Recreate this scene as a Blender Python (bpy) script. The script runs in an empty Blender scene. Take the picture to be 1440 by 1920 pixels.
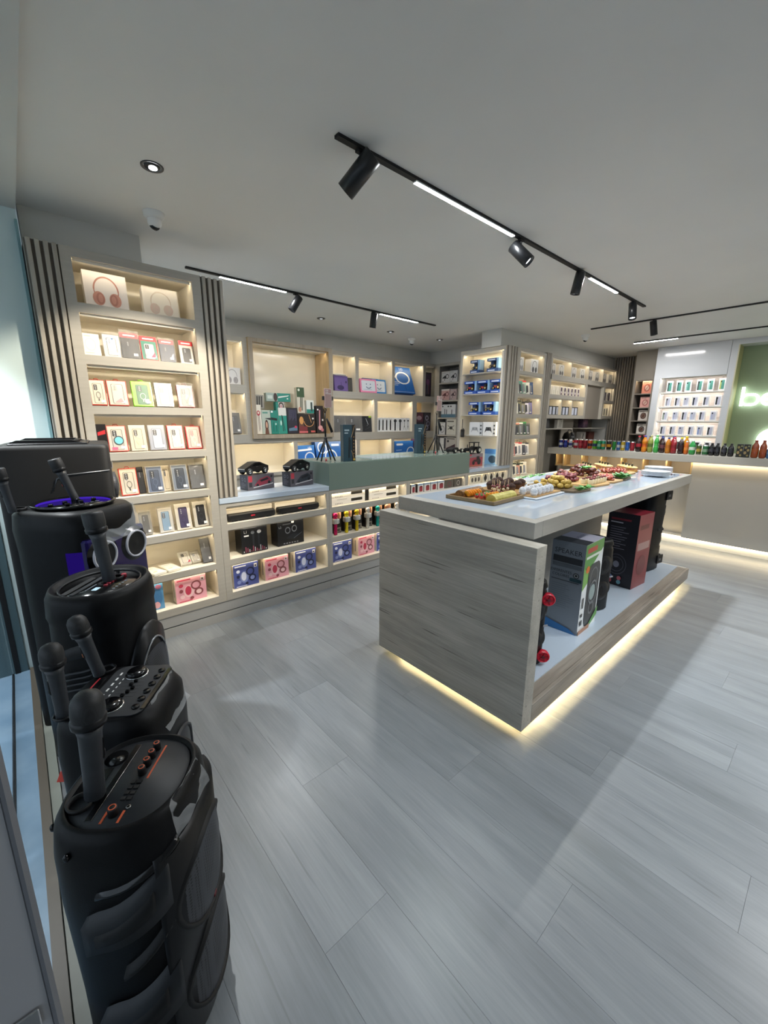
import bpy, math, random
from mathutils import Matrix, Vector, Euler

# ------------------------------------------------------------------ camera, world, exposure
SC = bpy.context.scene
COL = SC.collection
PI = math.pi
cam_data = bpy.data.cameras.new('camera')
cam = bpy.data.objects.new('camera', cam_data)
COL.objects.link(cam)
cam_data.sensor_fit = 'HORIZONTAL'
cam_data.sensor_width = 36.0
cam_data.lens = 36.0 * 767.33 / 1440.0
cam_data.clip_start = 0.02
cam_data.clip_end = 60
_p, _r, _y = math.radians(12.5435), math.radians(0.3273), math.radians(48.308)
_f = Vector((math.cos(_y) * math.cos(_p), math.sin(_y) * math.cos(_p), -math.sin(_p)))
_rt = Vector((math.sin(_y), -math.cos(_y), 0))
_up = _rt.cross(_f)
_r2 = _rt * math.cos(_r) + _up * math.sin(_r)
_u2 = -_rt * math.sin(_r) + _up * math.cos(_r)
_m = Matrix((_r2, _u2, -_f)).transposed().to_4x4()
_m.translation = (0, 0, 1.5)
cam.matrix_world = _m
SC.camera = cam

world = bpy.data.worlds.new('world')
SC.world = world
world.use_nodes = True
world.node_tree.nodes['Background'].inputs[0].default_value = (0.60, 0.72, 0.86, 1)
world.node_tree.nodes['Background'].inputs[1].default_value = 0.8
SC.view_settings.view_transform = 'Standard'
SC.view_settings.look = 'None'
SC.view_settings.gamma = 1.0
SC.view_settings.use_curve_mapping = False
SC.view_settings.exposure = 0.84
SC.cycles.max_bounces = 8
SC.cycles.diffuse_bounces = 4
SC.cycles.glossy_bounces = 3
SC.cycles.transmission_bounces = 3
SC.cycles.transparent_max_bounces = 6
SC.cycles.caustics_reflective = False
SC.cycles.caustics_refractive = False
# lamp strengths used by the builders below
P_LINE = 165.0      # ceiling line lamps (emission)
P_LED = 18.5       # warm shelf strips (emission)
P_SPOT = 62.0      # track spot heads (watts)
P_KICK = 48.0      # plinth strips
WARM = (1.0, 0.82, 0.54)
COOL = (0.93, 0.98, 1.0)

# ------------------------------------------------------------------ materials
def lin(h):
    h = h.lstrip('#')
    o = []
    for i in (0, 2, 4):
        c = int(h[i:i + 2], 16) / 255
        o.append(c / 12.92 if c <= 0.04045 else ((c + 0.055) / 1.055) ** 2.4)
    return (*o, 1)
_mc = {}
def mat(h, rough=0.5, metal=0.0, emit=0.0, alpha=1.0, coat=0.0, trans=0.0, name=None):
    key = (h, rough, metal, emit, alpha, coat, trans)
    if key in _mc: return _mc[key]
    m = bpy.data.materials.new(name or 'paint_' + h.lstrip('#'))
    m.use_nodes = True
    b = m.node_tree.nodes['Principled BSDF']
    c = lin(h) if isinstance(h, str) else (*h, 1)
    b.inputs['Base Color'].default_value = c
    b.inputs['Roughness'].default_value = rough
    b.inputs['Metallic'].default_value = metal
    b.inputs['Coat Weight'].default_value = coat
    b.inputs['Transmission Weight'].default_value = trans
    if emit:
        b.inputs['Emission Color'].default_value = c
        b.inputs['Emission Strength'].default_value = emit
    if alpha < 1: b.inputs['Alpha'].default_value = alpha
    _mc[key] = m
    return m
def glow(name, col, s):
    m = bpy.data.materials.new(name); m.use_nodes = True
    nt = m.node_tree; nt.nodes.clear()
    e = nt.nodes.new('ShaderNodeEmission'); o = nt.nodes.new('ShaderNodeOutputMaterial')
    e.inputs[0].default_value = (*col, 1); e.inputs[1].default_value = s
    nt.links.new(e.outputs[0], o.inputs[0])
    return m
def nz(nt, vec, scale, detail=3, dim='3D', rough=0.5):
    n = nt.nodes.new('ShaderNodeTexNoise'); n.inputs['Scale'].default_value = scale
    n.inputs['Detail'].default_value = detail; n.inputs['Roughness'].default_value = rough
    if vec: nt.links.new(vec, n.inputs['Vector'])
    return n
def ramp(nt, fac, stops):
    r = nt.nodes.new('ShaderNodeValToRGB')
    el = r.color_ramp.elements
    while len(el) < len(stops): el.new(0.5)
    for e, (p, c) in zip(el, stops): e.position = p; e.color = lin(c) if isinstance(c, str) else c
    nt.links.new(fac, r.inputs[0])
    return r
def surf(name, c1, c2, rough=0.5, scale=3.0, stretch=(1, 1, 1), bump=0.0, bscale=60, coat=0.0):
    """paint or laminate: two close tones mixed by noise, fine relief"""
    m = bpy.data.materials.new(name); m.use_nodes = True
    nt = m.node_tree; b = nt.nodes['Principled BSDF']
    tc = nt.nodes.new('ShaderNodeTexCoord'); mp = nt.nodes.new('ShaderNodeMapping')
    mp.inputs['Scale'].default_value = stretch
    nt.links.new(tc.outputs['Object'], mp.inputs[0])
    n = nz(nt, mp.outputs[0], scale)
    r = ramp(nt, n.outputs[0], [(0.3, c1), (0.7, c2)])
    nt.links.new(r.outputs[0], b.inputs['Base Color'])
    b.inputs['Roughness'].default_value = rough
    b.inputs['Coat Weight'].default_value = coat
    if bump:
        n2 = nz(nt, mp.outputs[0], bscale, 2)
        bp = nt.nodes.new('ShaderNodeBump'); bp.inputs['Strength'].default_value = bump; bp.inputs['Distance'].default_value = 0.002
        nt.links.new(n2.outputs[0], bp.inputs['Height']); nt.links.new(bp.outputs[0], b.inputs['Normal'])
    return m
def wood(name, axis, tones, crack, rough=0.45, seed=0.0, ring=1.0, rnd=False, bump=0.15, fine=(0.86, 1.05)):
    """grain along one object axis, with dark splits; rnd varies per object"""
    m = bpy.data.materials.new(name); m.use_nodes = True
    nt = m.node_tree; b = nt.nodes['Principled BSDF']
    tc = nt.nodes.new('ShaderNodeTexCoord')
    vec = tc.outputs['Object']
    if rnd:
        oi = nt.nodes.new('ShaderNodeObjectInfo')
        mu = nt.nodes.new('ShaderNodeMath'); mu.operation = 'MULTIPLY'; mu.inputs[1].default_value = 37.0
        nt.links.new(oi.outputs['Random'], mu.inputs[0])
        cx = nt.nodes.new('ShaderNodeCombineXYZ')
        for i in range(3): nt.links.new(mu.outputs[0], cx.inputs[i])
        ad = nt.nodes.new('ShaderNodeVectorMath'); ad.operation = 'ADD'
        nt.links.new(vec, ad.inputs[0]); nt.links.new(cx.outputs[0], ad.inputs[1]); vec = ad.outputs[0]
    def mapped(s_along, s_across):
        mp = nt.nodes.new('ShaderNodeMapping')
        sc = [s_across] * 3; sc[axis] = s_along
        mp.inputs['Scale'].default_value = sc; mp.inputs['Location'].default_value = (seed, seed * 1.7, seed * 0.6)
        nt.links.new(vec, mp.inputs[0]); return mp.outputs[0]
    n1 = nz(nt, mapped(0.9 * ring, 7 * ring), 1.6, 6, rough=0.62)
    r1 = ramp(nt, n1.outputs[0], [(0.30, tones[0]), (0.5, tones[1]), (0.70, tones[2])])
    n2 = nz(nt, mapped(2.2, 70), 2.0, 4)
    r2 = ramp(nt, n2.outputs[0], [(0.35, (fine[0],) * 3 + (1,)), (0.65, (fine[1],) * 3 + (1,))])
    mx = nt.nodes.new('ShaderNodeMixRGB'); mx.blend_type = 'MULTIPLY'; mx.inputs[0].default_value = 1
    nt.links.new(r1.outputs[0], mx.inputs[1]); nt.links.new(r2.outputs[0], mx.inputs[2])
    n3 = nz(nt, mapped(1.3, 34), 1.4, 2)
    r3 = ramp(nt, n3.outputs[0], [(0.69, (0, 0, 0, 1)), (0.73, (1, 1, 1, 1))])
    m3 = nt.nodes.new('ShaderNodeMixRGB'); m3.inputs[2].default_value = lin(crack)
    sc_ = nt.nodes.new('ShaderNodeMath'); sc_.operation = 'MULTIPLY'; sc_.inputs[1].default_value = 0.65
    nt.links.new(r3.outputs[0], sc_.inputs[0]); nt.links.new(sc_.outputs[0], m3.inputs[0])
    nt.links.new(mx.outputs[0], m3.inputs[1])
    col = m3.outputs[0]
    if rnd:
        hs = nt.nodes.new('ShaderNodeHueSaturation')
        mr = nt.nodes.new('ShaderNodeMapRange'); mr.inputs['To Min'].default_value = 0.985; mr.inputs['To Max'].default_value = 1.015
        nt.links.new(oi.outputs['Random'], mr.inputs[0]); nt.links.new(mr.outputs[0], hs.inputs['Value'])
        nt.links.new(col, hs.inputs['Color']); col = hs.outputs[0]
    nt.links.new(col, b.inputs['Base Color'])
    b.inputs['Roughness'].default_value = rough
    bp = nt.nodes.new('ShaderNodeBump'); bp.inputs['Strength'].default_value = bump; bp.inputs['Distance'].default_value = 0.002
    nt.links.new(n2.outputs[0], bp.inputs['Height']); nt.links.new(bp.outputs[0], b.inputs['Normal'])
    return m
def grille(name, c1, c2, scale, rough=0.5):
    """perforated or woven speaker mesh: dots of a voronoi lattice"""
    m = bpy.data.materials.new(name); m.use_nodes = True
    nt = m.node_tree; b = nt.nodes['Principled BSDF']
    tc = nt.nodes.new('ShaderNodeTexCoord')
    v = nt.nodes.new('ShaderNodeTexVoronoi'); v.inputs['Scale'].default_value = scale; v.inputs['Randomness'].default_value = 0.0
    nt.links.new(tc.outputs['Object'], v.inputs['Vector'])
    r = ramp(nt, v.outputs['Distance'], [(0.30, c1), (0.42, c2)])
    nt.links.new(r.outputs[0], b.inputs['Base Color']); b.inputs['Roughness'].default_value = rough
    return m
def lump(name, cs, scale=40, rough=0.5):
    """food: three tones in blotches"""
    m = bpy.data.materials.new(name); m.use_nodes = True
    nt = m.node_tree; b = nt.nodes['Principled BSDF']
    tc = nt.nodes.new('ShaderNodeTexCoord'); oi = nt.nodes.new('ShaderNodeObjectInfo')
    ad = nt.nodes.new('ShaderNodeVectorMath'); ad.operation = 'ADD'
    nt.links.new(tc.outputs['Object'], ad.inputs[0]); nt.links.new(oi.outputs['Random'], ad.inputs[1])
    n = nz(nt, ad.outputs[0], scale, 4)
    r = ramp(nt, n.outputs[0], [(0.32, cs[0]), (0.5, cs[1]), (0.68, cs[2])])
    nt.links.new(r.outputs[0], b.inputs['Base Color']); b.inputs['Roughness'].default_value = rough
    bp = nt.nodes.new('ShaderNodeBump'); bp.inputs['Strength'].default_value = 0.4; bp.inputs['Distance'].default_value = 0.004
    nt.links.new(n.outputs[0], bp.inputs['Height']); nt.links.new(bp.outputs[0], b.inputs['Normal'])
    return m

WALL = surf('wall_paint', '#c9c8c3', '#cfcec9', 0.85, 2, bump=0.05)
CEIL = surf('ceiling_paint', '#dadad8', '#dfdfdd', 0.55, 1.5, bump=0.02)
FRAME = surf('greige_laminate', '#a8a399', '#afaaa0', 0.5, 2, (1, 1, 30), bump=0.05, bscale=90)
INNER = surf('cream_laminate', '#ddd6c8', '#e2dccf', 0.42, 2)
BACKP = surf('cream_gloss_panel', '#e0d9c9', '#e5dfd0', 0.12, 2)
SLAT = surf('slat_veneer', '#a0998d', '#aaa397', 0.5, 3, (20, 20, 1), bump=0.1)
SLATG = mat('#7a736a', 0.7)
TOPW = surf('white_gloss_top', '#b4c1d0', '#bac7d5', 0.06, 1, coat=0.3)
GREEN = surf('sage_lacquer', '#7d8f86', '#83958c', 0.12, 1)
GREENF = surf('sage_front', '#6d7d74', '#72827a', 0.35, 1)
ISL = surf('grey_taupe_laminate', '#a19e97', '#a7a49d', 0.4, 2, (1, 30, 30), bump=0.05)
PLINTH = surf('plinth_grey', '#9d9d9b', '#a4a4a2', 0.45, 2)
WPANEL = surf('white_gloss_panel', '#d2d6dc', '#d8dce2', 0.10, 1)
TAUPE = surf('taupe_panel', '#8d867c', '#948d83', 0.55, 1)
SIGNG = surf('sign_green', '#8b9c7c', '#93a484', 0.5, 1)
OAK = wood('honey_oak', 2, ['#b59a72', '#c4aa82', '#cfb792'], '#8a6f4c')
FRAMEW = wood('frame_oak', 2, ['#978a78', '#a39684', '#ada08e'], '#6f6352')
GREYOAK_Y = wood('grey_oak_along_v', 1, ['#98948a', '#a9a499', '#b6b1a6'], '#4a443b', 0.45, 1.3)
GREYOAK_X = wood('grey_oak_along_u', 0, ['#7d746a', '#8f867b', '#a0978c'], '#3e362e', 0.45, 4.1)
GREYOAK_Z = wood('grey_oak_edge', 1, ['#8b8274', '#9b9284', '#aaa193'], '#4a4238', 0.45, 7.0)
FLOORW = wood('pale_oak_plank', 1, ['#73787c', '#7f8489', '#8b9094'], '#666a6e', 0.33, 0, ring=0.8, rnd=True, bump=0.05, fine=(0.93, 1.03))
BLK = surf('black_plastic', '#0d0d0f', '#111214', 0.42, 30, bump=0.12, bscale=400)
BLK.node_tree.nodes['Principled BSDF'].inputs['Specular IOR Level'].default_value = 0.2
BLKS = mat('#08080a', 0.6)
BLKG = mat('#08080a', 0.15)
BLKM = mat('#17181b', 0.35, 0.3)
DKGREY = mat('#2b2d31', 0.5)
CHROME = mat('#c8c8c8', 0.2, 1.0)
WHITE = mat('#e8e8e6', 0.35)
LED = glow('warm_led', WARM, P_LED)
LEDS = glow('warm_led_small', (1.0, 0.84, 0.58), P_LED * 0.58)
LEDK = glow('warm_plinth_led', (1.0, 0.76, 0.38), P_KICK)
LEDB = glow('bar_kick_led', (1.0, 0.80, 0.48), P_KICK * 0.25)
LINE = glow('line_lamp', COOL, P_LINE)
LINE2 = glow('line_lamp_soft', (1, 0.98, 0.95), P_LINE * 1.6)
LINE3 = glow('line_lamp_wall', (1, 0.99, 0.97), P_LINE * 1.9)
SIGNW = glow('sign_white', (0.93, 1.0, 1.0), 3.0)
CLEAR = mat('#ffffff', 0.05, alpha=0.16, name='clear_film')
FILM = mat('#d8dade', 0.10, alpha=0.16, name='crumpled_film')
GLASS = mat('#dff0ee', 0.02, alpha=0.12, name='pane_glass')

# ------------------------------------------------------------------ mesh helpers
class MB:
    def __init__(s):
        s.v, s.f, s.mi, s.sm, s.mats = [], [], [], [], []
        s.T = Matrix()
    def m(s, mt):
        if mt not in s.mats: s.mats.append(mt)
        return s.mats.index(mt)
    def add(s, vs, fs, mt, sm=False):
        o = len(s.v); T = s.T
        s.v += [tuple(T @ Vector(p)) for p in vs]
        ms = mt if isinstance(mt, (list, tuple)) else [mt] * len(fs)
        for f, q in zip(fs, ms):
            s.f.append([i + o for i in f]); s.mi.append(s.m(q)); s.sm.append(sm)
        return s
    def box(s, x0, y0, z0, x1, y1, z1, mt, front=None, top=None, bottom=None):
        vs = [(x0, y0, z0), (x1, y0, z0), (x1, y1, z0), (x0, y1, z0), (x0, y0, z1), (x1, y0, z1), (x1, y1, z1), (x0, y1, z1)]
        fs = [(0, 1, 5, 4), (1, 2, 6, 5), (2, 3, 7, 6), (3, 0, 4, 7), (4, 5, 6, 7), (3, 2, 1, 0)]
        return s.add(vs, fs, [front or mt, mt, mt, mt, top or mt, bottom or mt])
    def cbox(s, x0, y0, z0, x1, y1, z1, mt, c=0.004):
        """box with chamfered edges"""
        X, Y, Z = (x0, x1), (y0, y1), (z0, z1)
        vs, idx = [], {}
        for i in (0, 1):
            for j in (0, 1):
                for k in (0, 1):
                    for a in range(3):
                        p = [X[i], Y[j], Z[k]]
                        for b in range(3):
                            if b != a: p[b] += c if (i, j, k)[b] == 0 else -c
                        idx[(i, j, k, a)] = len(vs); vs.append(p)
        fs = []
        g = lambda *q: idx[q]
        for a in range(3):
            b, d = (a + 1) % 3, (a + 2) % 3
            for e in (0, 1):
                def P(p, q):
                    t = [0, 0, 0]; t[a] = e; t[b] = p; t[d] = q; return g(*t, a)
                q = [P(0, 0), P(1, 0), P(1, 1), P(0, 1)]
                fs.append(q if e else q[::-1])
        for a in range(3):      # edges along axis a
            b, d = (a + 1) % 3, (a + 2) % 3
            for p in (0, 1):
                for q in (0, 1):
                    def Q(e, ax):
                        t = [0, 0, 0]; t[a] = e; t[b] = p; t[d] = q; return g(*t, ax)
                    f = [Q(0, b), Q(1, b), Q(1, d), Q(0, d)]
                    fs.append(f if (p == q) else f[::-1])
        for i in (0, 1):
            for j in (0, 1):
                for k in (0, 1):
                    f = [g(i, j, k, 0), g(i, j, k, 1), g(i, j, k, 2)]
                    fs.append(f if (i + j + k) % 2 else f[::-1])
        return s.add(vs, fs, mt)
    def lathe(s, prof, mt, n=24, c=(0, 0, 0), axis='z', sm=True, caps=True):
        vs, fs = [], []
        k = len(prof)
        for i in range(n):
            a = 2 * PI * i / n
            for r, z in prof:
                x, y = r * math.cos(a), r * math.sin(a)
                p = (x, y, z) if axis == 'z' else ((z, x, y) if axis == 'x' else (y, z, x))
                vs.append((p[0] + c[0], p[1] + c[1], p[2] + c[2]))
        ms = []
        for i in range(n):
            for j in range(k - 1):
                a, b = i * k + j, ((i + 1) % n) * k + j
                fs.append((a, b, b + 1, a + 1))
                ms.append(mt[j] if isinstance(mt, (list, tuple)) else mt)
        if caps:
            for j, rev in ((0, True), (k - 1, False)):
                if prof[j][0] > 1e-5:
                    f = [i * k + j for i in range(n)]
                    fs.append(f[::-1] if rev else f)
                    ms.append((mt[0] if rev else mt[-1]) if isinstance(mt, (list, tuple)) else mt)
        return s.add(vs, fs, ms, sm)
    def cyl(s, c, r, h, mt, axis='z', n=20, r2=None):
        r2 = r if r2 is None else r2
        b = min(r, r2, abs(h)) * 0.08
        return s.lathe([(r - b, 0), (r, b), (r2, h - b), (r2 - b, h)], mt, n, c, axis, sm=False)
    def loft(s, secs, mt, n=36, caps=True, sm=True):
        """secs: (z, cx, cy, rx, ry, power) super-ellipse rings"""
        vs, fs, ms = [], [], []
        for z, cx, cy, rx, ry, pw in secs:
            for i in range(n):
                a = 2 * PI * i / n
                ca, sa = math.cos(a), math.sin(a)
                x = math.copysign(abs(ca) ** (2 / pw), ca); y = math.copysign(abs(sa) ** (2 / pw), sa)
                vs.append((cx + rx * x, cy + ry * y, z))
        for j in range(len(secs) - 1):
            for i in range(n):
                a, b = j * n + i, j * n + (i + 1) % n
                fs.append((a, b, b + n, a + n)); ms.append(mt[j] if isinstance(mt, (list, tuple)) else mt)
        if caps:
            fs.append(list(range(n))[::-1]); ms.append(mt[0] if isinstance(mt, (list, tuple)) else mt)
            o = (len(secs) - 1) * n
            fs.append([o + i for i in range(n)]); ms.append(mt[-1] if isinstance(mt, (list, tuple)) else mt)
        return s.add(vs, fs, ms, sm)
    def prism(s, poly, a0, a1, mt, plane='xz'):
        n = len(poly)
        def P(p, a):
            return (p[0], a, p[1]) if plane == 'xz' else ((p[0], p[1], a) if plane == 'xy' else (a, p[0], p[1]))
        vs = [P(p, a0) for p in poly] + [P(p, a1) for p in poly]
        fs = [list(range(n)), list(range(2 * n - 1, n - 1, -1))]
        for i in range(n):
            j = (i + 1) % n
            fs.append((i, i + n, j + n, j))
        return s.add(vs, fs, mt)
    def tube(s, pts, r, mt, n=8, closed=False):
        pts = [Vector(p) for p in pts]; k = len(pts); vs, fs = [], []
        for i, p in enumerate(pts):
            if closed: t = pts[(i + 1) % k] - pts[i - 1]
            else: t = pts[min(i + 1, k - 1)] - pts[max(i - 1, 0)]
            t.normalize()
            a = Vector((0, 0, 1)) if abs(t.z) < 0.9 else Vector((1, 0, 0))
            e1 = t.cross(a).normalized(); e2 = t.cross(e1)
            rr = r[i] if isinstance(r, (list, tuple)) else r
            for q in range(n):
                w = 2 * PI * q / n
                vs.append(p + e1 * (rr * math.cos(w)) + e2 * (rr * math.sin(w)))
        for i in range(k if closed else k - 1):
            for q in range(n):
                a, b = i * n + q, i * n + (q + 1) % n
                c, d = ((i + 1) % k) * n + q, ((i + 1) % k) * n + (q + 1) % n
                fs.append((a, b, d, c))
        if not closed:
            fs.append(list(range(n))[::-1]); fs.append([(k - 1) * n + q for q in range(n)])
        return s.add(vs, fs, mt, True)
    def ball(s, c, rx, ry, rz, mt, n=14, m=8, bump=0.0, seed=0):
        rnd = random.Random(seed); vs, fs = [(c[0], c[1], c[2] - rz)], []
        for j in range(1, m):
            t = -PI / 2 + PI * j / m
            for i in range(n):
                a = 2 * PI * i / n; k = 1 + bump * (rnd.random() - 0.5) * 2
                vs.append((c[0] + rx * k * math.cos(t) * math.cos(a), c[1] + ry * k * math.cos(t) * math.sin(a), c[2] + rz * k * math.sin(t)))
        vs.append((c[0], c[1], c[2] + rz))
        for i in range(n):
            fs.append((0, 1 + (i + 1) % n, 1 + i))
            for j in range(m - 2):
                a, b = 1 + j * n + i, 1 + j * n + (i + 1) % n
                fs.append((a, b, b + n, a + n))
            o = 1 + (m - 2) * n
            fs.append((o + i, o + (i + 1) % n, len(vs) - 1))
        return s.add(vs, fs, mt, True)
    def mesh(s, name):
        me = bpy.data.meshes.new(name)
        me.from_pydata(s.v, [], s.f)
        for q in s.mats: me.materials.append(q)
        me.polygons.foreach_set('material_index', s.mi)
        me.polygons.foreach_set('use_smooth', s.sm)
        me.update()
        return me
    def build(s, name, parent=None, loc=(0, 0, 0), rot=(0, 0, 0)):
        return obj(name, s.mesh(name), parent, loc, rot)
def obj(name, me, parent=None, loc=(0, 0, 0), rot=(0, 0, 0)):
    o = bpy.data.objects.new(name, me); COL.objects.link(o)
    o.location = loc; o.rotation_euler = rot
    if parent: o.parent = parent
    return o
def tag(o, label, cat, group=None):
    o['label'] = label; o['category'] = cat
    if group: o['group'] = group
    return o
def thing(name, label, cat, loc=(0, 0, 0), rz=0.0, group=None, rot=None):
    return tag(obj(name, None, None, loc, rot or (0, 0, rz)), label, cat, group)
def struct(o): o['kind'] = 'structure'; return o
def part(name, parent, *boxes, mt=None, c=0.0):
    b = MB()
    for q in boxes:
        if c: b.cbox(*q, mt, c)
        else: b.box(*q, mt)
    return b.build(name, parent)
ORD = ['first', 'second', 'third', 'fourth', 'fifth', 'sixth', 'seventh', 'eighth', 'ninth', 'tenth', 'eleventh', 'twelfth']
FACE_U = -PI / 2      # faces -u: local x runs along -v

# ------------------------------------------------------------------ flat print
_tx = {}
def text_mesh(t):
    if t in _tx: return _tx[t]
    cu = bpy.data.curves.new('lettering', 'FONT'); cu.body = t; cu.align_x = 'CENTER'; cu.resolution_u = 2
    o = bpy.data.objects.new('lettering', cu); COL.objects.link(o)
    bpy.context.view_layer.update()
    me = o.evaluated_get(bpy.context.evaluated_depsgraph_get()).to_mesh()
    r = ([(p.co.x, p.co.y) for p in me.vertices], [list(p.vertices) for p in me.polygons])
    o.to_mesh_clear(); bpy.data.objects.remove(o); bpy.data.curves.remove(cu)
    _tx[t] = r
    return r
def ink(h, rough=0.4): return mat(h, rough)
def art(parent, w, h, items, y=0.0, name='printed_front', T=None, fill=None):
    """flat print in fractions of the face; item kinds r e o p l t"""
    b = MB()
    if T: b.T = T
    for i, it in enumerate(items):
        yy = y - 0.0007 - 0.0004 * i
        X = lambda x: (x - 0.5) * w
        Z = lambda z: z * h
        k = it[0]; mt = it[-1]
        if isinstance(mt, str): mt = ink(mt)
        if k == 'r':
            x0, z0, x1, z1 = it[1:5]
            b.add([(X(x0), yy, Z(z0)), (X(x1), yy, Z(z0)), (X(x1), yy, Z(z1)), (X(x0), yy, Z(z1))], [(0, 1, 2, 3)], mt)
        elif k == 'e':
            cx, cz, rx, rz = it[1:5]
            b.add([(X(cx + rx * math.cos(2 * PI * q / 18)), yy, Z(cz + rz * math.sin(2 * PI * q / 18))) for q in range(18)], [list(range(18))], mt)
        elif k == 'o':
            cx, cz, rx, rz, th = it[1:6]; a0, a1 = (it[6], it[7]) if len(it) > 7 else (0, 2 * PI)
            n = 24; vs, fs = [], []
            for q in range(n + 1):
                a = a0 + (a1 - a0) * q / n
                for s_ in (1, 1 - th): vs.append((X(cx + rx * s_ * math.cos(a)), yy, Z(cz + rz * s_ * math.sin(a))))
            for q in range(n): fs.append((2 * q + 1, 2 * q, 2 * q + 2, 2 * q + 3)[::-1])
            b.add(vs, fs, mt)
        elif k == 'p':
            b.add([(X(x), yy, Z(z)) for x, z in it[1]], [list(range(len(it[1])))], mt)
        elif k == 'l':
            x0, z0, x1, z1, t = it[1:6]
            p0, p1 = Vector((X(x0), Z(z0))), Vector((X(x1), Z(z1)))
            d = (p1 - p0).normalized() * (t * w / 2); nn = Vector((-d.y, d.x))
            q = [p0 - nn, p1 - nn, p1 + nn, p0 + nn]
            b.add([(a.x, yy, a.y) for a in q], [(0, 1, 2, 3)], mt)
        elif k == 't':
            cx, cz, size, t = it[1:5]
            vs, fs = text_mesh(t)
            b.add([(X(cx) + p[0] * size, yy, Z(cz) + p[1] * size) for p in vs], fs, mt)
    return b.build(name, parent)
def rnd_rect(cx, cz, rx, rz, k=0.25):
    """rounded rectangle polygon (fractions)"""
    out = []
    for sx, sz, a0 in ((1, -1, -PI / 2), (1, 1, 0), (-1, 1, PI / 2), (-1, -1, PI)):
        for q in range(4):
            a = a0 + PI / 2 * q / 3
            out.append((cx + sx * rx * (1 - k) + rx * k * math.cos(a), cz + sz * rz - sz * rx * k * 0.7 + rx * k * 0.7 * math.sin(a)))
    return out
def lines(x0, x1, z0, z1, n, col, seed=1, t=0.35):
    """rows of tiny illegible print"""
    r = random.Random(seed); o = []
    for i in range(n):
        z = z1 - (z1 - z0) * (i + 0.5) / n; hh = (z1 - z0) / n * t
        o.append(('r', x0, z - hh / 2, x0 + (x1 - x0) * r.uniform(0.5, 1), z + hh / 2, col))
    return o
def pbox(name, w, d, h, body, items, loc, label, cat, rz=0.0, tilt=0.0, group=None, rough=0.35, side=None, top=None):
    """carton with printed front; origin at its front foot, leaning back by tilt"""
    b = MB(); mt = mat(body, rough)
    b.cbox(-w / 2, 0, 0, w / 2, d, h, mt, min(0.0015, d * 0.1))
    o = b.build(name, None, (loc[0], loc[1], loc[2] + d * math.sin(abs(tilt)) + 0.0005), (-tilt, 0, rz))
    tag(o, label, cat, group)
    if items: art(o, w, h, items)
    if side: art(o, d, h, side, name='printed_side', T=Matrix.Translation((-w / 2, d / 2, 0)) @ Matrix.Rotation(-PI / 2, 4, 'Z'))
    if top: art(o, w, d, top, name='printed_top', T=Matrix.Translation((0, 0, h)) @ Matrix.Rotation(-PI / 2, 4, 'X'))
    return o
# ------------------------------------------------------------------ the room
ZC = 2.603
floor = MB().box(-2.2, -3.3, -0.08, 8.3, 5.2, -0.004, mat('#73777a', 0.8)).build('floor'); struct(floor)
pw, pl, gp = 0.24, 1.45, 0.0005
plank_me = MB().cbox(gp / 2, gp / 2, -0.004, pw - gp / 2, pl - gp / 2, 0.0, FLOORW, 0.0002).mesh('floor_plank')
i = 0
u = -0.02
while u < 8.2:
    v = -3.2 + (i * 0.53) % pl - pl
    while v < 2.96:
        if v + pl > -3.2 and not (u > 6.3) and not (v > 2.99):
            obj('floor_plank', plank_me, floor, (u, v, 0))
        v += pl
    u += pw; i += 1
ceil = MB().box(-2.2, -3.3, ZC, 8.3, 5.2, ZC + 0.1, CEIL).build('ceiling'); struct(ceil)
struct(MB().box(0.746, 5.02, 0, 5.6, 5.12, ZC, WALL).build('wall_left'))
struct(MB().box(0.746, 4.83, 2.405, 5.56, 5.02, ZC, WALL).build('trim_4'))
struct(MB().box(5.56, 3.4, 0, 5.66, 5.02, ZC, WALL).build('wall_alcove'))
struct(MB().box(5.31, 3.30, 2.405, 5.56, 4.83, ZC, WALL).build('trim_5'))
struct(MB().box(4.575, 3.02, 2.405, 8.2, 3.30, ZC, WALL).build('trim_1'))        # boxed beam over the corner shelves
struct(MB().box(0.178, 3.12, 2.405, 0.746, 4.83, ZC, WALL).build('trim_2'))      # boxed beam over the tall unit
struct(MB().box(8.14, -3.3, 0, 8.24, 3.3, ZC, WALL).build('wall_back'))
struct(MB().box(5.8, 3.3, 0, 8.2, 3.4, ZC, WALL).build('wall_side'))
struct(MB().box(-2.3, -3.4, 0, 8.3, -3.3, ZC, WALL).build('wall_right'))
struct(MB().box(-9, -6, -0.1, -2.2, 8, -0.02, surf('pavement_stone', '#8d8f90', '#979999', 0.8, 2)).build('pavement'))
struct(MB().box(-1.4, -0.6, 2.555, 0.168, 3.06, ZC, WALL).build('trim_3'))      # lintel over the shop front
jm = mat('#cfe0e0', 0.45); jd = mat('#50666c', 0.4)
j = struct(MB().box(-2.2, 3.06, 0, 0.166, 3.2, ZC, jm).build('wall_jamb'))
b = MB(); b.box(-0.6, 3.046, 0.0, -0.132, 3.06, 1.15, jd); b.build('lower_panel', j)
b = MB(); b.box(-0.19, 3.04, 0.0, -0.166, 3.046, 1.15, BLKS); b.build('gasket', j)
b = MB(); b.box(0.154, 3.03, 0.0, 0.166, 3.06, 2.5, mat('#7fa3a9', 0.3)); b.build('glass_edge_strip', j)
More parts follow.
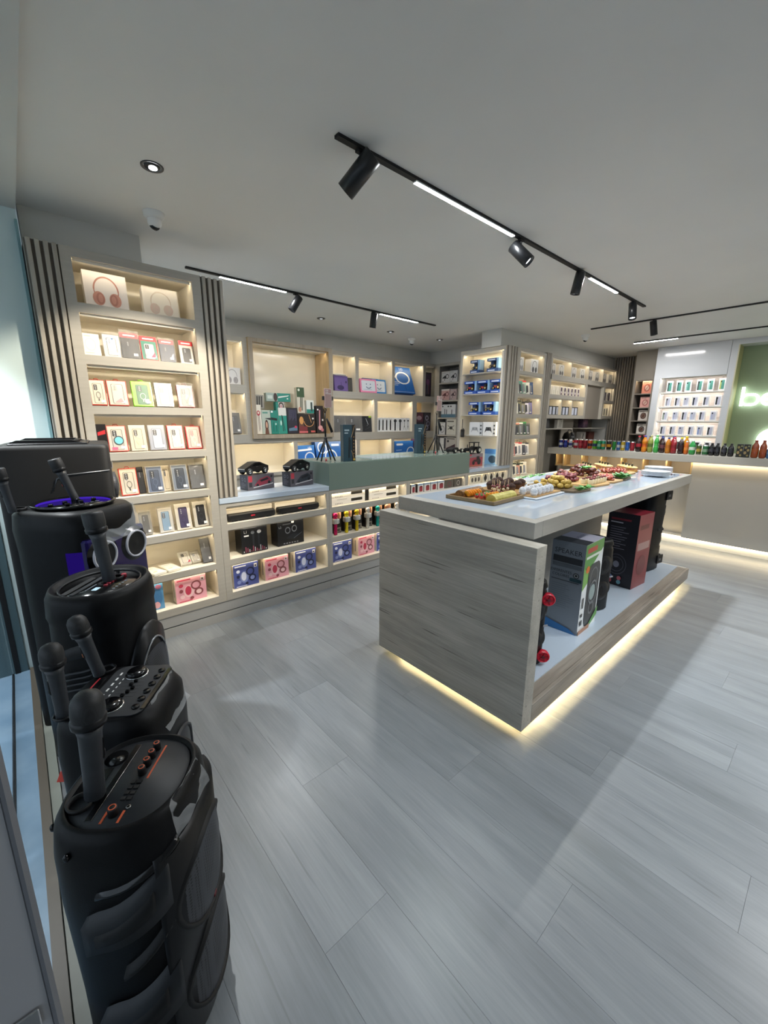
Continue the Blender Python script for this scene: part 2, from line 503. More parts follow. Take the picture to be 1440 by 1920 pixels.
# shop front: sill wrapped in blue film, bronze rail, pale strip, glazing
win = MB()
win.box(-0.42, 0.5, 0.0, -0.125, 3.046, 0.03, surf('blue_film', '#6f8ba3', '#8aa3b8', 0.25, 5, bump=0.5, bscale=9))
win = struct(win.build('window_1'))
b = MB(); b.box(-0.125, 0.4, 0.0, -0.095, 3.04, 0.045, mat('#5b5246', 0.45)); b.build('bronze_rail', win)
b = MB(); b.box(-0.095, 0.4, 0.0, -0.06, 3.04, 0.02, mat('#8b8f86', 0.45)); b.build('pale_track', win)
b = MB(); b.box(-0.205, 0.5, 0.03, -0.195, 3.03, 0.042, BLKS); b.build('gasket', win)
b = MB(); b.box(-0.203, 0.62, 0.042, -0.197, 3.03, 2.54, GLASS); b.build('pane', win)
dr = MB()
dr.cbox(-0.50, 0.47, 0.0, -0.0548, 0.51, 2.3, mat('#a2a2a4', 0.5), 0.003)
dr = struct(dr.build('door_1'))
b = MB(); b.box(-0.0566, 0.4685, 0.0, -0.0535, 0.5115, 2.3, mat('#6d7076', 0.4)); b.build('edge_strip', dr)
b = MB(); b.T = Matrix.Translation((-0.10, 0.469, 0.885)); b.cbox(-0.045, -0.003, -0.012, 0.035, 0.0, 0.012, CHROME, 0.001)
b.cyl((-0.01, -0.003, 0), 0.006, -0.003, DKGREY, 'y', 12); b.build('latch_plate', dr)

# ------------------------------------------------------------------ shelving builders (local: x width, y depth, z up)
def led(root, x0, x1, z, y=0.03, mt=None):
    b = MB()
    b.box(x0, y - 0.006, z - 0.014, x1, y, z, INNER)
    b.box(x0 + 0.004, y + 0.003, z - 0.007, x1 - 0.004, y + 0.011, z - 0.001, mt or LED)
    b.build('led_strip', root)
def board(name, root, x0, x1, z0, z1, D, y0=0.0, mt=None, inner=None):
    MB().box(x0, y0, z0, x1, D, z1, inner or INNER, front=mt or FRAME).build(name, root)
def compartment(root, x0, x1, z0, z1, D, back=None, lamp=True):
    MB().box(x0 - 0.002, D - 0.012, z0 - 0.002, x1 + 0.002, D, z1 + 0.002, back or BACKP).build('back_panel', root)
    if lamp: led(root, x0 + 0.005, x1 - 0.005, z1, mt=LEDS if z1 - z0 < 0.3 else LED)
def slats(root, x0, x1, n, z0, z1, y=0.0, th=0.03, mt=None):
    MB().box(x0, y + th, z0, x1, y + th + 0.015, z1, SLATG).build('slat_backing', root)
    p = (x1 - x0) / n; w = p * 0.56
    for k in range(n):
        MB().cbox(x0 + p * k + p * 0.22 - 0.0, y, z0, x0 + p * k + p * 0.22 + w, y + th, z1, mt or SLAT, 0.002).build('slat', root)

VF = 2.952
# --- tall unit by the window
t = thing('shelving_unit', 'tall greige shelving unit with eight lit shelves and slats beside shop window', 'shelving', (0, VF, 0))
D = 0.30
slats(t, 0.172, 0.313, 4, 0.156, 2.403, -0.008, 0.022)
slats(t, 1.036, 1.183, 4, 0.9475, 2.403, -0.008, 0.022)
MB().box(0.172, 0.03, 0.156, 0.300, D, 2.403, FRAME).build('side_panel', t)
MB().box(1.036, 0.03, 0.9475, 1.183, D, 2.403, FRAME).build('side_panel', t)
board('post', t, 0.313, 0.363, 0.156, 2.403, D); board('post', t, 0.98, 1.034, 0.156, 2.403, D)
ZS = [2.403, 2.357, 2.13, 2.08, 1.858, 1.807, 1.577, 1.530, 1.30, 1.255, 1.023, 0.978, 0.745, 0.699, 0.467, 0.422, 0.211, 0.156]
for k in range(0, len(ZS), 2): board('shelf_board', t, 0.363, 0.98, ZS[k + 1], ZS[k], D)
for k in range(1, len(ZS) - 1, 2): compartment(t, 0.363, 0.98, ZS[k + 1], ZS[k], D)
MB().box(0.172, 0.006, 0.075, 1.036, D, 0.155, PLINTH).build('plinth', t)
MB().box(0.172, 0.014, 0.066, 1.036, D, 0.075, DKGREY).build('shadow_gap', t)
MB().box(0.172, 0.004, 0.0, 1.036, D, 0.066, PLINTH).build('skirting', t)
# --- low counter cabinets
def low_unit(label, x0, x1, o0, o1, rows, D=0.45):
    t = thing('counter_cabinet', label, 'cabinet', (0, VF, 0), group=None)
    board('post', t, x0, o0, 0.156, 0.905, D); board('post', t, o1, x1, 0.156, 0.905, D)
    zs = [0.905] + rows + [0.156]
    for k in range(0, len(zs), 2): board('shelf_board', t, o0, o1, zs[k + 1], zs[k], D)
    for k in range(1, len(zs) - 1, 2): compartment(t, o0, o1, zs[k + 1], zs[k], D)
    MB().box(x0, 0.006, 0.075, x1, D, 0.155, PLINTH).build('plinth', t)
    MB().box(x0, 0.014, 0.066, x1, D, 0.075, DKGREY).build('shadow_gap', t)
    MB().box(x0, 0.004, 0.0, x1, D, 0.066, PLINTH).build('skirting', t)
    return t
R3 = [0.878, 0.750, 0.702, 0.475, 0.428, 0.211]
low_unit('low greige cabinet holding soundbars, with the white worktop', 1.036, 1.983, 1.084, 1.955, R3)
low_unit('low greige cabinet holding toy microphones, behind the wooden island end', 1.985, 2.961, 2.012, 2.935, R3)
low_unit('low greige cabinet holding boxes with red cans, under green counter', 2.963, 3.941, 2.99, 3.915, R3)
low_unit('low greige cabinet holding watch boxes, right of the green counter', 3.943, 4.848, 3.97, 4.82, R3)
tag(MB().cbox(1.036, 2.944, 0.906, 1.983, 3.40, 0.946, TOPW, 0.002).build('worktop'), 'glossy white worktop under the two toy pickup boxes', 'worktop')
tag(MB().cbox(3.975, 2.944, 0.906, 4.848, 3.40, 0.946, TOPW, 0.002).build('worktop'), 'glossy white worktop in front of the tractor box', 'worktop')
g = thing('sales_counter', 'sage green raised counter block carrying two phone tripods', 'counter', (0, 0, 0))
MB().cbox(1.986, 2.946, 0.906, 3.972, 3.47, 1.131, GREENF, 0.001).build('body', g)
MB().cbox(1.986, 2.946, 1.131, 3.972, 3.47, 1.143, GREEN, 0.001).build('top', g)
# --- back wall shelving behind the counter
VB = 4.70
t = thing('wall_shelving', 'wide lit cubby shelving on the wall behind the green counter', 'shelving', (0, VB, 0))
D = 0.30
board('beam', t, 1.5, 5.29, 2.360, 2.403, D)
board('beam', t, 1.5, 2.046, 1.800, 1.895, D); board('beam', t, 3.268, 5.29, 1.802, 1.893, D)
board('beam', t, 1.5, 5.29, 1.236, 1.285, D)
board('beam', t, 1.5, 2.10, 1.285, 1.336, D); board('beam', t, 3.236, 5.29, 1.285, 1.340, D)
board('beam', t, 1.5, 5.29, 0.83, 0.87, D)
board('post', t, 1.44, 1.5, 0.0, 2.403, D)
board('post', t, 2.046, 2.10, 1.336, 2.360, D); board('post', t, 3.235, 3.268, 1.340, 2.360, D)
for x0, x1, z0, z1 in [(3.645, 3.702, 1.893, 2.36), (4.334, 4.386, 1.893, 2.36), (5.006, 5.066, 1.893, 2.36),
                       (3.988, 4.048, 1.34, 1.802), (4.78, 4.875, 1.34, 1.802), (2.645, 2.698, 0.87, 1.236),
                       (3.657, 3.715, 0.87, 1.236), (4.331, 4.387, 0.87, 1.236)]:
    board('post', t, x0, x1, z0, z1, D)
for c in [(1.5, 2.046, 1.895, 2.36), (1.5, 2.046, 1.336, 1.80), (3.268, 3.645, 1.893, 2.36), (3.702, 4.334, 1.893, 2.36), (4.386, 5.006, 1.893, 2.36),
          (5.066, 5.285, 1.893, 2.36), (3.268, 3.988, 1.34, 1.802), (4.048, 4.78, 1.34, 1.802), (1.5, 2.645, 0.87, 1.236), (2.698, 3.657, 0.87, 1.236), (3.715, 4.331, 0.87, 1.236), (4.387, 5.285, 0.87, 1.236)]:
    compartment(t, *c, D)
compartment(t, 4.875, 5.285, 1.34, 1.802, D, back=OAK)
MB().box(1.5, 0.02, 0.0, 5.29, D, 0.83, FRAME).build('base', t)
# wooden display frame set into the shelving
f = thing('display_niche', 'large oak-framed lit display niche holding hair styling boxes', 'display', (0, VB, 0))
D = 0.30
MB().box(2.10, -0.035, 1.285, 2.152, D, 2.41, OAK, front=FRAMEW).build('frame_side', f)
MB().box(3.180, -0.035, 1.285, 3.235, D, 2.41, OAK, front=FRAMEW).build('frame_side', f)
MB().box(2.152, -0.035, 2.366, 3.180, D, 2.41, OAK, front=FRAMEW).build('frame_top', f)
MB().box(2.152, -0.035, 1.285, 3.180, D, 1.331, OAK, front=FRAMEW).build('frame_bottom', f)
MB().box(2.152, D - 0.012, 1.331, 3.180, D, 2.366, BACKP).build('back_panel', f)
led(f, 2.16, 3.17, 2.366)
# --- unlit alcove shelves (face -u)
t = thing('alcove_shelving', 'narrow unlit grey shelves in the corner holding camera boxes', 'shelving', (5.29, 4.70, 0), FACE_U)
D = 0.26
DK = surf('grey_laminate', '#85827c', '#8b8882', 0.5, 2)
board('post', t, 0.0, 0.095, 0.0, 2.403, D, mt=FRAME, inner=DK); board('post', t, 0.485, 1.09, 0.0, 2.403, D, mt=FRAME, inner=DK)
board('beam', t, 0.095, 0.485, 2.360, 2.403, D, inner=DK)
for z in (2.105, 1.833, 1.560, 1.282, 0.99): board('shelf_board', t, 0.095, 0.485, z - 0.022, z, D, inner=DK)
MB().box(0.095, D - 0.012, 0.0, 0.485, D, 2.36, DK).build('back_panel', t)
# --- end unit (faces -u) with glowing back
UE = 4.60
t = thing('end_shelving', 'brightly lit end unit facing the counter, with toy tractor boxes', 'shelving', (UE, 3.64, 0), FACE_U)
D = 0.245; W = 0.68
board('post', t, 0.0, 0.036, 0.947, 2.403, D); board('post', t, 0.655, W, 0.947, 2.403, D)
board('beam', t, 0.036, 0.655, 2.357, 2.403, D)
for z in (2.117, 1.856, 1.586, 1.318): board('shelf_board', t, 0.036, 0.655, z - 0.012, z, D - 0.03, y0=0.012)
MB().box(0.0, D - 0.012, 0.947, W, D, 2.403, BACKP).build('back_panel', t)
MB().box(0.0, 0.0, 0.0, 0.235, D, 0.944, FRAME).build('base', t)
led(t, 0.04, 0.65, 2.357)
b = MB(); b.box(0.628, 0.003, 0.96, 0.655, 0.008, 2.35, INNER); b.box(0.643, 0.012, 0.97, 0.651, 0.020, 2.34, LED); b.build('led_strip', t)
# --- side unit (faces -v) with slats
VS = 2.93
t = thing('side_shelving', 'narrow lit shelving with phone cases between two slatted columns', 'shelving', (0, VS, 0))
D = 0.30
slats(t, 4.62, 4.85, 4, 0.9475, 2.405, -0.008, 0.02)
board('post', t, 4.85, 4.895, 0.0, 2.403, D); board('post', t, 5.50, 5.552, 0.0, 2.403, D)
zs = [2.403, 2.372, 2.135, 2.092, 1.857, 1.817, 1.60, 1.557, 1.323, 1.28, 1.047, 1.007, 0.77, 0.73]
for k in range(0, len(zs), 2): board('shelf_board', t, 4.895, 5.50, zs[k + 1], zs[k], D)
for k in range(1, len(zs) - 1, 2): compartment(t, 4.895, 5.50, zs[k + 1], zs[k], D)
slats(t, 5.555, 5.70, 4, 0.0, 2.42, -0.008, 0.02)
MB().box(5.555, 0.025, 0.0, 5.70, D, 2.42, FRAME).build('side_panel', t)
# --- far wall cabinet run
t = thing('wall_cabinet', 'long wall cabinet with lit compartments of headphone boxes above the bar', 'cabinet', (0, VS, 0))
D = 0.30
board('beam', t, 5.703, 8.12, 2.372, 2.405, D); board('beam', t, 5.703, 8.12, 2.085, 2.155, D)
board('post', t, 5.703, 5.738, 1.55, 2.372, D); board('post', t, 8.09, 8.12, 1.55, 2.372, D)
board('post', t, 6.88, 6.94, 1.55, 2.085, D); board('post', t, 7.60, 7.66, 1.55, 2.085, D)
board('beam', t, 5.738, 6.88, 1.832, 1.885, D); board('beam', t, 5.738, 6.88, 1.55, 1.602, D)
board('beam', t, 7.66, 8.09, 1.823, 1.866, D); board('beam', t, 7.66, 8.09, 1.56, 1.605, D)
for x in (6.36, 6.98, 7.55): board('divider', t, x, x + 0.018, 2.155, 2.372, D, y0=0.02)
for x in (6.15, 6.5): board('divider', t, x, x + 0.018, 1.602, 1.832, D, y0=0.02)
for x0, x1 in ((5.738, 6.36), (6.378, 6.98), (6.998, 7.55), (7.568, 8.09)): compartment(t, x0, x1, 2.155, 2.372, D)
compartment(t, 5.738, 6.88, 1.885, 2.085, D); compartment(t, 5.738, 6.88, 1.602, 1.832, D)
compartment(t, 7.66, 8.09, 1.866, 2.085, D); compartment(t, 7.66, 8.09, 1.605, 1.823, D)
MB().box(6.94, 0.05, 1.55, 7.60, 0.07, 2.085, TAUPE).build('door', t)
t = thing('wall_niche', 'taupe wall panel with small unlit shelves behind the drink cans', 'panel', (0, VS, 0))
MB().box(6.60, 0.20, 0.0, 7.02, 0.22, 1.548, TAUPE).build('panel', t)
MB().box(5.70, 0.34, 0.0, 8.1, 0.36, 1.55, mat('#8a857d', 0.6)).build('back_panel', t)
MB().box(5.71, 0.02, 1.392, 6.60, 0.34, 1.405, FRAME).build('shelf_board', t)
MB().box(7.03, 0.02, 1.392, 7.90, 0.34, 1.405, FRAME).build('shelf_board', t)
MB().box(7.03, 0.02, 1.175, 7.90, 0.34, 1.188, FRAME).build('shelf_board', t)
# --- slatted end wall
t = thing('slat_wall', 'dark brown vertical slat wall panel in the far corner', 'wall panel', (8.10, 3.0, 0), FACE_U)
slats(t, 0.0, 0.52, 13, 0.0, ZC, -0.015, 0.03, surf('slat_dark', '#8c8377', '#958c80', 0.55, 3, (20, 20, 1)))
# --- watch tower
t = thing('watch_shelving', 'tall taupe column with four open shelves of smart watch boxes', 'shelving', (7.60, 2.49, 0), FACE_U)
D = 0.35
board('post', t, 0.0, 0.035, 0.0, 2.155, D, inner=TAUPE, mt=TAUPE); board('post', t, 0.265, 0.325, 0.0, 2.155, D, inner=TAUPE, mt=TAUPE)
board('top_panel', t, 0.0, 0.325, 2.155, ZC - 0.001, D, mt=TAUPE, inner=TAUPE)
for z in (1.95, 1.735, 1.529, 1.317): board('shelf_board', t, 0.035, 0.265, z - 0.014, z, D, mt=TAUPE, inner=TAUPE)
MB().box(0.035, D - 0.012, 0.0, 0.265, D, 2.155, TAUPE).build('back_panel', t)
led(t, 0.04, 0.26, 2.155)
# --- white phone display wall
t = thing('phone_display', 'glossy white wall panel with a lit niche of phone boxes', 'display', (7.47, 2.165, 0), FACE_U)
D = 0.30
board('top_panel', t, 0.0, 0.874, 2.155, ZC - 0.001, D, mt=WPANEL, inner=WPANEL)
board('post', t, 0.0, 0.085, 0.0, 2.155, D, mt=WPANEL, inner=WHITE); board('post', t, 0.878, 0.953, 0.0, ZC - 0.001, D, mt=WPANEL, inner=WHITE)
BRW = wood('white_slat_back', 0, ['#d9cfc8', '#e0d6cf', '#e6ddd6'], '#c4b9b1', 0.4)
MB().box(0.085, D - 0.014, 0.9, 0.876, D, 2.155, BRW).build('back_panel', t)
for k in range(12): MB().box(0.085, D - 0.020, 0.98 + k * 0.1, 0.876, D - 0.014, 1.075 + k * 0.1, BRW).build('slat', t)
for z in (1.949, 1.738, 1.528, 1.312, 1.09): board('shelf_board', t, 0.085, 0.876, z - 0.016, z, D - 0.02, y0=0.08, mt=WHITE, inner=WHITE)
LEDC = glow('neutral_led', (1.0, 0.92, 0.84), P_LED * 1.0)
led(t, 0.09, 0.87, 2.155, mt=LEDC)
for z in (1.933, 1.722, 1.512, 1.296): led(t, 0.09, 0.87, z, y=0.10, mt=LEDC)
# --- sign recess
t = thing('sign_recess', 'deep olive green recess in the white wall with lit lettering', 'sign', (7.47, 1.212, 0), FACE_U)
MB().box(0.0, 0.0, 2.535, 4.4, 0.30, ZC - 0.001, WPANEL).build('head_panel', t)
MB().box(0.0, 0.28, 0.0, 4.4, 0.30, 2.535, SIGNG).build('back_panel', t)
MB().box(0.0, 0.02, 0.0, 0.012, 0.28, 2.535, surf('olive_side', '#a7a774', '#adad7a', 0.5)).build('side_panel', t)
b = MB(); b.box(0.0, 0.0, 0.0, 0.012, 0.018, 2.535, mat('#d8d3b8', 0.4)); b.build('edge_trim', t)
def letter(poly_fn, name):
    b = MB(); poly_fn(b); return b.build(name, t)
def stroke(b, pts, wdt, y0, y1, mt, closed=False):
    """flat lettering stroke with square section"""
    n = len(pts)
    for q in range(n if closed else n - 1):
        p0, p1 = Vector(pts[q]), Vector(pts[(q + 1) % n])
        d = (p1 - p0).normalized(); nn = Vector((-d.y, d.x)) * wdt / 2
        p0, p1 = p0 - d * wdt * 0.12, p1 + d * wdt * 0.12
        b.prism([tuple(p0 - nn), tuple(p1 - nn), tuple(p1 + nn), tuple(p0 + nn)], y0, y1, mt)
def rr(x0, z0, x1, z1, r, n=6, skip=None):
    out = []
    for cx, cz, a0 in ((x1 - r, z0 + r, -PI / 2), (x1 - r, z1 - r, 0), (x0 + r, z1 - r, PI / 2), (x0 + r, z0 + r, PI)):
        for q in range(n + 1):
            a = a0 + PI / 2 * q / n; out.append((cx + r * math.cos(a), cz + r * math.sin(a)))
    return out
lw = 0.032
letter(lambda b: (stroke(b, [(0.098, 1.735), (0.098, 1.985)], lw, 0.225, 0.25, SIGNW), stroke(b, rr(0.098, 1.75, 0.27, 1.885, 0.06), lw, 0.225, 0.25, SIGNW, True)), 'letter_b')
letter(lambda b: (stroke(b, (lambda q: q[9:] + q[:2])(rr(0.315, 1.75, 0.485, 1.885, 0.06))[::-1], lw, 0.225, 0.25, SIGNW), stroke(b, [(0.315, 1.818), (0.485, 1.818), (0.485, 1.84)], lw, 0.225, 0.25, SIGNW)), 'letter_e')
b = MB(); b.lathe([(0.0, 0.0), (0.17, 0.0), (0.17, 0.02), (0.0, 0.02)], SIGNW, 40, (0.50, 0.235, 1.262), 'y'); b.build('round_emblem', t)
for xx in (0.09, 0.26, 0.33, 0.48):
    b = MB(); b.cyl((xx, 0.25, 1.80), 0.004, 0.03, WHITE, 'y', 8); b.build('standoff', t)
b = MB(); b.cyl((0.5, 0.255, 1.27), 0.02, 0.025, WHITE, 'y', 12); b.build('standoff', t)
# --- bar
t = thing('bar_counter', 'long greige bar counter with glowing edge carrying soft drinks', 'counter', (0, 0, 0))
MB().cbox(5.80, -2.6, 1.052, 6.55, 2.925, 1.135, FRAME, 0.002).build('top', t)
BARF = surf('bar_front', '#b5b0a6', '#bcb7ad', 0.22, 1)
MB().box(6.05, -2.6, 0.10, 6.08, 1.215, 1.052, BARF).build('front_panel', t)
MB().box(6.25, 1.215, 0.10, 6.28, 2.92, 1.052, BARF).build('front_panel', t)
MB().box(6.12, -2.6, 0.0, 6.5, 2.92, 0.10, WHITE).build('kick_panel', t)
MB().box(6.06, 1.215, 0.862, 6.25, 2.915, 0.876, OAK).build('niche_floor', t)
TAN = wood('tan_ply', 2, ['#b89a6c', '#c2a677', '#ccb184'], '#94774c')
for v in (2.90, 2.785, 2.527, 2.264, 2.004, 1.743, 1.486, 1.225): MB().box(6.05, v - 0.008, 0.862, 6.25, v + 0.008, 1.052, TAN).build('divider', t)
MB().box(6.10, 2.63, 0.0, 6.14, 2.67, 0.862, FRAME).build('leg', t)
b = MB(); b.box(6.01, -2.55, 1.044, 6.02, 2.9, 1.050, LED); b.box(5.995, -2.55, 1.040, 6.0, 2.9, 1.052, FRAME); b.build('led_strip', t)
b = MB(); b.box(6.09, -2.55, 0.088, 6.10, 2.9, 0.096, LEDB); b.build('kick_led', t)
# --- island table
t = thing('display_island', 'long display island with grey oak end panel and white gloss top', 'island', (0, 0, 0))
IV0, IV1, IU0 = 0.817, 1.852, 1.612
MB().cbox(IU0, IV0, 0.05, 1.70, IV1, 0.968, GREYOAK_Y, 0.0015).build('end_panel', t)
MB().cbox(1.7005, IV0, 0.05, 4.60, IV0 + 0.02, 0.155, GREYOAK_X, 0.002).build('base_fascia', t)
MB().cbox(1.7005, IV1 - 0.02, 0.05, 4.60, IV1, 0.155, GREYOAK_X, 0.002).build('base_fascia', t)
MB().cbox(4.58, IV0 + 0.0205, 0.05, 4.60, IV1 - 0.0205, 0.155, GREYOAK_Y, 0.002).build('base_fascia', t)
MB().box(1.7005, IV0 + 0.0205, 0.13, 4.5795, IV1 - 0.0205, 0.155, GREYOAK_X).build('base_board', t)
MB().box(1.705, 0.90, 0.155, 4.55, IV1 - 0.08, 0.162, TOPW).build('white_deck', t)
MB().box(1.80, 0.95, 0.0, 4.50, IV1 - 0.12, 0.13, FRAME).build('recessed_kick', t)
MB().cbox(1.724, 0.896, 0.968, 1.80, 1.802, 1.047, ISL, 0.0015).build('top_end_block', t)
MB().cbox(1.8015, 0.896, 0.968, 4.50, 0.94, 1.047, ISL, 0.0015).build('top_edge', t)
MB().cbox(1.8015, 1.757, 0.968, 4.50, 1.802, 1.047, ISL, 0.0015).build('top_edge', t)
MB().cbox(4.455, 0.942, 0.968, 4.50, 1.756, 1.047, ISL, 0.0015).build('top_edge', t)
MB().box(1.802, 0.942, 0.98, 4.454, 1.756, 1.046, TOPW).build('white_top', t)
MB().box(1.7, 1.46, 0.162, 4.1, 1.52, 0.968, ISL).build('centre_panel', t)
b = MB(); b.box(1.76, 0.882, 0.080, 4.53, 0.890, 0.086, LEDK); b.box(1.76, 0.882, 0.0865, 4.53, 0.890, 0.13, FRAME)
b.box(1.752, 0.90, 0.080, 1.760, IV1 - 0.08, 0.086, LEDK); b.box(1.752, 0.90, 0.0865, 1.760, IV1 - 0.08, 0.13, FRAME)
b.box(1.76, IV1 - 0.073, 0.080, 4.53, IV1 - 0.065, 0.086, LEDK); b.box(1.76, IV1 - 0.073, 0.0865, 4.53, IV1 - 0.065, 0.13, FRAME); b.build('plinth_led', t)

# ------------------------------------------------------------------ ceiling fittings
def track(label, a, b_, lines_, group=None):
    t = thing('light_track', label, 'track', (0, 0, 0))
    d = (Vector(b_) - Vector(a)).normalized()
    def seg(p, q, w, z0, z1, mt, name):
        if abs(d.x) > 0.5: MB().box(p, a[1] - w, z0, q, a[1] + w, z1, mt if name == 'rail' else WHITE, bottom=mt).build(name, t)
        else: MB().box(a[0] - w, p, z0, a[0] + w, q, z1, mt if name == 'rail' else WHITE, bottom=mt).build(name, t)
    ax = 0 if abs(d.x) > 0.5 else 1
    lo, hi = sorted((a[ax], b_[ax]))
    seg(lo, hi, 0.014, ZC - 0.012, ZC, BLKS, 'rail')
    for p, q, mt in lines_: seg(p, q, 0.0105, ZC - 0.020, ZC - 0.0125, mt, 'line_lamp')
    return t
track('black ceiling track with two white line lamps, above the white island', (1.115, 1.546), (4.743, 1.546), [(1.56, 2.40, LINE), (3.49, 4.04, LINE2)])
track('black ceiling track with two line lamps, near the lit wall shelves', (1.116, 3.468), (3.875, 3.468), [(1.366, 1.935, LINE3), (3.02, 3.576, LINE3)])
track('thin black ceiling track crossing the room before the bar', (5.395, 2.31), (5.395, -2.6), [(-1.6, -0.8, LINE2)])  # its line lamp is out of view, added to light the floor
track('thin black ceiling track with a line lamp above the bar', (6.72, 2.26), (6.72, -2.6), [(1.74, 2.26, LINE2), (-1.0, -0.4, LINE2)])  # second line lamp is out of view, added for more floor light
track('unseen black ceiling track with line lamps added along the open floor side', (1.115, -0.38), (4.743, -0.38), [(1.56, 2.40, LINE), (3.49, 4.04, LINE2)])  # whole track is out of view, added to light the right and front floor
def spot(label, p, aim, L=0.15, r=0.034, lit=True, watts=None, cone=58, col=None):
    """p: mount on the ceiling; aim: point the head looks at"""
    t = thing('track_spotlight', label, 'spotlight', (p[0], p[1], ZC - 0.012))
    b = MB(); b.cbox(-0.02, -0.012, -0.012, 0.02, 0.012, 0, BLKS, 0.002); b.cyl((0, 0, -0.055), 0.006, 0.045, BLKS, n=10); b.build('bracket', t)
    piv = Vector((0, 0, -0.065 - r * 0.3))
    d = (Vector(aim) - Vector((p[0], p[1], ZC)) - piv).normalized()
    T = Matrix.Translation(piv) @ d.to_track_quat('-Z', 'Y').to_matrix().to_4x4()
    b = MB(); b.T = T
    b.lathe([(0.0, L * 0.45), (r * 0.9, L * 0.45), (r, L * 0.43), (r, -L * 0.55), (r * 0.88, -L * 0.55), (r * 0.82, -L * 0.42), (0.0, -L * 0.42)], surf('black_lacquer', '#131416', '#17181a', 0.35, 30), 28)
    b.build('head', t)
    b = MB(); b.T = T
    b.lathe([(0.0, -L * 0.425), (r * 0.78, -L * 0.425), (r * 0.78, -L * 0.435), (0, -L * 0.435)], glow('spot_lens', COOL, 9.0 if lit else 0.5), 24); b.build('lens', t)
    if lit:
        ld = bpy.data.lights.new('spot_lamp', 'SPOT'); ld.energy = watts or P_SPOT; ld.spot_size = math.radians(cone); ld.spot_blend = 0.35
        ld.shadow_soft_size = 0.03; ld.color = col or COOL
        lo = bpy.data.objects.new('spot_lamp', ld); COL.objects.link(lo); lo.parent = t
        lo.matrix_local = T @ Matrix.Translation((0, 0, -L * 0.56))
    return t
spot('large black spotlight nearest the camera, tilted to lower left', (1.235, 1.546), (0.55, 2.95, 1.25), 0.17, 0.04, cone=56, watts=P_SPOT * 1.7, col=(1.0, 0.88, 0.70))
spot('black spotlight at the end of the long white line lamp', (2.49, 1.546), (3.05, 0.15, 1.0), 0.15, 0.038)
spot('black spotlight pointing down, before the short line lamp', (3.30, 1.546), (3.1, 1.95, 0.0), 0.15, 0.034)
spot('glowing black spotlight at the far end of the island track', (4.45, 1.546), (3.9, 1.15, 0.0), 0.15, 0.034)
spot('black spotlight beside the line lamp nearest the tall unit', (2.03, 3.468), (1.3, 3.75, 1.3), 0.14, 0.034)
spot('small black spotlight midway along the shelf track', (2.93, 3.468), (3.0, 3.9, 1.0), 0.14, 0.034)
spot('black spotlight hanging from the thin track before the bar', (5.395, 1.64), (5.55, 1.4, 1.0), 0.15, 0.034)
for k, (u, v, au, av) in enumerate([(1.3, -0.38, 1.5, 0.4), (2.7, -0.38, 2.6, 0.1), (4.3, -0.38, 3.6, 0.3)]):
    spot('unseen black spotlight added on the open floor track, %s from the door' % ORD[k], (u, v), (au, av, 0), 0.15, 0.034, watts=P_SPOT * 0.6)  # unseen heads added to throw light on the open floor
def downlight(label, u, v, lit, k=0.5):
    t = thing('downlight', label, 'downlight', (u, v, ZC))
    MB().lathe([(0.032, 0.03), (0.036, -0.002), (0.046, -0.004), (0.047, 0.0)], mat('#3a3a3a', 0.3), 28, caps=False).build('trim_ring', t)
    MB().lathe([(0.0, 0.001), (0.033, 0.001), (0.033, 0.004), (0, 0.004)], mat('#1c1c1e', 0.3), 24, (0, 0, -0.003)).build('reflector', t)
    b = MB(); b.T = Matrix.Translation((0.004, 0.004, -0.0055)); b.lathe([(0, -0.001), (0.017, -0.001), (0.017, 0.0035), (0, 0.0035)], glow('downlight_lens', COOL, 10.0 if lit else 0.3), 20); b.build('lens', t)
    if lit:
        ld = bpy.data.lights.new('downlight_lamp', 'SPOT'); ld.energy = P_SPOT * k; ld.spot_size = math.radians(75); ld.spot_blend = 0.5; ld.color = COOL; ld.shadow_soft_size = 0.03
        lo = bpy.data.objects.new('downlight_lamp', ld); COL.objects.link(lo); lo.parent = t; lo.location = (0, 0, -0.02)
downlight('lit round downlight near the shop front wall', 0.628, 2.274, True)
downlight('small dark downlight above the oak display niche', 2.717, 4.115, False)
downlight('small dark downlight over the middle of wall shelving', 3.744, 4.10, False)
downlight('small dark downlight near the alcove corner', 4.596, 4.02, False)
downlight('unseen downlight added in the lintel outside the window', -0.32, 2.62, True, 1.9)  # unseen lamp added to brighten the jamb wall
bpy.data.objects['downlight.004'].location.z = 2.555
downlight('small dark downlight just right of the tall unit slats', 1.42, 4.11, False)
def dome(label, u, v, rz):
    t = thing('security_camera', label, 'camera', (u, v, ZC), rz)
    MB().lathe([(0.0, -0.03), (0.040, -0.03), (0.050, -0.02), (0.054, -0.002), (0.054, 0.0)], WHITE, 28).build('base', t)
    b = MB(); b.ball((0, 0, -0.042), 0.036, 0.036, 0.036, WHITE, 20, 12); b.build('eyeball', t)
    T = Matrix.Translation((0, -0.012, -0.05)) @ Matrix.Rotation(math.radians(55), 4, 'X')
    b = MB(); b.T = T; b.lathe([(0.0, -0.031), (0.022, -0.031), (0.026, -0.024), (0.026, -0.01)], BLKG, 22); b.build('lens_face', t)
    b = MB(); b.T = T; b.cbox(-0.010, -0.008, -0.0345, 0.010, 0.008, -0.030, WHITE, 0.001); b.build('sensor', t)
dome('white dome security camera on the ceiling near the tall unit', 0.74, 2.74, 0.25)
dome('white dome security camera in the ceiling corner by the alcove', 4.25, 4.22, -0.6)
dome('white dome security camera near the far slat wall', 5.72, 2.51, -0.6)
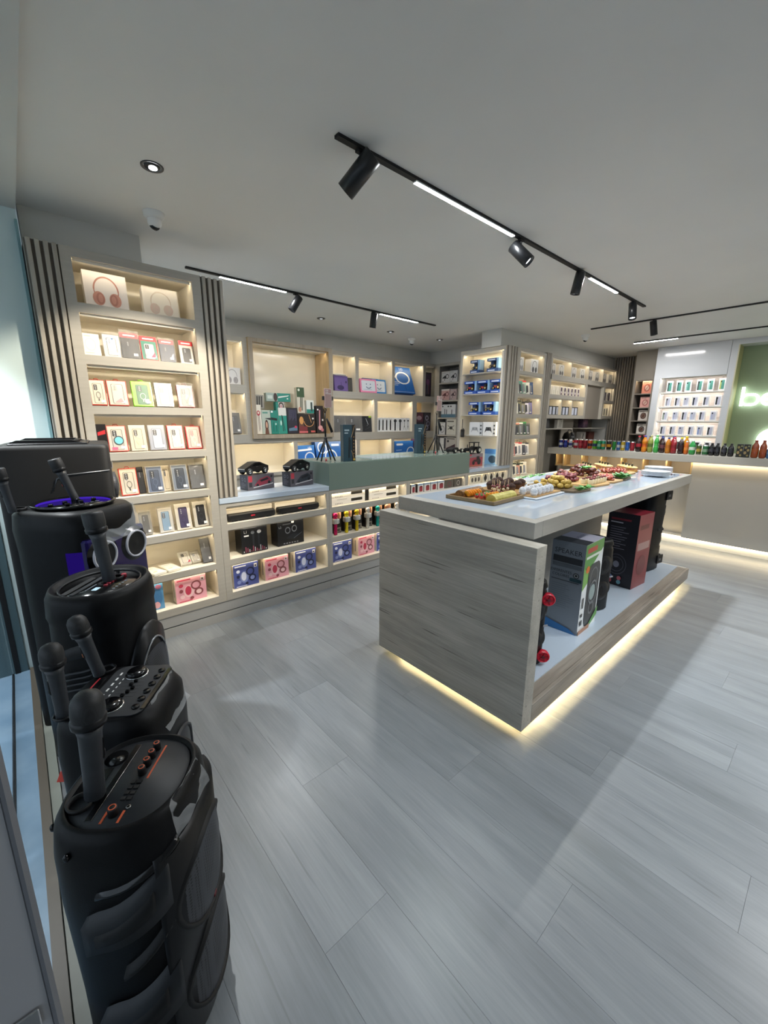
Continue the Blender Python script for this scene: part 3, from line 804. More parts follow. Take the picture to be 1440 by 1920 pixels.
# ------------------------------------------------------------------ print designs
def a_head(c1, c2, bg=None, dx=0.0, s=1.0):
    o = [] if bg is None else [('r', 0.0, 0.0, 1.0, 1.0, bg)]
    o += [('o', 0.5 + dx, 0.50, 0.30 * s, 0.40 * s, 0.12, 0.0, PI, c1), ('l', 0.215 + dx, 0.51, 0.235 + dx, 0.30, 0.025, c1), ('l', 0.785 + dx, 0.51, 0.765 + dx, 0.30, 0.025, c1),
          ('e', 0.31 + dx, 0.25, 0.14 * s, 0.20 * s, c2), ('e', 0.69 + dx, 0.25, 0.14 * s, 0.20 * s, c2), ('e', 0.34 + dx, 0.25, 0.09 * s, 0.165 * s, c1), ('e', 0.66 + dx, 0.25, 0.09 * s, 0.165 * s, c1), ('e', 0.35 + dx, 0.25, 0.055 * s, 0.12 * s, c2), ('e', 0.65 + dx, 0.25, 0.055 * s, 0.12 * s, c2)]
    return o
def shade(h, k):
    h = h.lstrip('#'); return '#' + ''.join('%02x' % int(int(h[i:i + 2], 16) * k) for i in (0, 2, 4))
def a_phone(c, bg, x=0.5, z=0.46, rx=0.26, rz=0.38, lens='#1c1c20', ring=None, nl=3):
    o = [('r', 0.05, 0.03, 0.95, 0.97, bg), ('p', rnd_rect(x, z, rx + 0.035, rz + 0.018), shade(c, 0.62)), ('p', rnd_rect(x, z, rx, rz), c)]
    o += [('p', rnd_rect(x - rx * 0.45, z + rz * 0.62, rx * 0.42, rz * 0.30, 0.4), lens)]
    for q in range(nl): o.append(('e', x - rx * 0.45, z + rz * (0.80 - 0.18 * q), rx * 0.16, rz * 0.07, '#8d8f94'))
    if ring: o.append(('o', x, z - rz * 0.18, rx * 0.55, rz * 0.34, 0.14, ring)); 
    if ring: o.append(('l', x, z - rz * 0.55, x, z - rz * 0.78, 0.05, ring))
    return o
def case(label, x0, x1, h, v, z, frame, bg, c, ring=None, header=None, hook=False, film=False, tilt=0.22, d=0.022, lens='#1c1c20', rz=0.0, extra=None, nl=3, mark=True):
    w = x1 - x0; bg, c = shade(bg, 0.86), shade(c, 0.88)
    top = 0.80 if header else 1.0
    it = a_phone(c, bg, z=0.46 * top, rz=0.38 * top, lens=lens, ring=ring, nl=nl)
    if header: it = it[:1] + [('r', 0.0, 0.80, 1.0, 1.0, header), ('r', 0.18, 0.87, 0.82, 0.92, '#f2e6e6')] + it[1:]
    if mark: it += [('r', 0.62, 0.10, 0.86, 0.20, '#f0f0ee')]
    if extra: it += extra
    o = pbox('phone_case_pack', w, d, h, frame, it, ((x0 + x1) / 2, v, z), label, 'phone case', rz=rz, tilt=tilt, rough=0.25)
    if hook:
        b = MB(); b.tube([(-w * 0.13, d / 2, h), (-w * 0.10, d / 2, h + 0.010), (w * 0.10, d / 2, h + 0.010), (w * 0.13, d / 2, h)], 0.0025, mat(frame, 0.3)); b.build('hanger', o)
    if film:
        r = random.Random(int(x0 * 1000)); b = MB(); n = 6; vs, fs = [], []
        for jz in range(n + 1):
            for ix in range(n + 1):
                vs.append((-w / 2 - 0.004 + (w + 0.008) * ix / n, -0.004 - r.random() * 0.007, -0.0 + (h + 0.012 + r.uniform(-0.006, 0.006)) * jz / n))
        for jz in range(n):
            for ix in range(n):
                a = jz * (n + 1) + ix; fs.append((a, a + 1, a + n + 2, a + n + 1))
        b.add(vs, fs, FILM); b.build('plastic_bag', o)
    return o
SH = VF + 0.055
# --- row 1: headphone cartons
pbox('headphone_box', 0.215, 0.06, 0.195, '#dcd9d8', a_head('#a5746c', '#b98a80', '#d3d0d3'), (0.522, SH + 0.03, 2.131), 'white carton picturing rose headphones, top shelf of tall unit, left', 'headphone box', tilt=0.12)
o = pbox('headphone_box', 0.20, 0.06, 0.165, '#dad6d0', a_head('#b0a090', '#b7958a', '#d0cbc4'), (0.812, SH + 0.03, 2.131), 'white film-wrapped carton picturing headphones, top shelf of tall unit, right', 'headphone box', tilt=0.14)
MB().box(-0.103, -0.006, 0.0, 0.103, -0.0045, 0.168, CLEAR).build('film_wrap', o)
# --- row 2
z = 1.859
pbox('phone_case_pack', 0.085, 0.012, 0.128, '#e4ddd0', [('o', 0.45, 0.5, 0.3, 0.28, 0.05, '#b9b2a6'), ('r', 0.15, 0.86, 0.5, 0.9, '#b9b2a6'), ('r', 0.1, 0.1, 0.6, 0.13, '#b9b2a6')], (0.409, SH, z), 'cream case box with faint outline at left of red-topped packs', 'phone case', tilt=0.25)
case('white phone case in clear bag with blue lettering', 0.468, 0.552, 0.13, SH, z, '#d8dadb', '#e4e6e6', '#e9ebea', film=True, lens='#dfe3e6', extra=[('t', 0.22, 0.62, 0.016, 'S', '#2d6fae'), ('t', 0.22, 0.74, 0.016, 'C', '#2d6fae'), ('r', 0.5, 0.78, 0.62, 0.84, '#2d6fae')])
case('black glossy pack with red header, beside the white bagged case', 0.558, 0.656, 0.155, SH, z, '#202022', '#191a1c', '#2b2c2f', header='#c0202c', film=True)
case('white case with magenta triangle under red and green header', 0.662, 0.757, 0.147, SH, z, '#b02733', '#2f8b76', '#e2dfe0', header='#c0202c', extra=[('p', [(0.55, 0.12), (0.82, 0.12), (0.8, 0.34)], '#c33a5e'), ('p', [(0.2, 0.26), (0.5, 0.34), (0.3, 0.12)], '#9a9aa6')])
case('navy blue case with red header on second shelf', 0.77, 0.857, 0.14, SH, z, '#303a58', '#2a3350', '#26304f', header='#c0202c', film=True, lens='#1a2138')
case('slim black phone case with red header, right end of second shelf', 0.888, 0.975, 0.147, SH, z, '#c9c5bf', '#cfcac2', '#1b1b20', header='#c0202c', lens='#2b2c33')
# --- row 3
z = 1.578
case('red framed pack with black magnetic ring at shelf left edge', 0.368, 0.449, 0.15, SH, z, '#a9372c', '#e0d8ca', '#d9d2c4', ring='#1a1a1a', hook=True, lens='#3c3a38')
case('red edged clear case with pink triangle, between ring pack and green pack', 0.456, 0.562, 0.152, SH, z, '#a8433b', '#ddd3c6', '#e0d9cc', hook=True, lens='#b9b0a4', extra=[('p', [(0.3, 0.12), (0.75, 0.12), (0.62, 0.3)], '#c98a90')])
case('bright lime green case package with round handle', 0.586, 0.70, 0.155, SH, z, '#7fd321', '#8bd84a', '#3c7f57', ring='#dfe8d8', hook=True, lens='#29483a', extra=[('r', 0.56, 0.14, 0.78, 0.28, '#f2f2ee')])
case('grey clear case package right of the lime green one', 0.716, 0.82, 0.153, SH, z, '#7d7a76', '#dcd3c2', '#d8cfbe', ring='#cbbfae', lens='#8f887c')
case('dark red pack with black hanger, right end of third shelf', 0.85, 0.95, 0.148, SH, z, '#8d2f2c', '#cfc7bb', '#b6aea4', ring='#6c6660', hook=True, film=True)
# --- row 4
z = 1.301
pbox('phone_case_pack', 0.05, 0.04, 0.17, '#1e1c1e', [('p', [(0.1, 0.6), (0.9, 0.66), (0.9, 0.8), (0.1, 0.72)], '#c03038'), ('r', 0.0, 0.0, 1.0, 0.3, '#d8d6d4')], (0.395, SH, z), 'black box with red car print behind the tallest speaker', 'phone case')
case('red boxed case showing a turquoise round watch face', 0.424, 0.528, 0.16, SH, z, '#b0463e', '#d8d2ca', '#c9c3bb', hook=True, extra=[('e', 0.55, 0.42, 0.26, 0.18, '#1d2a33'), ('e', 0.55, 0.42, 0.21, 0.14, '#63b5c4'), ('r', 0.15, 0.06, 0.45, 0.16, '#d1537a')])
case('clear cream case with four lenses on fourth shelf', 0.543, 0.635, 0.163, SH, z, '#c7c1b6', '#ddd2bd', '#dccfb6', ring='#cdbfa6', lens='#4b4740', nl=4)
case('pale blue clear case beside the cream four-lens case', 0.65, 0.75, 0.164, SH, z, '#8d8d90', '#a9aebd', '#c0c6d6', ring='#d5dae6', lens='#2b2c30')
case('red edged case with four lenses and white ring', 0.764, 0.864, 0.162, SH, z, '#b33a36', '#dcd5cb', '#e2dbd0', ring='#f1ece2', lens='#3b3938', hook=True, nl=4)
case('bright red framed clear case, right end of fourth shelf', 0.88, 0.976, 0.155, SH, z, '#c12a2c', '#d6b7ae', '#d9c4ba', ring='#e8d8cf', lens='#c08078', hook=True, nl=4)
# --- row 5
z = 1.024
case('red framed case with large black ring beside the speaker', 0.457, 0.555, 0.172, SH - 0.01, z, '#bb3b34', '#ddd4c4', '#dbd2c2', ring='#1d1d1d', hook=True, lens='#4a4641', nl=4)
case('dark charcoal case tucked behind the red framed pack', 0.562, 0.60, 0.172, SH + 0.02, z, '#232427', '#2a2b2f', '#1e1f22', lens='#3a3b40', mark=False)
case('slate blue case with four lenses on the fifth shelf', 0.606, 0.704, 0.175, SH - 0.01, z, '#a7a49e', '#6d7a94', '#4a566d', ring='#5e6b84', lens='#23262c', nl=4)
case('beige case standing behind the two slate blue cases', 0.708, 0.754, 0.172, SH + 0.02, z, '#cdc3ae', '#d8cbb0', '#cfc1a6', mark=False)
case('dark slate case with four lenses, right of the beige one', 0.759, 0.862, 0.176, SH - 0.01, z, '#9d9a94', '#7d8796', '#3d4552', ring='#525b6b', lens='#23262c', nl=4)
case('crumpled black plastic bag pack, right end of fifth shelf', 0.878, 0.975, 0.165, SH, z, '#1d1c1a', '#26241f', '#1a1a1a', film=True)
# --- row 6
z = 0.746
case('dark film-wrapped case at left of the sixth shelf', 0.54, 0.605, 0.155, SH, z, '#7f7c72', '#8d887a', '#3d3a34', film=True)
case('light blue phone case in a crinkled bag', 0.65, 0.735, 0.165, SH - 0.01, z, '#cfcac0', '#d9d5cb', '#7ea6c9', film=True, lens='#2d3f52')
case('dark purple phone case with ring on sixth shelf', 0.757, 0.855, 0.182, SH - 0.01, z, '#d5d0c4', '#e3ded2', '#4b4466', ring='#37324f', lens='#3b3556')
case('black phone case with ring, right end of sixth shelf', 0.877, 0.977, 0.182, SH, z, '#c9c4b8', '#d8d2c6', '#232327', ring='#3b3b40', lens='#131316')
# --- row 7: flat packs
z = 0.468
for k, (x, y, rz, lab, c) in enumerate([(0.585, 0.085, 0.35, 'white screen protector pack lying flat near the speaker', '#e6e3d6'), (0.69, 0.10, 0.2, 'second flat white protector pack lying on the seventh shelf', '#e3dfd0')]):
    o = tag(MB().cbox(-0.045, -0.08, 0, 0.045, 0.08, 0.02, mat(c, 0.3), 0.003).build('protector_pack', None, (x, VF + y, z + 0.001), (0, 0, rz)), lab, 'protector pack')
    art(o, 0.09, 0.16, [('r', 0.12, 0.1, 0.88, 0.9, '#efeee6'), ('r', 0.2, 0.2, 0.5, 0.26, '#cfd45c'), ('r', 0.2, 0.7, 0.7, 0.73, '#b5b5ad')], name='printed_top', T=Matrix.Translation((0, -0.08, 0.02)) @ Matrix.Rotation(-PI / 2, 4, 'X'))
case('white case with red corner leaning low on seventh shelf', 0.765, 0.838, 0.11, SH + 0.03, z, '#d9d6cc', '#e6e3da', '#dedbd2', tilt=0.9, extra=[('p', [(0.6, 0.1), (0.9, 0.1), (0.9, 0.3)], '#b5384e')])
case('pale bagged case leaning beside the black one', 0.843, 0.902, 0.09, SH + 0.03, z, '#c9c5b8', '#d5d1c4', '#c4c0b4', tilt=0.9, film=True)
case('glossy black bagged case, right end of seventh shelf', 0.91, 0.975, 0.18, SH, z, '#2a2a2a', '#1c1c1c', '#111113', tilt=0.35, film=True)
# --- row 8: gift cartons
GIFT = lambda c, a, b, d: [('r', 0.0, 0.0, 1.0, 1.0, c), ('r', 0.06, 0.88, 0.5, 0.93, a), ('e', 0.42, 0.42, 0.17, 0.25, b), ('e', 0.40, 0.45, 0.10, 0.19, a), ('e', 0.74, 0.33, 0.15, 0.15, d), ('e', 0.74, 0.33, 0.09, 0.09, b),
    ('o', 0.66, 0.62, 0.17, 0.18, 0.3, d), ('e', 0.18, 0.70, 0.07, 0.07, a), ('e', 0.17, 0.48, 0.06, 0.07, d), ('e', 0.20, 0.24, 0.08, 0.08, b), ('r', 0.82, 0.76, 0.94, 0.92, '#f2f0ee'), ('r', 0.85, 0.79, 0.91, 0.86, d), ('e', 0.5, 0.13, 0.06, 0.06, d), ('r', 0.08, 0.04, 0.5, 0.07, a)]
BLUEG = lambda: GIFT('#4a5596', '#d8dcf0', '#7f8cc0', '#20264a')
PINKG = lambda: GIFT('#e2a3b0', '#c33d58', '#efc6c8', '#8c4a4f')
def gift(label, x0, x1, h, v, z, kind):
    body = '#d9d6d2' if kind == 'b' else '#ecd9c4'
    o = pbox('gift_box', x1 - x0, 0.085, h, body, BLUEG() if kind == 'b' else PINKG(), ((x0 + x1) / 2, v, z), label, 'gift box',
             top=[('e', 0.3, 0.4, 0.12, 0.25, '#5a5048'), ('r', 0.5, 0.2, 0.9, 0.5, '#d8c868' if kind == 'p' else '#aeb4d0')], side=[('r', 0.4, 0.2, 0.55, 0.8, '#8a857e')])
    b = MB(); w = x1 - x0
    b.tube([(-w * 0.16, 0.042, h), (-w * 0.13, 0.042, h + 0.012), (w * 0.13, 0.042, h + 0.012), (w * 0.16, 0.042, h)], 0.003, mat('#4a443e', 0.5)); b.build('carry_handle', o)
    return o
o = pbox('gift_box', 0.075, 0.07, 0.205, '#4d86b4', [('r', 0, 0, 1, 1, '#5a93bf'), ('e', 0.5, 0.45, 0.4, 0.3, '#4678a8'), ('e', 0.62, 0.8, 0.25, 0.08, '#b7708e'), ('e', 0.4, 0.16, 0.25, 0.12, '#d9a3a8'), ('r', 0.0, 0.93, 1.0, 1.0, '#cfe0ea')], (0.585, VF + 0.05, 0.212), 'small sky blue gift box half hidden behind the black speaker', 'gift box')
gift('wide pink gift box on the bottom shelf of the tall unit', 0.700, 0.91, 0.185, VF + 0.05, 0.212, 'p')
# --- counter A
def soundbar(label, x0, x1, boxlabel):
    w = x1 - x0
    t = thing('soundbar', label, 'soundbar', ((x0 + x1) / 2, VF + 0.03, 0.751))
    b = MB(); b.T = Matrix.Rotation(PI / 2, 4, 'Y')
    b.loft([(-w / 2, -0.03, 0.03, 0.022, 0.022, 3), (-w / 2 + 0.008, -0.03, 0.03, 0.028, 0.028, 3), (w / 2 - 0.008, -0.03, 0.03, 0.028, 0.028, 3), (w / 2, -0.03, 0.03, 0.022, 0.022, 3)], BLKS, 20); b.build('body', t)
    MB().box(-w / 2 + 0.02, 0.0, 0.012, w / 2 - 0.02, 0.004, 0.048, grille('soundbar_mesh', '#050506', '#17181b', 300)).build('grille', t)
    MB().box(-0.016, -0.003, 0.026, 0.016, 0.0, 0.036, mat('#c0283a', 0.4)).build('logo_badge', t)
    for s in (-1, 1): MB().box(s * w * 0.36 - 0.02, 0.01, 0.0, s * w * 0.36 + 0.02, 0.05, 0.004, DKGREY).build('foot', t)
    pbox('soundbar_box', w, 0.09, 0.085, '#ddd8cf', [('r', 0.02, 0.8, 0.98, 0.96, '#c9c3b8')], ((x0 + x1) / 2 + 0.01, VF + 0.115, 0.751), boxlabel, 'soundbar box')
soundbar('long black soundbar with red badge, left one in low cabinet', 1.105, 1.489, 'cream carton behind the left black soundbar')
soundbar('long black soundbar with red badge, right one in low cabinet', 1.515, 1.903, 'cream carton behind the right black soundbar')
pbox('webcam_box', 0.215, 0.12, 0.222, '#17181b', [('t', 0.17, 0.74, 0.03, 'L1', '#e8e8e8'), ('r', 0.1, 0.9, 0.6, 0.93, '#4a4d55'), ('l', 0.45, 0.2, 0.45, 0.72, 0.07, '#2b2d33'), ('l', 0.66, 0.2, 0.66, 0.72, 0.07, '#2b2d33'), ('e', 0.43, 0.74, 0.07, 0.06, '#6e7178'), ('e', 0.68, 0.74, 0.08, 0.065, '#b9bcc2'), ('r', 0.1, 0.62, 0.28, 0.67, '#e8e8ea')] + [('r', 0.06 + 0.07 * q, 0.05, 0.09 + 0.07 * q, 0.05 + 0.05 * (1 + (q * 7) % 4), '#9a4a62' if q % 3 else '#c8c8cc') for q in range(13)],
     (1.306, VF + 0.05, 0.476), 'black carton printed L1 with two slim speakers', 'speaker box')
pbox('speaker_set_box', 0.245, 0.12, 0.205, '#15161a', [('t', 0.1, 0.74, 0.025, 'L2', '#d8d8da'), ('r', 0.2, 0.86, 0.5, 0.9, '#5a5d66'), ('e', 0.38, 0.62, 0.10, 0.14, '#8d8f94'), ('e', 0.38, 0.62, 0.075, 0.10, '#101114'), ('e', 0.63, 0.66, 0.10, 0.14, '#8d8f94'), ('e', 0.63, 0.66, 0.075, 0.10, '#101114'), ('p', [(0.3, 0.3), (0.55, 0.46), (0.85, 0.4), (0.6, 0.2)], '#22252b'), ('l', 0.6, 0.25, 0.92, 0.45, 0.012, '#6e7280'), ('r', 0.52, 0.9, 0.62, 0.98, '#e8e8ea')] + [('r', 0.2 + 0.1 * q, 0.07, 0.26 + 0.1 * q, 0.11, '#9a9aa2') for q in range(6)],
     (1.626, VF + 0.05, 0.476), 'black carton picturing a pair of round speakers', 'speaker box', side=[('o', 0.5, 0.5, 0.35, 0.4, 0.05, '#3a3d45')])
gift('blue gift box, leftmost on the low cabinet bottom shelf', 1.117, 1.32, 0.190, VF + 0.05, 0.212, 'b')
gift('pink gift box between two blue ones under the soundbars', 1.378, 1.59, 0.185, VF + 0.05, 0.212, 'p')
gift('blue gift box, right of the pink one under the soundbars', 1.655, 1.862, 0.190, VF + 0.05, 0.212, 'b')
# --- counter B
for k in range(2):
    for j in range(2):
        x0, x1 = ((2.04, 2.43), (2.478, 2.872))[k]
        pbox('soundbar_box', x1 - x0, 0.09, 0.062, '#e6e2dc', [('p', rnd_rect(0.74, 0.5, 0.17, 0.22, 0.2), '#26241f'), ('r', 0.16, 0.72, 0.45, 0.78, '#9a958c')] + [('e', 0.12 + 0.045 * q, 0.2, 0.012, 0.06, '#5d5a55') for q in range(5)],
             ((x0 + x1) / 2, VF + 0.05, 0.751 + j * 0.0632), 'white soundbar carton, %s of the %s pair beside microphones shelf' % (('lower', 'upper')[j], ('left', 'right')[k]), 'soundbar box')
pbox('spacer_box', 0.043, 0.08, 0.125, '#131315', [], (2.454, VF + 0.05, 0.751), 'narrow black box between the white soundbar cartons', 'box')
MICC = [('#c2185b', 'magenta'), ('#d8c62a', 'yellow'), ('#c9b021', 'gold'), ('#cfcdc6', 'silver'), ('#1f9d94', 'teal'), ('#d99a78', 'rose gold'), ('#e6e2da', 'pearl white')]
for k, ((x0, x1), (c, nm)) in enumerate(zip([(2.035, 2.128), (2.162, 2.251), (2.283, 2.372), (2.413, 2.51), (2.54, 2.637), (2.672, 2.745), (2.81, 2.88)], MICC)):
    xc = (x0 + x1) / 2
    o = pbox('microphone_box', 0.085, 0.07, 0.205, '#2b2824', [('r', 0.0, 0.66, 1.0, 1.0, '#c9a183'), ('e', 0.62, 0.8, 0.22, 0.14, '#7d4f3a'), ('e', 0.3, 0.84, 0.14, 0.1, '#e0c0a6'), ('r', 0.0, 0.3, 1.0, 0.6, '#1c1b1a'), ('r', 0.06, 0.05, 0.94, 0.26, '#8d877a'), ('r', 0.2, 0.08, 0.8, 0.2, '#3d3a34')],
             (xc + 0.045, VF + 0.085, 0.476), 'carton behind the %s toy microphone' % nm, 'microphone box')
    t = thing('toy_microphone', '%s karaoke microphone with ball head in the low cabinet' % nm, 'microphone', (xc - 0.005, VF + 0.045, 0.4765))
    cm = mat(c, 0.25, 0.6)
    MB().lathe([(0.012, 0.0), (0.017, 0.004), (0.0155, 0.05), (0.017, 0.10), (0.018, 0.11)], cm, 18).build('handle', t)
    MB().cbox(-0.028, -0.026, 0.105, 0.028, 0.026, 0.155, mat('#b9b9b5', 0.3, 0.5), 0.008).build('speaker_block', t)
    MB().cbox(0.002, -0.0285, 0.112, 0.026, -0.025, 0.150, WHITE, 0.001).build('button_panel', t)
    b = MB()
    for q in range(4): b.box(0.006 + 0.01 * (q % 2), -0.0295, 0.118 + 0.014 * (q // 2), 0.012 + 0.01 * (q % 2), -0.0285, 0.126 + 0.014 * (q // 2), DKGREY)
    b.build('buttons', t)
    MB().lathe([(0.019, 0.155), (0.021, 0.160), (0.018, 0.166)], cm, 18).build('collar', t)
    b = MB(); b.ball((0, 0, 0.185), 0.024, 0.024, 0.024, cm, 18, 10); b.build('ball_head', t)
gift('blue gift box under the toy microphones', 2.042, 2.262, 0.190, VF + 0.05, 0.212, 'b')
gift('pink gift box under the toy microphones', 2.342, 2.547, 0.190, VF + 0.05, 0.212, 'p')
gift('blue gift box half hidden by the island end panel', 2.576, 2.76, 0.190, VF + 0.05, 0.212, 'b')
# --- counter C
for k, (x0, x1) in enumerate([(3.041, 3.106), (3.14, 3.232), (3.242, 3.341), (3.348, 3.452), (3.463, 3.575), (3.589, 3.74), (3.757, 3.895)]):
    if k < 5: pbox('speaker_box', x1 - x0, 0.09, 0.095, '#d8d6d4', [('r', 0.0, 0.82, 1, 1, '#8aa6c8'), ('p', rnd_rect(0.55, 0.4, 0.28, 0.3, 0.5), '#8c2434'), ('e', 0.55, 0.66, 0.25, 0.08, '#6c1a28')], ((x0 + x1) / 2, VF + 0.035, 0.751), 'small white box with dark red speaker print, %s from the left under green counter' % ORD[k], 'speaker box', side=[('r', 0, 0, 1, 1, '#25262a')])
    else: pbox('speaker_box', x1 - x0, 0.09, 0.10, '#6b655d', [('r', 0.04, 0.04, 0.96, 0.9, '#57524c'), ('o', 0.5, 0.45, 0.2, 0.3, 0.2, '#c9c4ba' if k == 6 else '#7c2f35')], ((x0 + x1) / 2, VF + 0.035, 0.751), ('brown grey speaker box with red ring beside the small white boxes', 'grey speaker box with pale ring, last under the green counter')[k - 5], 'speaker box')
pbox('watch_box', 0.22, 0.06, 0.11, '#e0dac9', [('e', 0.2, 0.45, 0.09, 0.26, '#4a463e'), ('e', 0.5, 0.45, 0.09, 0.26, '#4a463e'), ('e', 0.8, 0.45, 0.09, 0.26, '#4a463e')], (4.165, VF + 0.035, 0.751), 'wide cream box picturing three small watches', 'watch box')
for k, (x0, x1) in enumerate([(4.311, 4.43), (4.446, 4.556), (4.573, 4.69), (4.705, 4.815)]):
    pbox('watch_box', x1 - x0, 0.05, 0.113, '#e4decd', [('e', 0.5, 0.48, 0.26, 0.3, '#2f2c28'), ('r', 0.38, 0.1, 0.62, 0.88, '#3b3732'), ('e', 0.5, 0.48, 0.2, 0.22, '#1a1917'), ('r', 0.3, 0.03, 0.7, 0.06, '#9c968a')], ((x0 + x1) / 2, VF + 0.035, 0.751), 'cream watch box with black watch print, %s of four beside the slats' % ORD[k], 'watch box')
# --- toy pickups on the worktop
def carbox(label, x, y, rz, c):
    pbox('toy_car_box', 0.245, 0.115, 0.12, '#4a4448', [('r', 0.0, 0.0, 1.0, 1.0, '#5c565c'), ('r', 0.03, 0.55, 0.17, 0.95, '#b03a46'), ('r', 0.05, 0.2, 0.16, 0.5, '#2a282c'), ('p', [(0.24, 0.3), (0.46, 0.72), (0.75, 0.86), (0.86, 0.7), (0.9, 0.5), (0.8, 0.38), (0.4, 0.22)], c), ('p', [(0.45, 0.62), (0.74, 0.78), (0.8, 0.64), (0.5, 0.5)], '#1c1b20'), ('e', 0.36, 0.28, 0.05, 0.11, '#17161a'), ('e', 0.8, 0.42, 0.05, 0.12, '#17161a'), ('p', [(0.2, 0.12), (0.95, 0.3), (0.95, 0.36), (0.2, 0.18)], '#c9c5c5'), ('e', 0.9, 0.82, 0.04, 0.08, '#2a282c')],
         (x, y, 0.947), label, 'toy car box', rz=rz, side=[('r', 0, 0, 1, 1, '#241a20'), ('o', 0.35, 0.7, 0.1, 0.12, 0.2, '#8a8a92'), ('o', 0.7, 0.7, 0.1, 0.12, 0.2, '#8a8a92')] + lines(0.2, 0.85, 0.1, 0.5, 5, '#6a6068'))
carbox('dark carton picturing a red pickup, beside the slatted column', 1.462, 3.16, 0.12, '#8d2f40')
carbox('dark carton picturing a grey pickup, beside the green counter', 1.82, 3.12, 0.12, '#2d3038')
def pickup(label, x, y, rz):
    t = thing('toy_pickup', label, 'toy car', (x, y, 1.069), rz)
    body = surf('black_toy_paint', '#111113', '#161618', 0.3, 20)
    side = [(-0.115, 0.026), (-0.12, 0.052), (-0.02, 0.098), (0.03, 0.100), (0.118, 0.064), (0.118, 0.024)]
    b = MB(); b.prism(side, -0.045, 0.045, body); b.build('body', t)
    for s in (-1, 1):
        b = MB(); b.prism([(-0.055, 0.068), (-0.015, 0.091), (0.03, 0.092), (0.06, 0.072)], s * 0.0455, s * 0.0465, BLKG); b.build('side_window', t)
        b = MB(); b.box(-0.01, s * 0.0465 - 0.001, 0.062, 0.012, s * 0.0465 + 0.001, 0.065, CHROME); b.build('door_handle', t)
    b = MB(); b.box(-0.121, -0.042, 0.046, -0.118, 0.042, 0.050, WHITE); b.build('light_bar', t)
    for sx in (-0.075, 0.078):
        for s in (-1, 1):
            w = MB(); w.lathe([(0.0, -0.012), (0.02, -0.012), (0.026, -0.008), (0.026, 0.008), (0.02, 0.012), (0, 0.012)], BLKS, 22, (sx, s * 0.045, 0.026), 'y'); w = w.build('wheel', t)
            h = MB(); h.lathe([(0.0, 0.0), (0.014, 0.0), (0.016, -0.002 * s), (0, -0.002 * s)], CHROME, 10, (sx, s * 0.0585, 0.026), 'y'); h.build('hub', w)
pickup('black toy pickup half hidden by slats on the worktop', 1.43, 3.22, 0.25)
pickup('black toy pickup on the box beside the green counter', 1.81, 3.185, 0.25)
# --- tripods with phones on the green counter
def tripod(label, x, y, plabel):
    G = 1.1435
    t = thing('phone_tripod', label, 'tripod', (x, y, G))
    for k in range(4):
        a = 2 * PI * k / 4 + 0.5
        b = MB(); b.tube([(0.008 * math.cos(a), 0.008 * math.sin(a), 0.19), (0.092 * math.cos(a), 0.092 * math.sin(a), 0.005)], [0.008, 0.0065], BLKS, 8); b.build('leg', t)
    MB().lathe([(0.012, 0.17), (0.015, 0.18), (0.015, 0.205), (0.008, 0.215)], BLKS, 16).build('hub', t)
    MB().lathe([(0.008, 0.21), (0.0085, 0.3), (0.006, 0.31), (0.006, 0.43)], BLKM, 14).build('pole', t)
    MB().lathe([(0.0, 0.0), (0.008, 0.0), (0.008, 0.02), (0, 0.02)], mat('#c23540', 0.4), 12, (0, 0, 0.0005)).build('foot_knob', t)
    b = MB(); b.tube([(0.01, -0.01, 0.375), (0.03, -0.015, 0.33), (0.058, -0.02, 0.255)], [0.007, 0.012, 0.013], BLKS, 10); b.build('handle', t)
    b = MB(); b.tube([(0.0, 0, 0.42), (-0.012, 0, 0.45), (0.0, 0, 0.475), (0.014, 0, 0.45), (0.004, 0, 0.42)], 0.004, BLKS, 8); b.build('clamp_neck', t)
    for s in (-1, 1): MB().cbox(0.03 + s * 0.046 - 0.007, -0.012, 0.53, 0.03 + s * 0.046 + 0.007, 0.008, 0.565, BLKS, 0.002).build('clamp_jaw', t)
    MB().cbox(-0.015, 0.006, 0.535, 0.075, 0.012, 0.56, BLKS, 0.001).build('clamp_bar', t)
    MB().cbox(0.024, 0.006, 0.465, 0.034, 0.012, 0.536, BLKS, 0.001).build('clamp_stem', t)
    p = thing('phone', plabel, 'phone', (x + 0.03, y - 0.006, G + 0.47))
    MB().cbox(-0.037, -0.005, 0.0, 0.037, 0.005, 0.158, surf('pink_phone', '#b98680', '#c4918b', 0.2, 8), 0.002).build('body', p)
    MB().cbox(-0.040, -0.0075, -0.003, 0.040, -0.005, 0.161, CLEAR, 0.001).build('clear_cover', p)
    MB().box(-0.03, -0.0085, 0.115, 0.03, -0.0076, 0.118, WHITE).build('window_line', p)
    for q in range(4):
        b = MB(); b.cyl((-0.022 + 0.016 * (q % 2), -0.0085, 0.128 + 0.016 * (q // 2)), 0.006, 0.002, mat('#d8c2c0', 0.2), 'y', 14); b.build('lens', p)
tripod('black phone tripod at the left end of the green counter', 2.075, 3.12, 'pink phone held upright by the left tripod')
tripod('black phone tripod at the right end of the green counter', 3.56, 3.12, 'pink phone held upright by the right tripod')
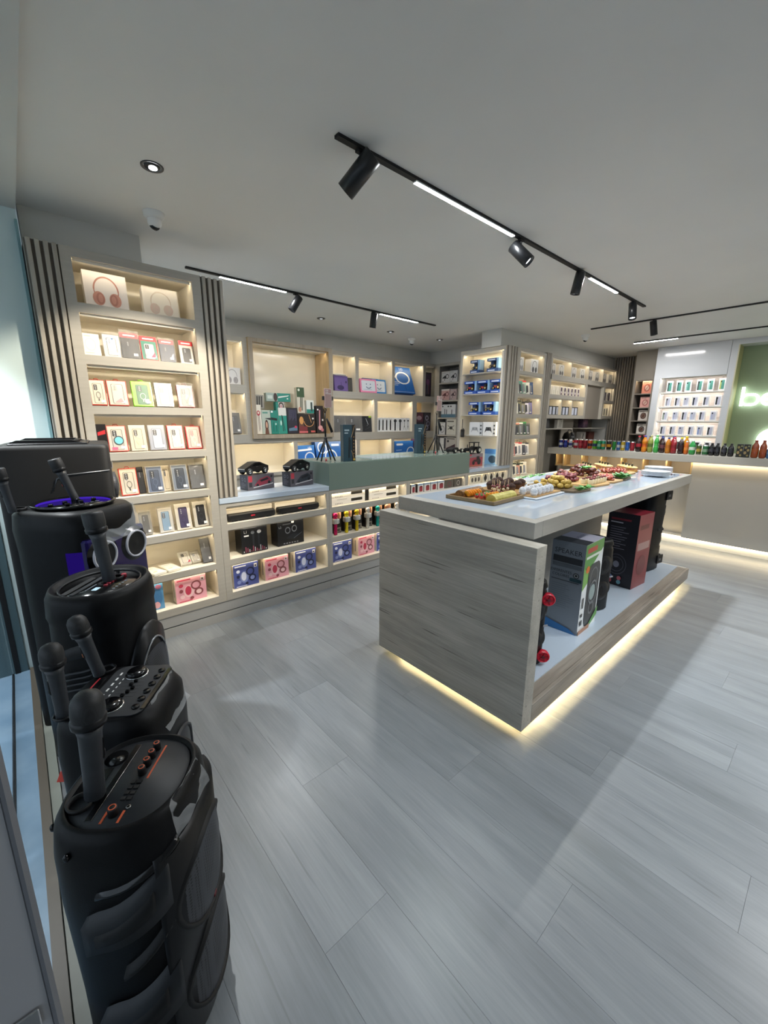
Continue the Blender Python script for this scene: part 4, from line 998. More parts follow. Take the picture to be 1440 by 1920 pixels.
def tribox(label, x, y):
    pbox('tripod_box', 0.115, 0.07, 0.322, '#22404e', [('r', 0.0, 0.0, 0.72, 1.0, '#24424f'), ('r', 0.72, 0.0, 1.0, 1.0, '#161416'), ('r', 0.1, 0.83, 0.5, 0.87, '#9fb3bb'), ('r', 0.1, 0.76, 0.4, 0.79, '#9fb3bb'), ('l', 0.45, 0.1, 0.5, 0.66, 0.10, '#12181c'), ('l', 0.66, 0.66, 0.95, 0.98, 0.03, '#b99a6a'), ('l', 0.66, 0.3, 0.92, 0.04, 0.03, '#b99a6a'), ('e', 0.88, 0.05, 0.09, 0.03, '#c9a84a'), ('l', 0.6, 0.3, 0.62, 0.6, 0.05, '#0d1114')] + [('r', 0.83, 0.2 + 0.09 * q, 0.89, 0.23 + 0.09 * q, '#b98a4a') for q in range(6)],
         (x, y, 1.1435), label, 'tripod box', rz=-0.25)
tribox('dark teal tripod carton beside the left phone tripod', 2.225, 2.968)
tribox('dark teal tripod carton beside the right phone tripod', 3.43, 3.22)
tag(MB().box(2.55, 3.0, 1.1436, 3.04, 3.30, 1.1456, mat('#aebfc6', 0.08)).build('counter_mat'), 'thin pale glass mat lying on the green counter', 'mat')
# --- back wall goods (v = 4.70)
VG = VB + 0.05
Z1, Z2, Z3 = 1.894, 1.341, 0.871
pbox('headphone_box', 0.19, 0.07, 0.18, '#dcdad8', a_head('#a9a5a4', '#9a9696', '#dedcda'), (1.93, VG, 1.896), 'white headphone carton left of the oak display niche', 'headphone box')
case('large crumpled black bag leaning left of the oak niche', 1.87, 2.0, 0.24, VG, 1.337, '#57524a', '#625c52', '#3b3731', film=True, d=0.05)
W_, T_, G_ = '#dedbd2', '#1f8577', '#2a9182'
def fb(label, x0, x1, h, z, body, items, y=0.0, cat='hair styler box', tilt=0.05, d=0.06):
    return pbox('styler_box', x1 - x0, d, h, body, items, ((x0 + x1) / 2, VG + y, z), label, cat, tilt=tilt)
zf = 1.332
fb('tall white box with red curling wand', 2.184, 2.256, 0.345, zf, '#e6e1d4', [('e', 0.5, 0.72, 0.3, 0.09, '#b02a40'), ('e', 0.5, 0.73, 0.15, 0.045, '#e8e0d4'), ('l', 0.4, 0.65, 0.5, 0.1, 0.06, '#5a2a30'), ('l', 0.6, 0.65, 0.68, 0.15, 0.06, '#5a2a30')])
FACEP = lambda x, z, s: [('e', x, z, 0.17 * s, 0.2 * s, '#4a3028'), ('e', x, z + 0.02 * s, 0.09 * s, 0.11 * s, '#d0a68c'), ('p', [(x - 0.2 * s, 0.0), (x + 0.2 * s, 0.0), (x + 0.14 * s, z - 0.1 * s), (x - 0.14 * s, z - 0.1 * s)], '#6b4638')]
fb('pale green box with long-haired model and dark straightener', 2.26, 2.372, 0.285, zf, '#b9c3b8', [('r', 0, 0, 1, 1, '#b6c2b6'), ('r', 0.1, 0.86, 0.7, 0.92, '#4f8f82')] + FACEP(0.5, 0.36, 1.2) + [('p', [(0.3, 0.66), (1.0, 0.58), (1.0, 0.68)], '#1d2226')])
fb('teal box with white price tag and black straightener', 2.375, 2.477, 0.285, zf, T_, [('r', 0.05, 0.9, 0.3, 0.98, '#eef0ee'), ('p', [(0.0, 0.6), (0.8, 0.56), (0.8, 0.66), (0.0, 0.7)], '#171b1e'), ('e', 0.6, 0.42, 0.1, 0.05, '#bfe0d8'), ('l', 0.25, 0.1, 0.3, 0.5, 0.06, '#0f4d44'), ('l', 0.65, 0.1, 0.68, 0.4, 0.06, '#0f4d44')], y=-0.004)
fb('white and teal box picturing hair curler tongs', 2.482, 2.591, 0.318, zf, '#dfe0da', [('r', 0, 0, 1, 0.7, G_), ('l', 0.5, 0.1, 0.4, 0.72, 0.08, '#16302c'), ('l', 0.7, 0.12, 0.45, 0.7, 0.06, '#16302c'), ('e', 0.25, 0.42, 0.1, 0.1, '#bfe0d8')])
fb('dark box with blue streaks and a magenta lit hand', 2.598, 2.748, 0.32, zf, '#1c1a24', [('r', 0.06, 0.03, 0.94, 0.97, '#2a2734')] + [('l', 0.2 + 0.1 * q, 0.5 + 0.05 * (q % 3), 0.22 + 0.1 * q, 0.93, 0.015, '#7a7aa8') for q in range(7)] + [('p', [(0.1, 0.2), (0.9, 0.28), (0.9, 0.12), (0.1, 0.1)], '#5f7f98'), ('e', 0.75, 0.26, 0.12, 0.05, '#c23a5a')])
fb('black box with blonde model and orange hair loops', 2.755, 3.01, 0.25, zf, '#26201e', FACEP(0.16, 0.62, 0.9) + [('e', 0.18, 0.66, 0.12, 0.2, '#d59a5a'), ('o', 0.62, 0.62, 0.3, 0.28, 0.1, PI, 2 * PI, '#e0a36a'), ('l', 0.75, 0.55, 0.62, 0.95, 0.03, '#e0a36a'), ('r', 0.02, 0.03, 0.52, 0.12, '#d06a70'), ('r', 0.04, 0.14, 0.5, 0.36, '#7a3238'), ('r', 0.7, 0.05, 0.95, 0.14, '#d0605a'), ('r', 0.8, 0.72, 0.9, 0.8, '#eeeae4')])
fb('tall black box with pink curling wand print', 3.027, 3.142, 0.357, zf, '#211b1e', [('l', 0.4, 0.2, 0.5, 0.85, 0.16, '#c98a90'), ('e', 0.5, 0.2, 0.3, 0.09, '#d8a0a0'), ('e', 0.25, 0.86, 0.1, 0.03, '#efe8e4'), ('e', 0.75, 0.12, 0.2, 0.06, '#c7787e'), ('r', 0.75, 0.45, 0.95, 0.52, '#e8e2de')])
zu = 1.652
pbox('display_riser', 0.78, 0.07, 0.25, '#d3ccba', [], (2.63, VG + 0.085, zf), 'cream riser block behind the hair styling boxes', 'riser')
fb('grey box with four dark brushes, upper left in oak niche', 2.195, 2.305, 0.16, zu - 0.02, '#8d8a82', [('l', 0.2, 0.1, 0.25, 0.9, 0.14, '#2a2622'), ('l', 0.45, 0.1, 0.5, 0.9, 0.14, '#2a2622'), ('l', 0.7, 0.1, 0.75, 0.9, 0.14, '#2a2622')], y=0.02)
fb('wide teal box with white hair dryer lying across the top', 2.342, 2.668, 0.10, 1.724, '#9fb0a8', [('r', 0.45, 0, 1, 1, T_), ('r', 0.05, 0.3, 0.25, 0.7, '#c9d3cc'), ('e', 0.37, 0.5, 0.08, 0.5, '#3a2a26'), ('p', [(0.48, 0.4), (0.9, 0.66), (0.94, 0.8), (0.48, 0.58)], '#dfe6e2'), ('r', 0.84, 0.3, 0.9, 0.44, '#eef0ee')], y=0.03)
fb('teal and pink box picturing a black hair dryer', 2.462, 2.58, 0.11, 1.61, T_, [('r', 0.3, 0, 1, 1, '#bfb3ae'), ('o', 0.62, 0.55, 0.3, 0.4, 0.35, '#24211f'), ('e', 0.6, 0.45, 0.12, 0.2, '#c48f96')], y=0.03)
fb('green topped box with tall green tongs', 2.766, 2.875, 0.32, 1.59, '#d3cdbd', [('r', 0, 0.62, 1, 1, '#33502f'), ('e', 0.28, 0.9, 0.14, 0.05, '#dfe6d6'), ('l', 0.4, 0.1, 0.5, 0.62, 0.12, '#2f3f2a'), ('l', 0.6, 0.1, 0.7, 0.62, 0.10, '#2f3f2a'), ('e', 0.3, 0.14, 0.2, 0.1, '#c08a70')], y=0.03)
fb('small white box with dark trimmer and teal base', 2.90, 3.01, 0.165, 1.59, '#dfe2dc', [('r', 0, 0, 1, 0.3, T_), ('r', 0.55, 0.15, 0.8, 0.85, '#3a4a48')], y=0.03)
# top row cubbies
pbox('tablet_case', 0.23, 0.05, 0.20, '#5f4d86', [('p', rnd_rect(0.5, 0.45, 0.46, 0.42, 0.15), '#6d5a96'), ('e', 0.45, 0.22, 0.25, 0.16, '#3a2f5a'), ('t', 0.5, 0.4, 0.05, 'S', '#3a2f5a'), ('e', 0.86, 0.6, 0.05, 0.08, '#2f264a')], (3.44, VG, Z1), 'purple tablet case with handle in the top shelving row', 'tablet case', tilt=0.08)
pbox('tablet_case', 0.075, 0.06, 0.185, '#26241f', [('p', rnd_rect(0.5, 0.45, 0.4, 0.4, 0.15), '#34322d'), ('l', 0.3, 0.1, 0.6, 0.9, 0.06, '#514e47')], (3.60, VG + 0.02, Z1), 'black tablet case beside the purple one', 'tablet case', tilt=0.08, rz=-0.2)
o = tag(MB().ball((0, 0, 0), 0.12, 0.05, 0.018, mat('#e2ded4', 0.3), 14, 6, 0.15, 3).build('plastic_bag', None, (3.47, VG + 0.09, Z1 + 0.222)), 'white plastic bag resting over the purple tablet case', 'bag')
SMILE = lambda c: [('r', 0, 0, 1, 1, c), ('p', rnd_rect(0.5, 0.5, 0.42, 0.38, 0.15), '#d9e2ee'), ('e', 0.38, 0.62, 0.03, 0.05, '#5a6f92'), ('e', 0.62, 0.62, 0.03, 0.05, '#5a6f92'), ('o', 0.5, 0.48, 0.17, 0.2, 0.3, PI * 1.1, PI * 1.9, '#5a6f92'), ('r', 0.15, 0.2, 0.7, 0.23, '#9fb0c8')]
pbox('kids_tablet', 0.30, 0.035, 0.19, '#e08ab4', SMILE('#e58fb8'), (3.92, VG - 0.01, Z1), 'pink framed kids tablet with smiling screen', 'tablet', tilt=0.15)
pbox('kids_tablet', 0.27, 0.035, 0.205, '#2f74b8', SMILE('#3b84c8'), (4.175, VG + 0.05, Z1), 'blue framed kids tablet with smiling screen', 'tablet', tilt=0.12)
pbox('kids_tablet', 0.30, 0.035, 0.215, '#24507f', [], (4.06, VG + 0.10, Z1), 'dark blue tablet back behind the smiling tablets', 'tablet', tilt=0.12)
RING = [('r', 0, 0, 1, 1, '#1460b4'), ('o', 0.55, 0.58, 0.34, 0.24, 0.2, '#e8f0f8'), ('l', 0.0, 0.62, 0.28, 0.60, 0.06, '#dfe8f2'), ('l', 0.6, 0.12, 0.58, 0.35, 0.02, '#0d4586'), ('t', 0.55, 0.87, 0.05, 'LED', '#e8f0f8'), ('r', 0.05, 0.4, 0.3, 0.42, '#cfe0f2'), ('r', 0.05, 0.34, 0.34, 0.36, '#cfe0f2'), ('r', 0.05, 0.28, 0.26, 0.30, '#cfe0f2'), ('r', 0.05, 0.66, 0.2, 0.7, '#cfe0f2'), ('r', 0.03, 0.04, 0.95, 0.05, '#cfe0f2')]
pbox('ring_light_box', 0.46, 0.08, 0.425, '#1257a6', RING, (4.63, VG - 0.03, Z1), 'large blue LED ring light carton leaning in the top row', 'ring light box', tilt=0.36)
pbox('doll_box', 0.16, 0.10, 0.38, '#1c1620', [('r', 0.1, 0.1, 0.9, 0.92, '#33203c'), ('e', 0.5, 0.6, 0.25, 0.12, '#6a3f6a'), ('l', 0.4, 0.1, 0.45, 0.5, 0.06, '#58707a'), ('l', 0.6, 0.1, 0.62, 0.5, 0.06, '#8a6a5a')], (5.175, VG, Z1), 'tall dark purple box in the narrow cubby by the corner', 'toy box')
# middle row
for k, (x0, x1, lab) in enumerate([(3.31, 3.50, 'bagged black drawing tablet carton beside the oak niche'), (3.505, 3.81, 'wide bagged black carton in the middle of its cubby')]):
    case(lab, x0, x1, 0.225, VG + 0.01, Z2, '#4a4640', '#3a3732', '#2c2a26', film=True, d=0.04, tilt=0.08, mark=True)
pbox('pen_tablet_box', 0.175, 0.04, 0.225, '#25282e', [('l', 0.4, 0.85, 0.62, 0.45, 0.035, '#cfd3d8'), ('r', 0.7, 0.9, 0.95, 1.0, '#9fc22a'), ('l', 0.2, 0.1, 0.8, 0.3, 0.01, '#6a7078'), ('e', 0.5, 0.4, 0.02, 0.015, '#e8eaec')], (3.895, VG, Z2), 'black drawing tablet carton with stylus and lime corner', 'tablet box', tilt=0.08)
for k, (x0, x1, kind) in enumerate([(4.09, 4.16, 0), (4.165, 4.235, 0), (4.24, 4.31, 0), (4.315, 4.39, 0), (4.40, 4.505, 1), (4.51, 4.61, 1), (4.615, 4.69, 2), (4.695, 4.77, 2)]):
    it = [('l', 0.5, 0.1, 0.5, 0.85, 0.35, '#26272b'), ('r', 0.1, 0.88, 0.9, 0.94, '#b5b8bd')] if kind == 0 else ([('l', 0.5, 0.06, 0.5, 0.9, 0.28, '#26272b'), ('e', 0.5, 0.78, 0.3, 0.12, '#33353a')] if kind == 1 else [('l', 0.5, 0.3, 0.5, 0.75, 0.08, '#26272b'), ('l', 0.5, 0.45, 0.2, 0.1, 0.06, '#26272b'), ('l', 0.5, 0.45, 0.8, 0.1, 0.06, '#26272b'), ('e', 0.5, 0.8, 0.22, 0.07, '#3a3c42')])
    pbox('selfie_stick_box', x1 - x0, 0.06, 0.205, '#e4e6ea', it, ((x0 + x1) / 2, VG, Z2), 'white %s carton, %s from the left in the middle cubby' % (('selfie stick', 'gimbal', 'mini tripod')[kind], ORD[k]), 'accessory box')
pbox('toy_box', 0.20, 0.08, 0.30, '#3a2a38', [('r', 0.06, 0.5, 0.94, 0.95, '#5a2f3c'), ('r', 0.06, 0.05, 0.94, 0.45, '#2a2630'), ('e', 0.5, 0.7, 0.3, 0.12, '#a58a92')], (4.99, VG, Z2), 'dark plum toy box in the oak-lined cubby', 'toy box')
pbox('toy_box', 0.16, 0.08, 0.30, '#2c2a34', [('o', 0.4, 0.7, 0.25, 0.14, 0.4, '#8a8aa2'), ('o', 0.6, 0.4, 0.28, 0.14, 0.4, '#6a6a82'), ('o', 0.4, 0.18, 0.25, 0.12, 0.4, '#8a8aa2')], (5.19, VG, Z2), 'dark box with coiled cable print in the oak-lined cubby', 'toy box')
# bottom row (tops show above the counter)
pbox('ring_light_box', 0.26, 0.09, 0.30, '#1d56a0', [('r', 0, 0, 1, 1, '#2a66b2'), ('l', 0.0, 0.78, 0.85, 0.82, 0.09, '#dfe6ee'), ('t', 0.72, 0.86, 0.03, 'LED', '#e8f0f8'), ('o', 0.7, 0.45, 0.3, 0.26, 0.22, '#cfd8e4')], (2.86, VG, Z3), 'blue LED lamp carton low behind the left tripod', 'ring light box', tilt=0.1)
pbox('ring_light_box', 0.52, 0.09, 0.345, '#17519c', [('r', 0, 0, 1, 1, '#1f5cab'), ('o', 0.2, 0.72, 0.14, 0.24, 0.2, '#cfd8e4'), ('r', 0.5, 0.78, 0.75, 0.86, '#cfe0f2'), ('o', 0.45, 0.35, 0.2, 0.3, 0.2, '#cfd8e4')], (3.30, VG + 0.02, Z3), 'large blue ring light carton leaning behind the left tripod', 'ring light box', tilt=0.2)
pbox('cosmetic_box', 0.5, 0.05, 0.10, '#dcd6c6', [('e', 0.1 + 0.1 * q, 0.7, 0.02, 0.12, '#8a7f6a') for q in range(8)], (4.02, VG, Z3 + 0.01), 'low cream tray in the cubby behind the counter mat', 'tray')
pbox('ring_light_box', 0.40, 0.08, 0.315, '#1d5fae', [('r', 0, 0, 1, 1, '#2468b8'), ('p', rnd_rect(0.24, 0.84, 0.18, 0.05, 0.3), '#dfe8f2'), ('o', 0.85, 0.45, 0.22, 0.26, 0.2, '#cfd8e4'), ('r', 0.05, 0.55, 0.35, 0.57, '#bcd0e8')], (4.66, VG, Z3), 'blue carton with white name plate behind the right tripod', 'ring light box')
pbox('toy_box', 0.13, 0.08, 0.35, '#4a2f52', [('o', 0.5, 0.8, 0.3, 0.1, 0.3, '#c9a8c0'), ('l', 0.2, 0.1, 0.2, 0.95, 0.03, '#b9a0b4'), ('l', 0.75, 0.1, 0.75, 0.95, 0.03, '#b9a0b4'), ('r', 0.1, 0.4, 0.9, 0.43, '#b9a0b4')], (4.95, VG, Z3), 'purple toy box with white lines behind the right tripod', 'toy box')
# --- alcove goods (face -u); positions given as v
def ub(name, label, cat, v0, v1, h, z, u, body, items, d=0.09, tilt=0.0, group=None):
    return pbox(name, v0 - v1, d, h, body, items, (u, (v0 + v1) / 2, z), label, cat, rz=FACE_U, tilt=tilt, group=group)
CAMA = lambda c, bg: [('r', 0, 0, 1, 1, bg), ('l', 0.15, 0.4, 0.4, 0.55, 0.12, c), ('e', 0.45, 0.5, 0.14, 0.14, c), ('o', 0.7, 0.55, 0.2, 0.2, 0.3, c), ('l', 0.45, 0.4, 0.38, 0.2, 0.06, c), ('r', 0.1, 0.85, 0.5, 0.9, '#b5b5b5'), ('r', 0.1, 0.08, 0.3, 0.12, c)]
UA = 5.33
ub('headset_box', 'white carton with black cable print, top left in grey alcove', 'headset box', 4.595, 4.425, 0.175, 2.106, UA, '#d6d6d6', CAMA('#26262a', '#d6d6d6'))
ub('headset_box', 'white carton with black cable print, top right in grey alcove', 'headset box', 4.418, 4.27, 0.178, 2.106, UA, '#d6d6d6', CAMA('#26262a', '#d6d6d6'))
ub('headset_box', 'pink carton with cable print, left on second alcove shelf', 'headset box', 4.585, 4.415, 0.175, 1.834, UA, '#c9b2b0', CAMA('#5a2f35', '#c9a3a0') + [('r', 0, 0.85, 1, 1, '#d9d4d2')])
ub('headset_box', 'pale pink carton with cable print, right on second alcove shelf', 'headset box', 4.40, 4.27, 0.17, 1.834, UA, '#c4b4b2', CAMA('#4a3a3f', '#bfaaa8'))
ub('cable_box', 'white and blue carton showing charging plugs in alcove', 'cable box', 4.575, 4.28, 0.205, 1.561, UA, '#d2d6da', [('r', 0, 0, 1, 0.26, '#5a7d92'), ('l', 0.25, 0.25, 0.25, 0.65, 0.05, '#3a3c42'), ('l', 0.38, 0.25, 0.38, 0.62, 0.05, '#3a3c42'), ('l', 0.75, 0.25, 0.75, 0.6, 0.05, '#3a3c42'), ('e', 0.1, 0.85, 0.06, 0.06, '#3a3c42'), ('e', 0.5, 0.85, 0.06, 0.06, '#3a3c42'), ('e', 0.68, 0.85, 0.06, 0.06, '#3a3c42')])
ub('cable_box', 'white carton with curled cable beside the drone carton', 'cable box', 4.60, 4.465, 0.20, 1.283, UA - 0.01, '#d6d6d6', [('o', 0.5, 0.45, 0.35, 0.28, 0.15, '#3a3a3e'), ('r', 0.1, 0.88, 0.7, 0.92, '#a5a5a5')])
ub('drone_box', 'pale carton picturing a small dark drone', 'drone box', 4.455, 4.232, 0.25, 1.283, UA - 0.03, '#c9c8c0', [('r', 0.12, 0.02, 1, 1, '#cfcdc2'), ('r', 0.0, 0.0, 0.12, 1, '#4a4a4c'), ('e', 0.55, 0.45, 0.14, 0.1, '#3f3e3a'), ('l', 0.25, 0.6, 0.85, 0.3, 0.04, '#3f3e3a'), ('l', 0.25, 0.35, 0.85, 0.6, 0.04, '#3f3e3a'), ('r', 0.2, 0.82, 0.8, 0.9, '#6a6860')])
ub('truck_box', 'grey carton with dark truck print under the drone carton', 'toy box', 4.47, 4.222, 0.255, 0.991, UA - 0.03, '#b5b0a8', [('r', 0, 0.25, 0.16, 0.95, '#3c3a3e'), ('p', [(0.2, 0.1), (0.95, 0.35), (0.95, 0.6), (0.2, 0.3)], '#4a3438'), ('e', 0.35, 0.75, 0.08, 0.08, '#3c3a3e'), ('r', 0.25, 0.88, 0.9, 0.93, '#5a5650'), ('r', 0, 0, 1, 0.2, '#38363a')])
ub('white_carton', 'plain white upright carton left of the truck carton', 'carton', 4.585, 4.48, 0.24, 0.991, UA, '#d9d9d6', [('r', 0.2, 0.5, 0.8, 0.53, '#b0b0ae')])
# --- end unit goods
UG = UE + 0.035
def tractor_box(label, v0, v1, z, c, hd):
    w = v0 - v1; h = 0.163
    t = thing('tractor_box', label, 'toy box', (UG, (v0 + v1) / 2, z), FACE_U)
    bl = mat('#2450a8' if hd else '#2a4a80', 0.35)
    MB().box(-w / 2, 0, 0, w / 2, 0.10, 0.04, bl).build('base_card', t)
    MB().box(-w / 2, 0.085, 0.04, w / 2, 0.10, h, bl).build('back_card', t)
    MB().box(w / 2 - 0.03, 0.0, 0.04, w / 2, 0.085, h, mat('#7fa8d0', 0.35)).build('side_card', t)
    MB().box(-w / 2, 0, h - 0.034, w / 2 - 0.03, 0.085, h, bl).build('top_card', t)
    art(t, w, h, [('r', 0.1, 0.84, 0.7, 0.93, '#c8d4e8'), ('r', 0.1, 0.06, 0.7, 0.14, '#c8d4e8')])
    cm = mat(c, 0.4); b = MB()
    b.cbox(-w * 0.30, 0.02, 0.062, w * 0.18, 0.06, 0.092, cm, 0.004); b.build('toy_body', t)
    b = MB(); b.cbox(-w * 0.02, 0.022, 0.092, w * 0.16, 0.058, 0.122, mat('#20242a', 0.2), 0.004); b.build('toy_cab', t)
    for x, r in ((-w * 0.26, 0.018), (w * 0.12, 0.026)):
        b = MB(); b.cyl((x, 0.008, 0.043 + r), r, 0.012, BLKS, 'y', 16); b.build('toy_wheel', t)
        b = MB(); b.cyl((x, 0.005, 0.043 + r), r * 0.45, 0.004, mat('#c9b07a', 0.4), 'y', 12); b.build('toy_hub', t)
tractor_box('navy tractor carton, left on the top shelf of the end unit', 3.505, 3.355, 2.118, '#3d4a52', False)
tractor_box('navy tractor carton, right on the top shelf of the end unit', 3.245, 3.075, 2.118, '#4a443c', False)
tractor_box('bright blue carton with red tractor, left on the second end shelf', 3.585, 3.39, 1.857, '#a03a32', True)
tractor_box('bright blue carton with red tractor, middle of the second end shelf', 3.382, 3.19, 1.857, '#a8402f', True)
tractor_box('bright blue carton with red tractor, right on the second end shelf', 3.18, 3.0, 1.857, '#b04a2c', True)
tractor_box('blue carton with olive tractor, left on the third end shelf', 3.50, 3.31, 1.587, '#7a7448', True)
tractor_box('blue carton with olive tractor, right on the third end shelf', 3.275, 3.08, 1.587, '#6a6a52', True)
PAD = lambda c, bg: [('r', 0, 0, 0.78, 1, bg), ('r', 0.78, 0, 1, 1, '#b9bcc0'), ('p', [(0.14, 0.2), (0.24, 0.62), (0.62, 0.62), (0.72, 0.2), (0.6, 0.36), (0.26, 0.36)], c), ('e', 0.3, 0.5, 0.04, 0.05, '#6a6d72'), ('e', 0.56, 0.5, 0.04, 0.05, '#6a6d72'), ('r', 0.83, 0.12, 0.95, 0.24, '#3a3c40'), ('r', 0.83, 0.4, 0.95, 0.52, '#3a3c40'), ('r', 0.83, 0.68, 0.95, 0.8, '#3a3c40')]
ub('gamepad_box', 'white carton picturing a pale game controller', 'gamepad box', 3.47, 3.26, 0.172, 1.319, UG, '#d8dadc', PAD('#9a9da2', '#cfd1d4'))
ub('gamepad_box', 'white carton picturing a black game controller', 'gamepad box', 3.25, 3.055, 0.175, 1.319, UG, '#dcdee0', PAD('#26272b', '#dadcde'))
b = MB(); b.cbox(-0.024, 0, 0, 0.024, 0.03, 0.105, BLKS, 0.004)
t = thing('handheld_radio', 'small black two-way radio with aerial hanging by the end unit', 'radio', (UE - 0.04, 3.535, 1.29), FACE_U)
b.build('body', t); MB().lathe([(0.004, 0.105), (0.0035, 0.235), (0.002, 0.24)], BLKS, 10, (-0.008, 0.015, 0)).build('aerial', t)
MB().lathe([(0.007, 0.105), (0.007, 0.118)], DKGREY, 12, (0.010, 0.015, 0)).build('knob', t)
MB().box(-0.016, -0.001, 0.02, 0.016, 0.0, 0.07, DKGREY).build('speaker_grille', t)
MB().box(-0.006, 0.03, 0.06, 0.006, 0.042, 0.09, DKGREY).build('belt_clip', t)
o = pbox('tractor_carton', 0.30, 0.13, 0.155, '#3a2026', [('r', 0, 0, 1, 1, '#a8404a'), ('r', 0.0, 0.72, 1.0, 1.0, '#8a7a7e'), ('e', 0.36, 0.3, 0.09, 0.17, '#241a1c'), ('e', 0.74, 0.36, 0.13, 0.25, '#241a1c'), ('r', 0.36, 0.36, 0.72, 0.55, '#4a2a2c'), ('r', 0.55, 0.5, 0.76, 0.8, '#2c2022'), ('r', 0.02, 0.86, 0.2, 0.98, '#c23a44'), ('r', 0, 0, 1, 0.1, '#c06a52')], (4.30, 3.10, 0.947), 'red toy tractor carton on the worktop by the end unit', 'toy box', rz=0.0, side=[('r', 0, 0, 1, 1, '#2c1418')])
t = thing('toy_tractor', 'black toy tractor standing on the red carton', 'toy tractor', (4.30, 3.165, 1.103), 0.05)
MB().cbox(-0.13, -0.03, 0.035, 0.05, 0.03, 0.075, BLKM, 0.008).build('hood', t)
for sx in (-0.01, 0.10):
    for sy in (-0.032, 0.032): MB().box(sx - 0.004, sy - 0.004, 0.07, sx + 0.004, sy + 0.004, 0.135, BLKS).build('cab_post', t)
MB().cbox(-0.02, -0.04, 0.133, 0.112, 0.04, 0.142, BLKS, 0.003).build('cab_roof', t)
MB().cbox(-0.01, -0.03, 0.05, 0.10, 0.03, 0.085, BLKS, 0.004).build('cab_body', t)
MB().lathe([(0.005, 0.075), (0.005, 0.115)], BLKS, 8, (-0.07, 0.02, 0)).build('exhaust', t)
for x, r, wd in ((-0.09, 0.032, 0.022), (0.08, 0.045, 0.03)):
    for s in (-1, 1):
        w = MB(); w.lathe([(0.0, -wd / 2), (r * 0.85, -wd / 2), (r, -wd * 0.3), (r, wd * 0.3), (r * 0.85, wd / 2), (0, wd / 2)], BLKS, 20, (x, s * 0.05, r), 'y'); w = w.build('wheel', t)
        h = MB(); h.cyl((x, s * (0.05 + wd / 2), r), r * 0.5, 0.002 * s, mat('#cfcabd', 0.4), 'y', 12); h.build('hub', w)
t = thing('toy_truck', 'low black toy race truck at the right end of green counter', 'toy car', (3.83, 3.06, 1.1435), 0.1)
b = MB(); b.prism([(-0.12, 0.014), (-0.12, 0.04), (-0.05, 0.062), (0.0, 0.06), (0.03, 0.035), (0.12, 0.03), (0.12, 0.014)], -0.04, 0.04, BLKS); b.build('body', t)
for x in (-0.07, 0.07):
    for s in (-1, 1):
        w = MB(); w.lathe([(0.0, -0.012), (0.022, -0.012), (0.024, 0), (0.022, 0.012), (0, 0.012)], BLKS, 18, (x, s * 0.046, 0.024), 'y'); w = w.build('wheel', t)
        h = MB(); h.cyl((x, s * 0.058, 0.024), 0.013, 0.002 * s, mat('#d8d5c9', 0.4), 'y', 12); h.build('hub', w)
ub('tractor_carton', 'blue toy carton behind the black tractor', 'toy box', 3.20, 3.0, 0.2, 0.947, UG, '#6f9cc4', [('r', 0, 0.7, 1, 1, '#3f74b0'), ('e', 0.6, 0.35, 0.3, 0.25, '#33475a')])
# ------------------------------------------------------------------ side unit: leaning case packs
SV = VS + 0.05
pbox('headphone_box', 0.12, 0.09, 0.172, '#dcdde0', a_head('#8d9096', '#6a6d73', '#dcdde0'), (5.0, SV, 2.136), 'white headphone carton beside the slats, top of side unit', 'headphone box')
pbox('headphone_box', 0.19, 0.09, 0.176, '#e4e4e4', a_head('#4a4c52', '#3a3c42', '#e4e6ea'), (5.34, SV, 2.136), 'white carton with dark grey headphones, top of side unit', 'headphone box')
SIDEC = [['#d8dcd8', '#5a7f7a', '#a8c4b8', '#e0e0de', '#3f5a86'], ['#e2e2da', '#6a6a58', '#8a8878', '#d8d6e6', '#7a74a8'], ['#4a4a50', '#5c6058', '#6a7068', '#3a5a48', '#50504e'], ['#c98a84', '#e4e2de', '#e0dcd8', '#4a4a52', '#e2e0dc'], ['#e0dccb', '#dfdac8', '#d59a86', '#e2dcc6', '#e4dfd0']]
TOPS = [['#d8dcd8', '#4a8a84', '#c0282c', '#d8d8d4', '#3a4a70'], ['#1c1c1c'] * 5, ['#d8b0a0', '#c4806a', '#d8d8d4', '#3f8a4a', '#7a7a70'], ['#1c1c1c', '#d8d8d4', '#b03038', '#d8d8d4', '#1c1c1c'], ['#3a3a36', '#2c3a28', '#2c2c2a', '#33402c', '#d8d8d4']]
ROWN = ['second', 'third', 'fourth', 'fifth', 'lowest visible']
for r_, z in enumerate((1.858, 1.601, 1.324, 1.048, 0.771)):
    for k in range(5):
        c = SIDEC[r_][k]; x = 4.925 + 0.09 * k + (0.015 if r_ % 2 else 0)
        o = pbox('phone_case_pack', 0.10, 0.02, 0.155 + 0.01 * ((k + r_) % 3), c, [('r', 0.06, 0.04, 0.94, 0.86, c), ('p', rnd_rect(0.52, 0.42, 0.24, 0.32), '#3a3c44' if k % 2 else '#8a8c94'), ('r', 0, 0.88, 1, 1, TOPS[r_][k]), ('r', 0.6, 0.08, 0.85, 0.16, '#e8e8e4')],
                 (x + 0.03, SV + 0.02, z), 'slim phone case pack, %s from the left on the %s shelf of side unit' % (ORD[k], ROWN[r_]), 'phone case', rz=-0.5, tilt=0.2)
        if r_ in (1, 3, 4) and k % 2 == 0:
            b = MB(); b.tube([(-0.02, 0.01, 0.15), (-0.015, 0.01, 0.19), (0.015, 0.01, 0.19), (0.02, 0.01, 0.15)], 0.004, BLKS, 6); b.build('hanger', o)
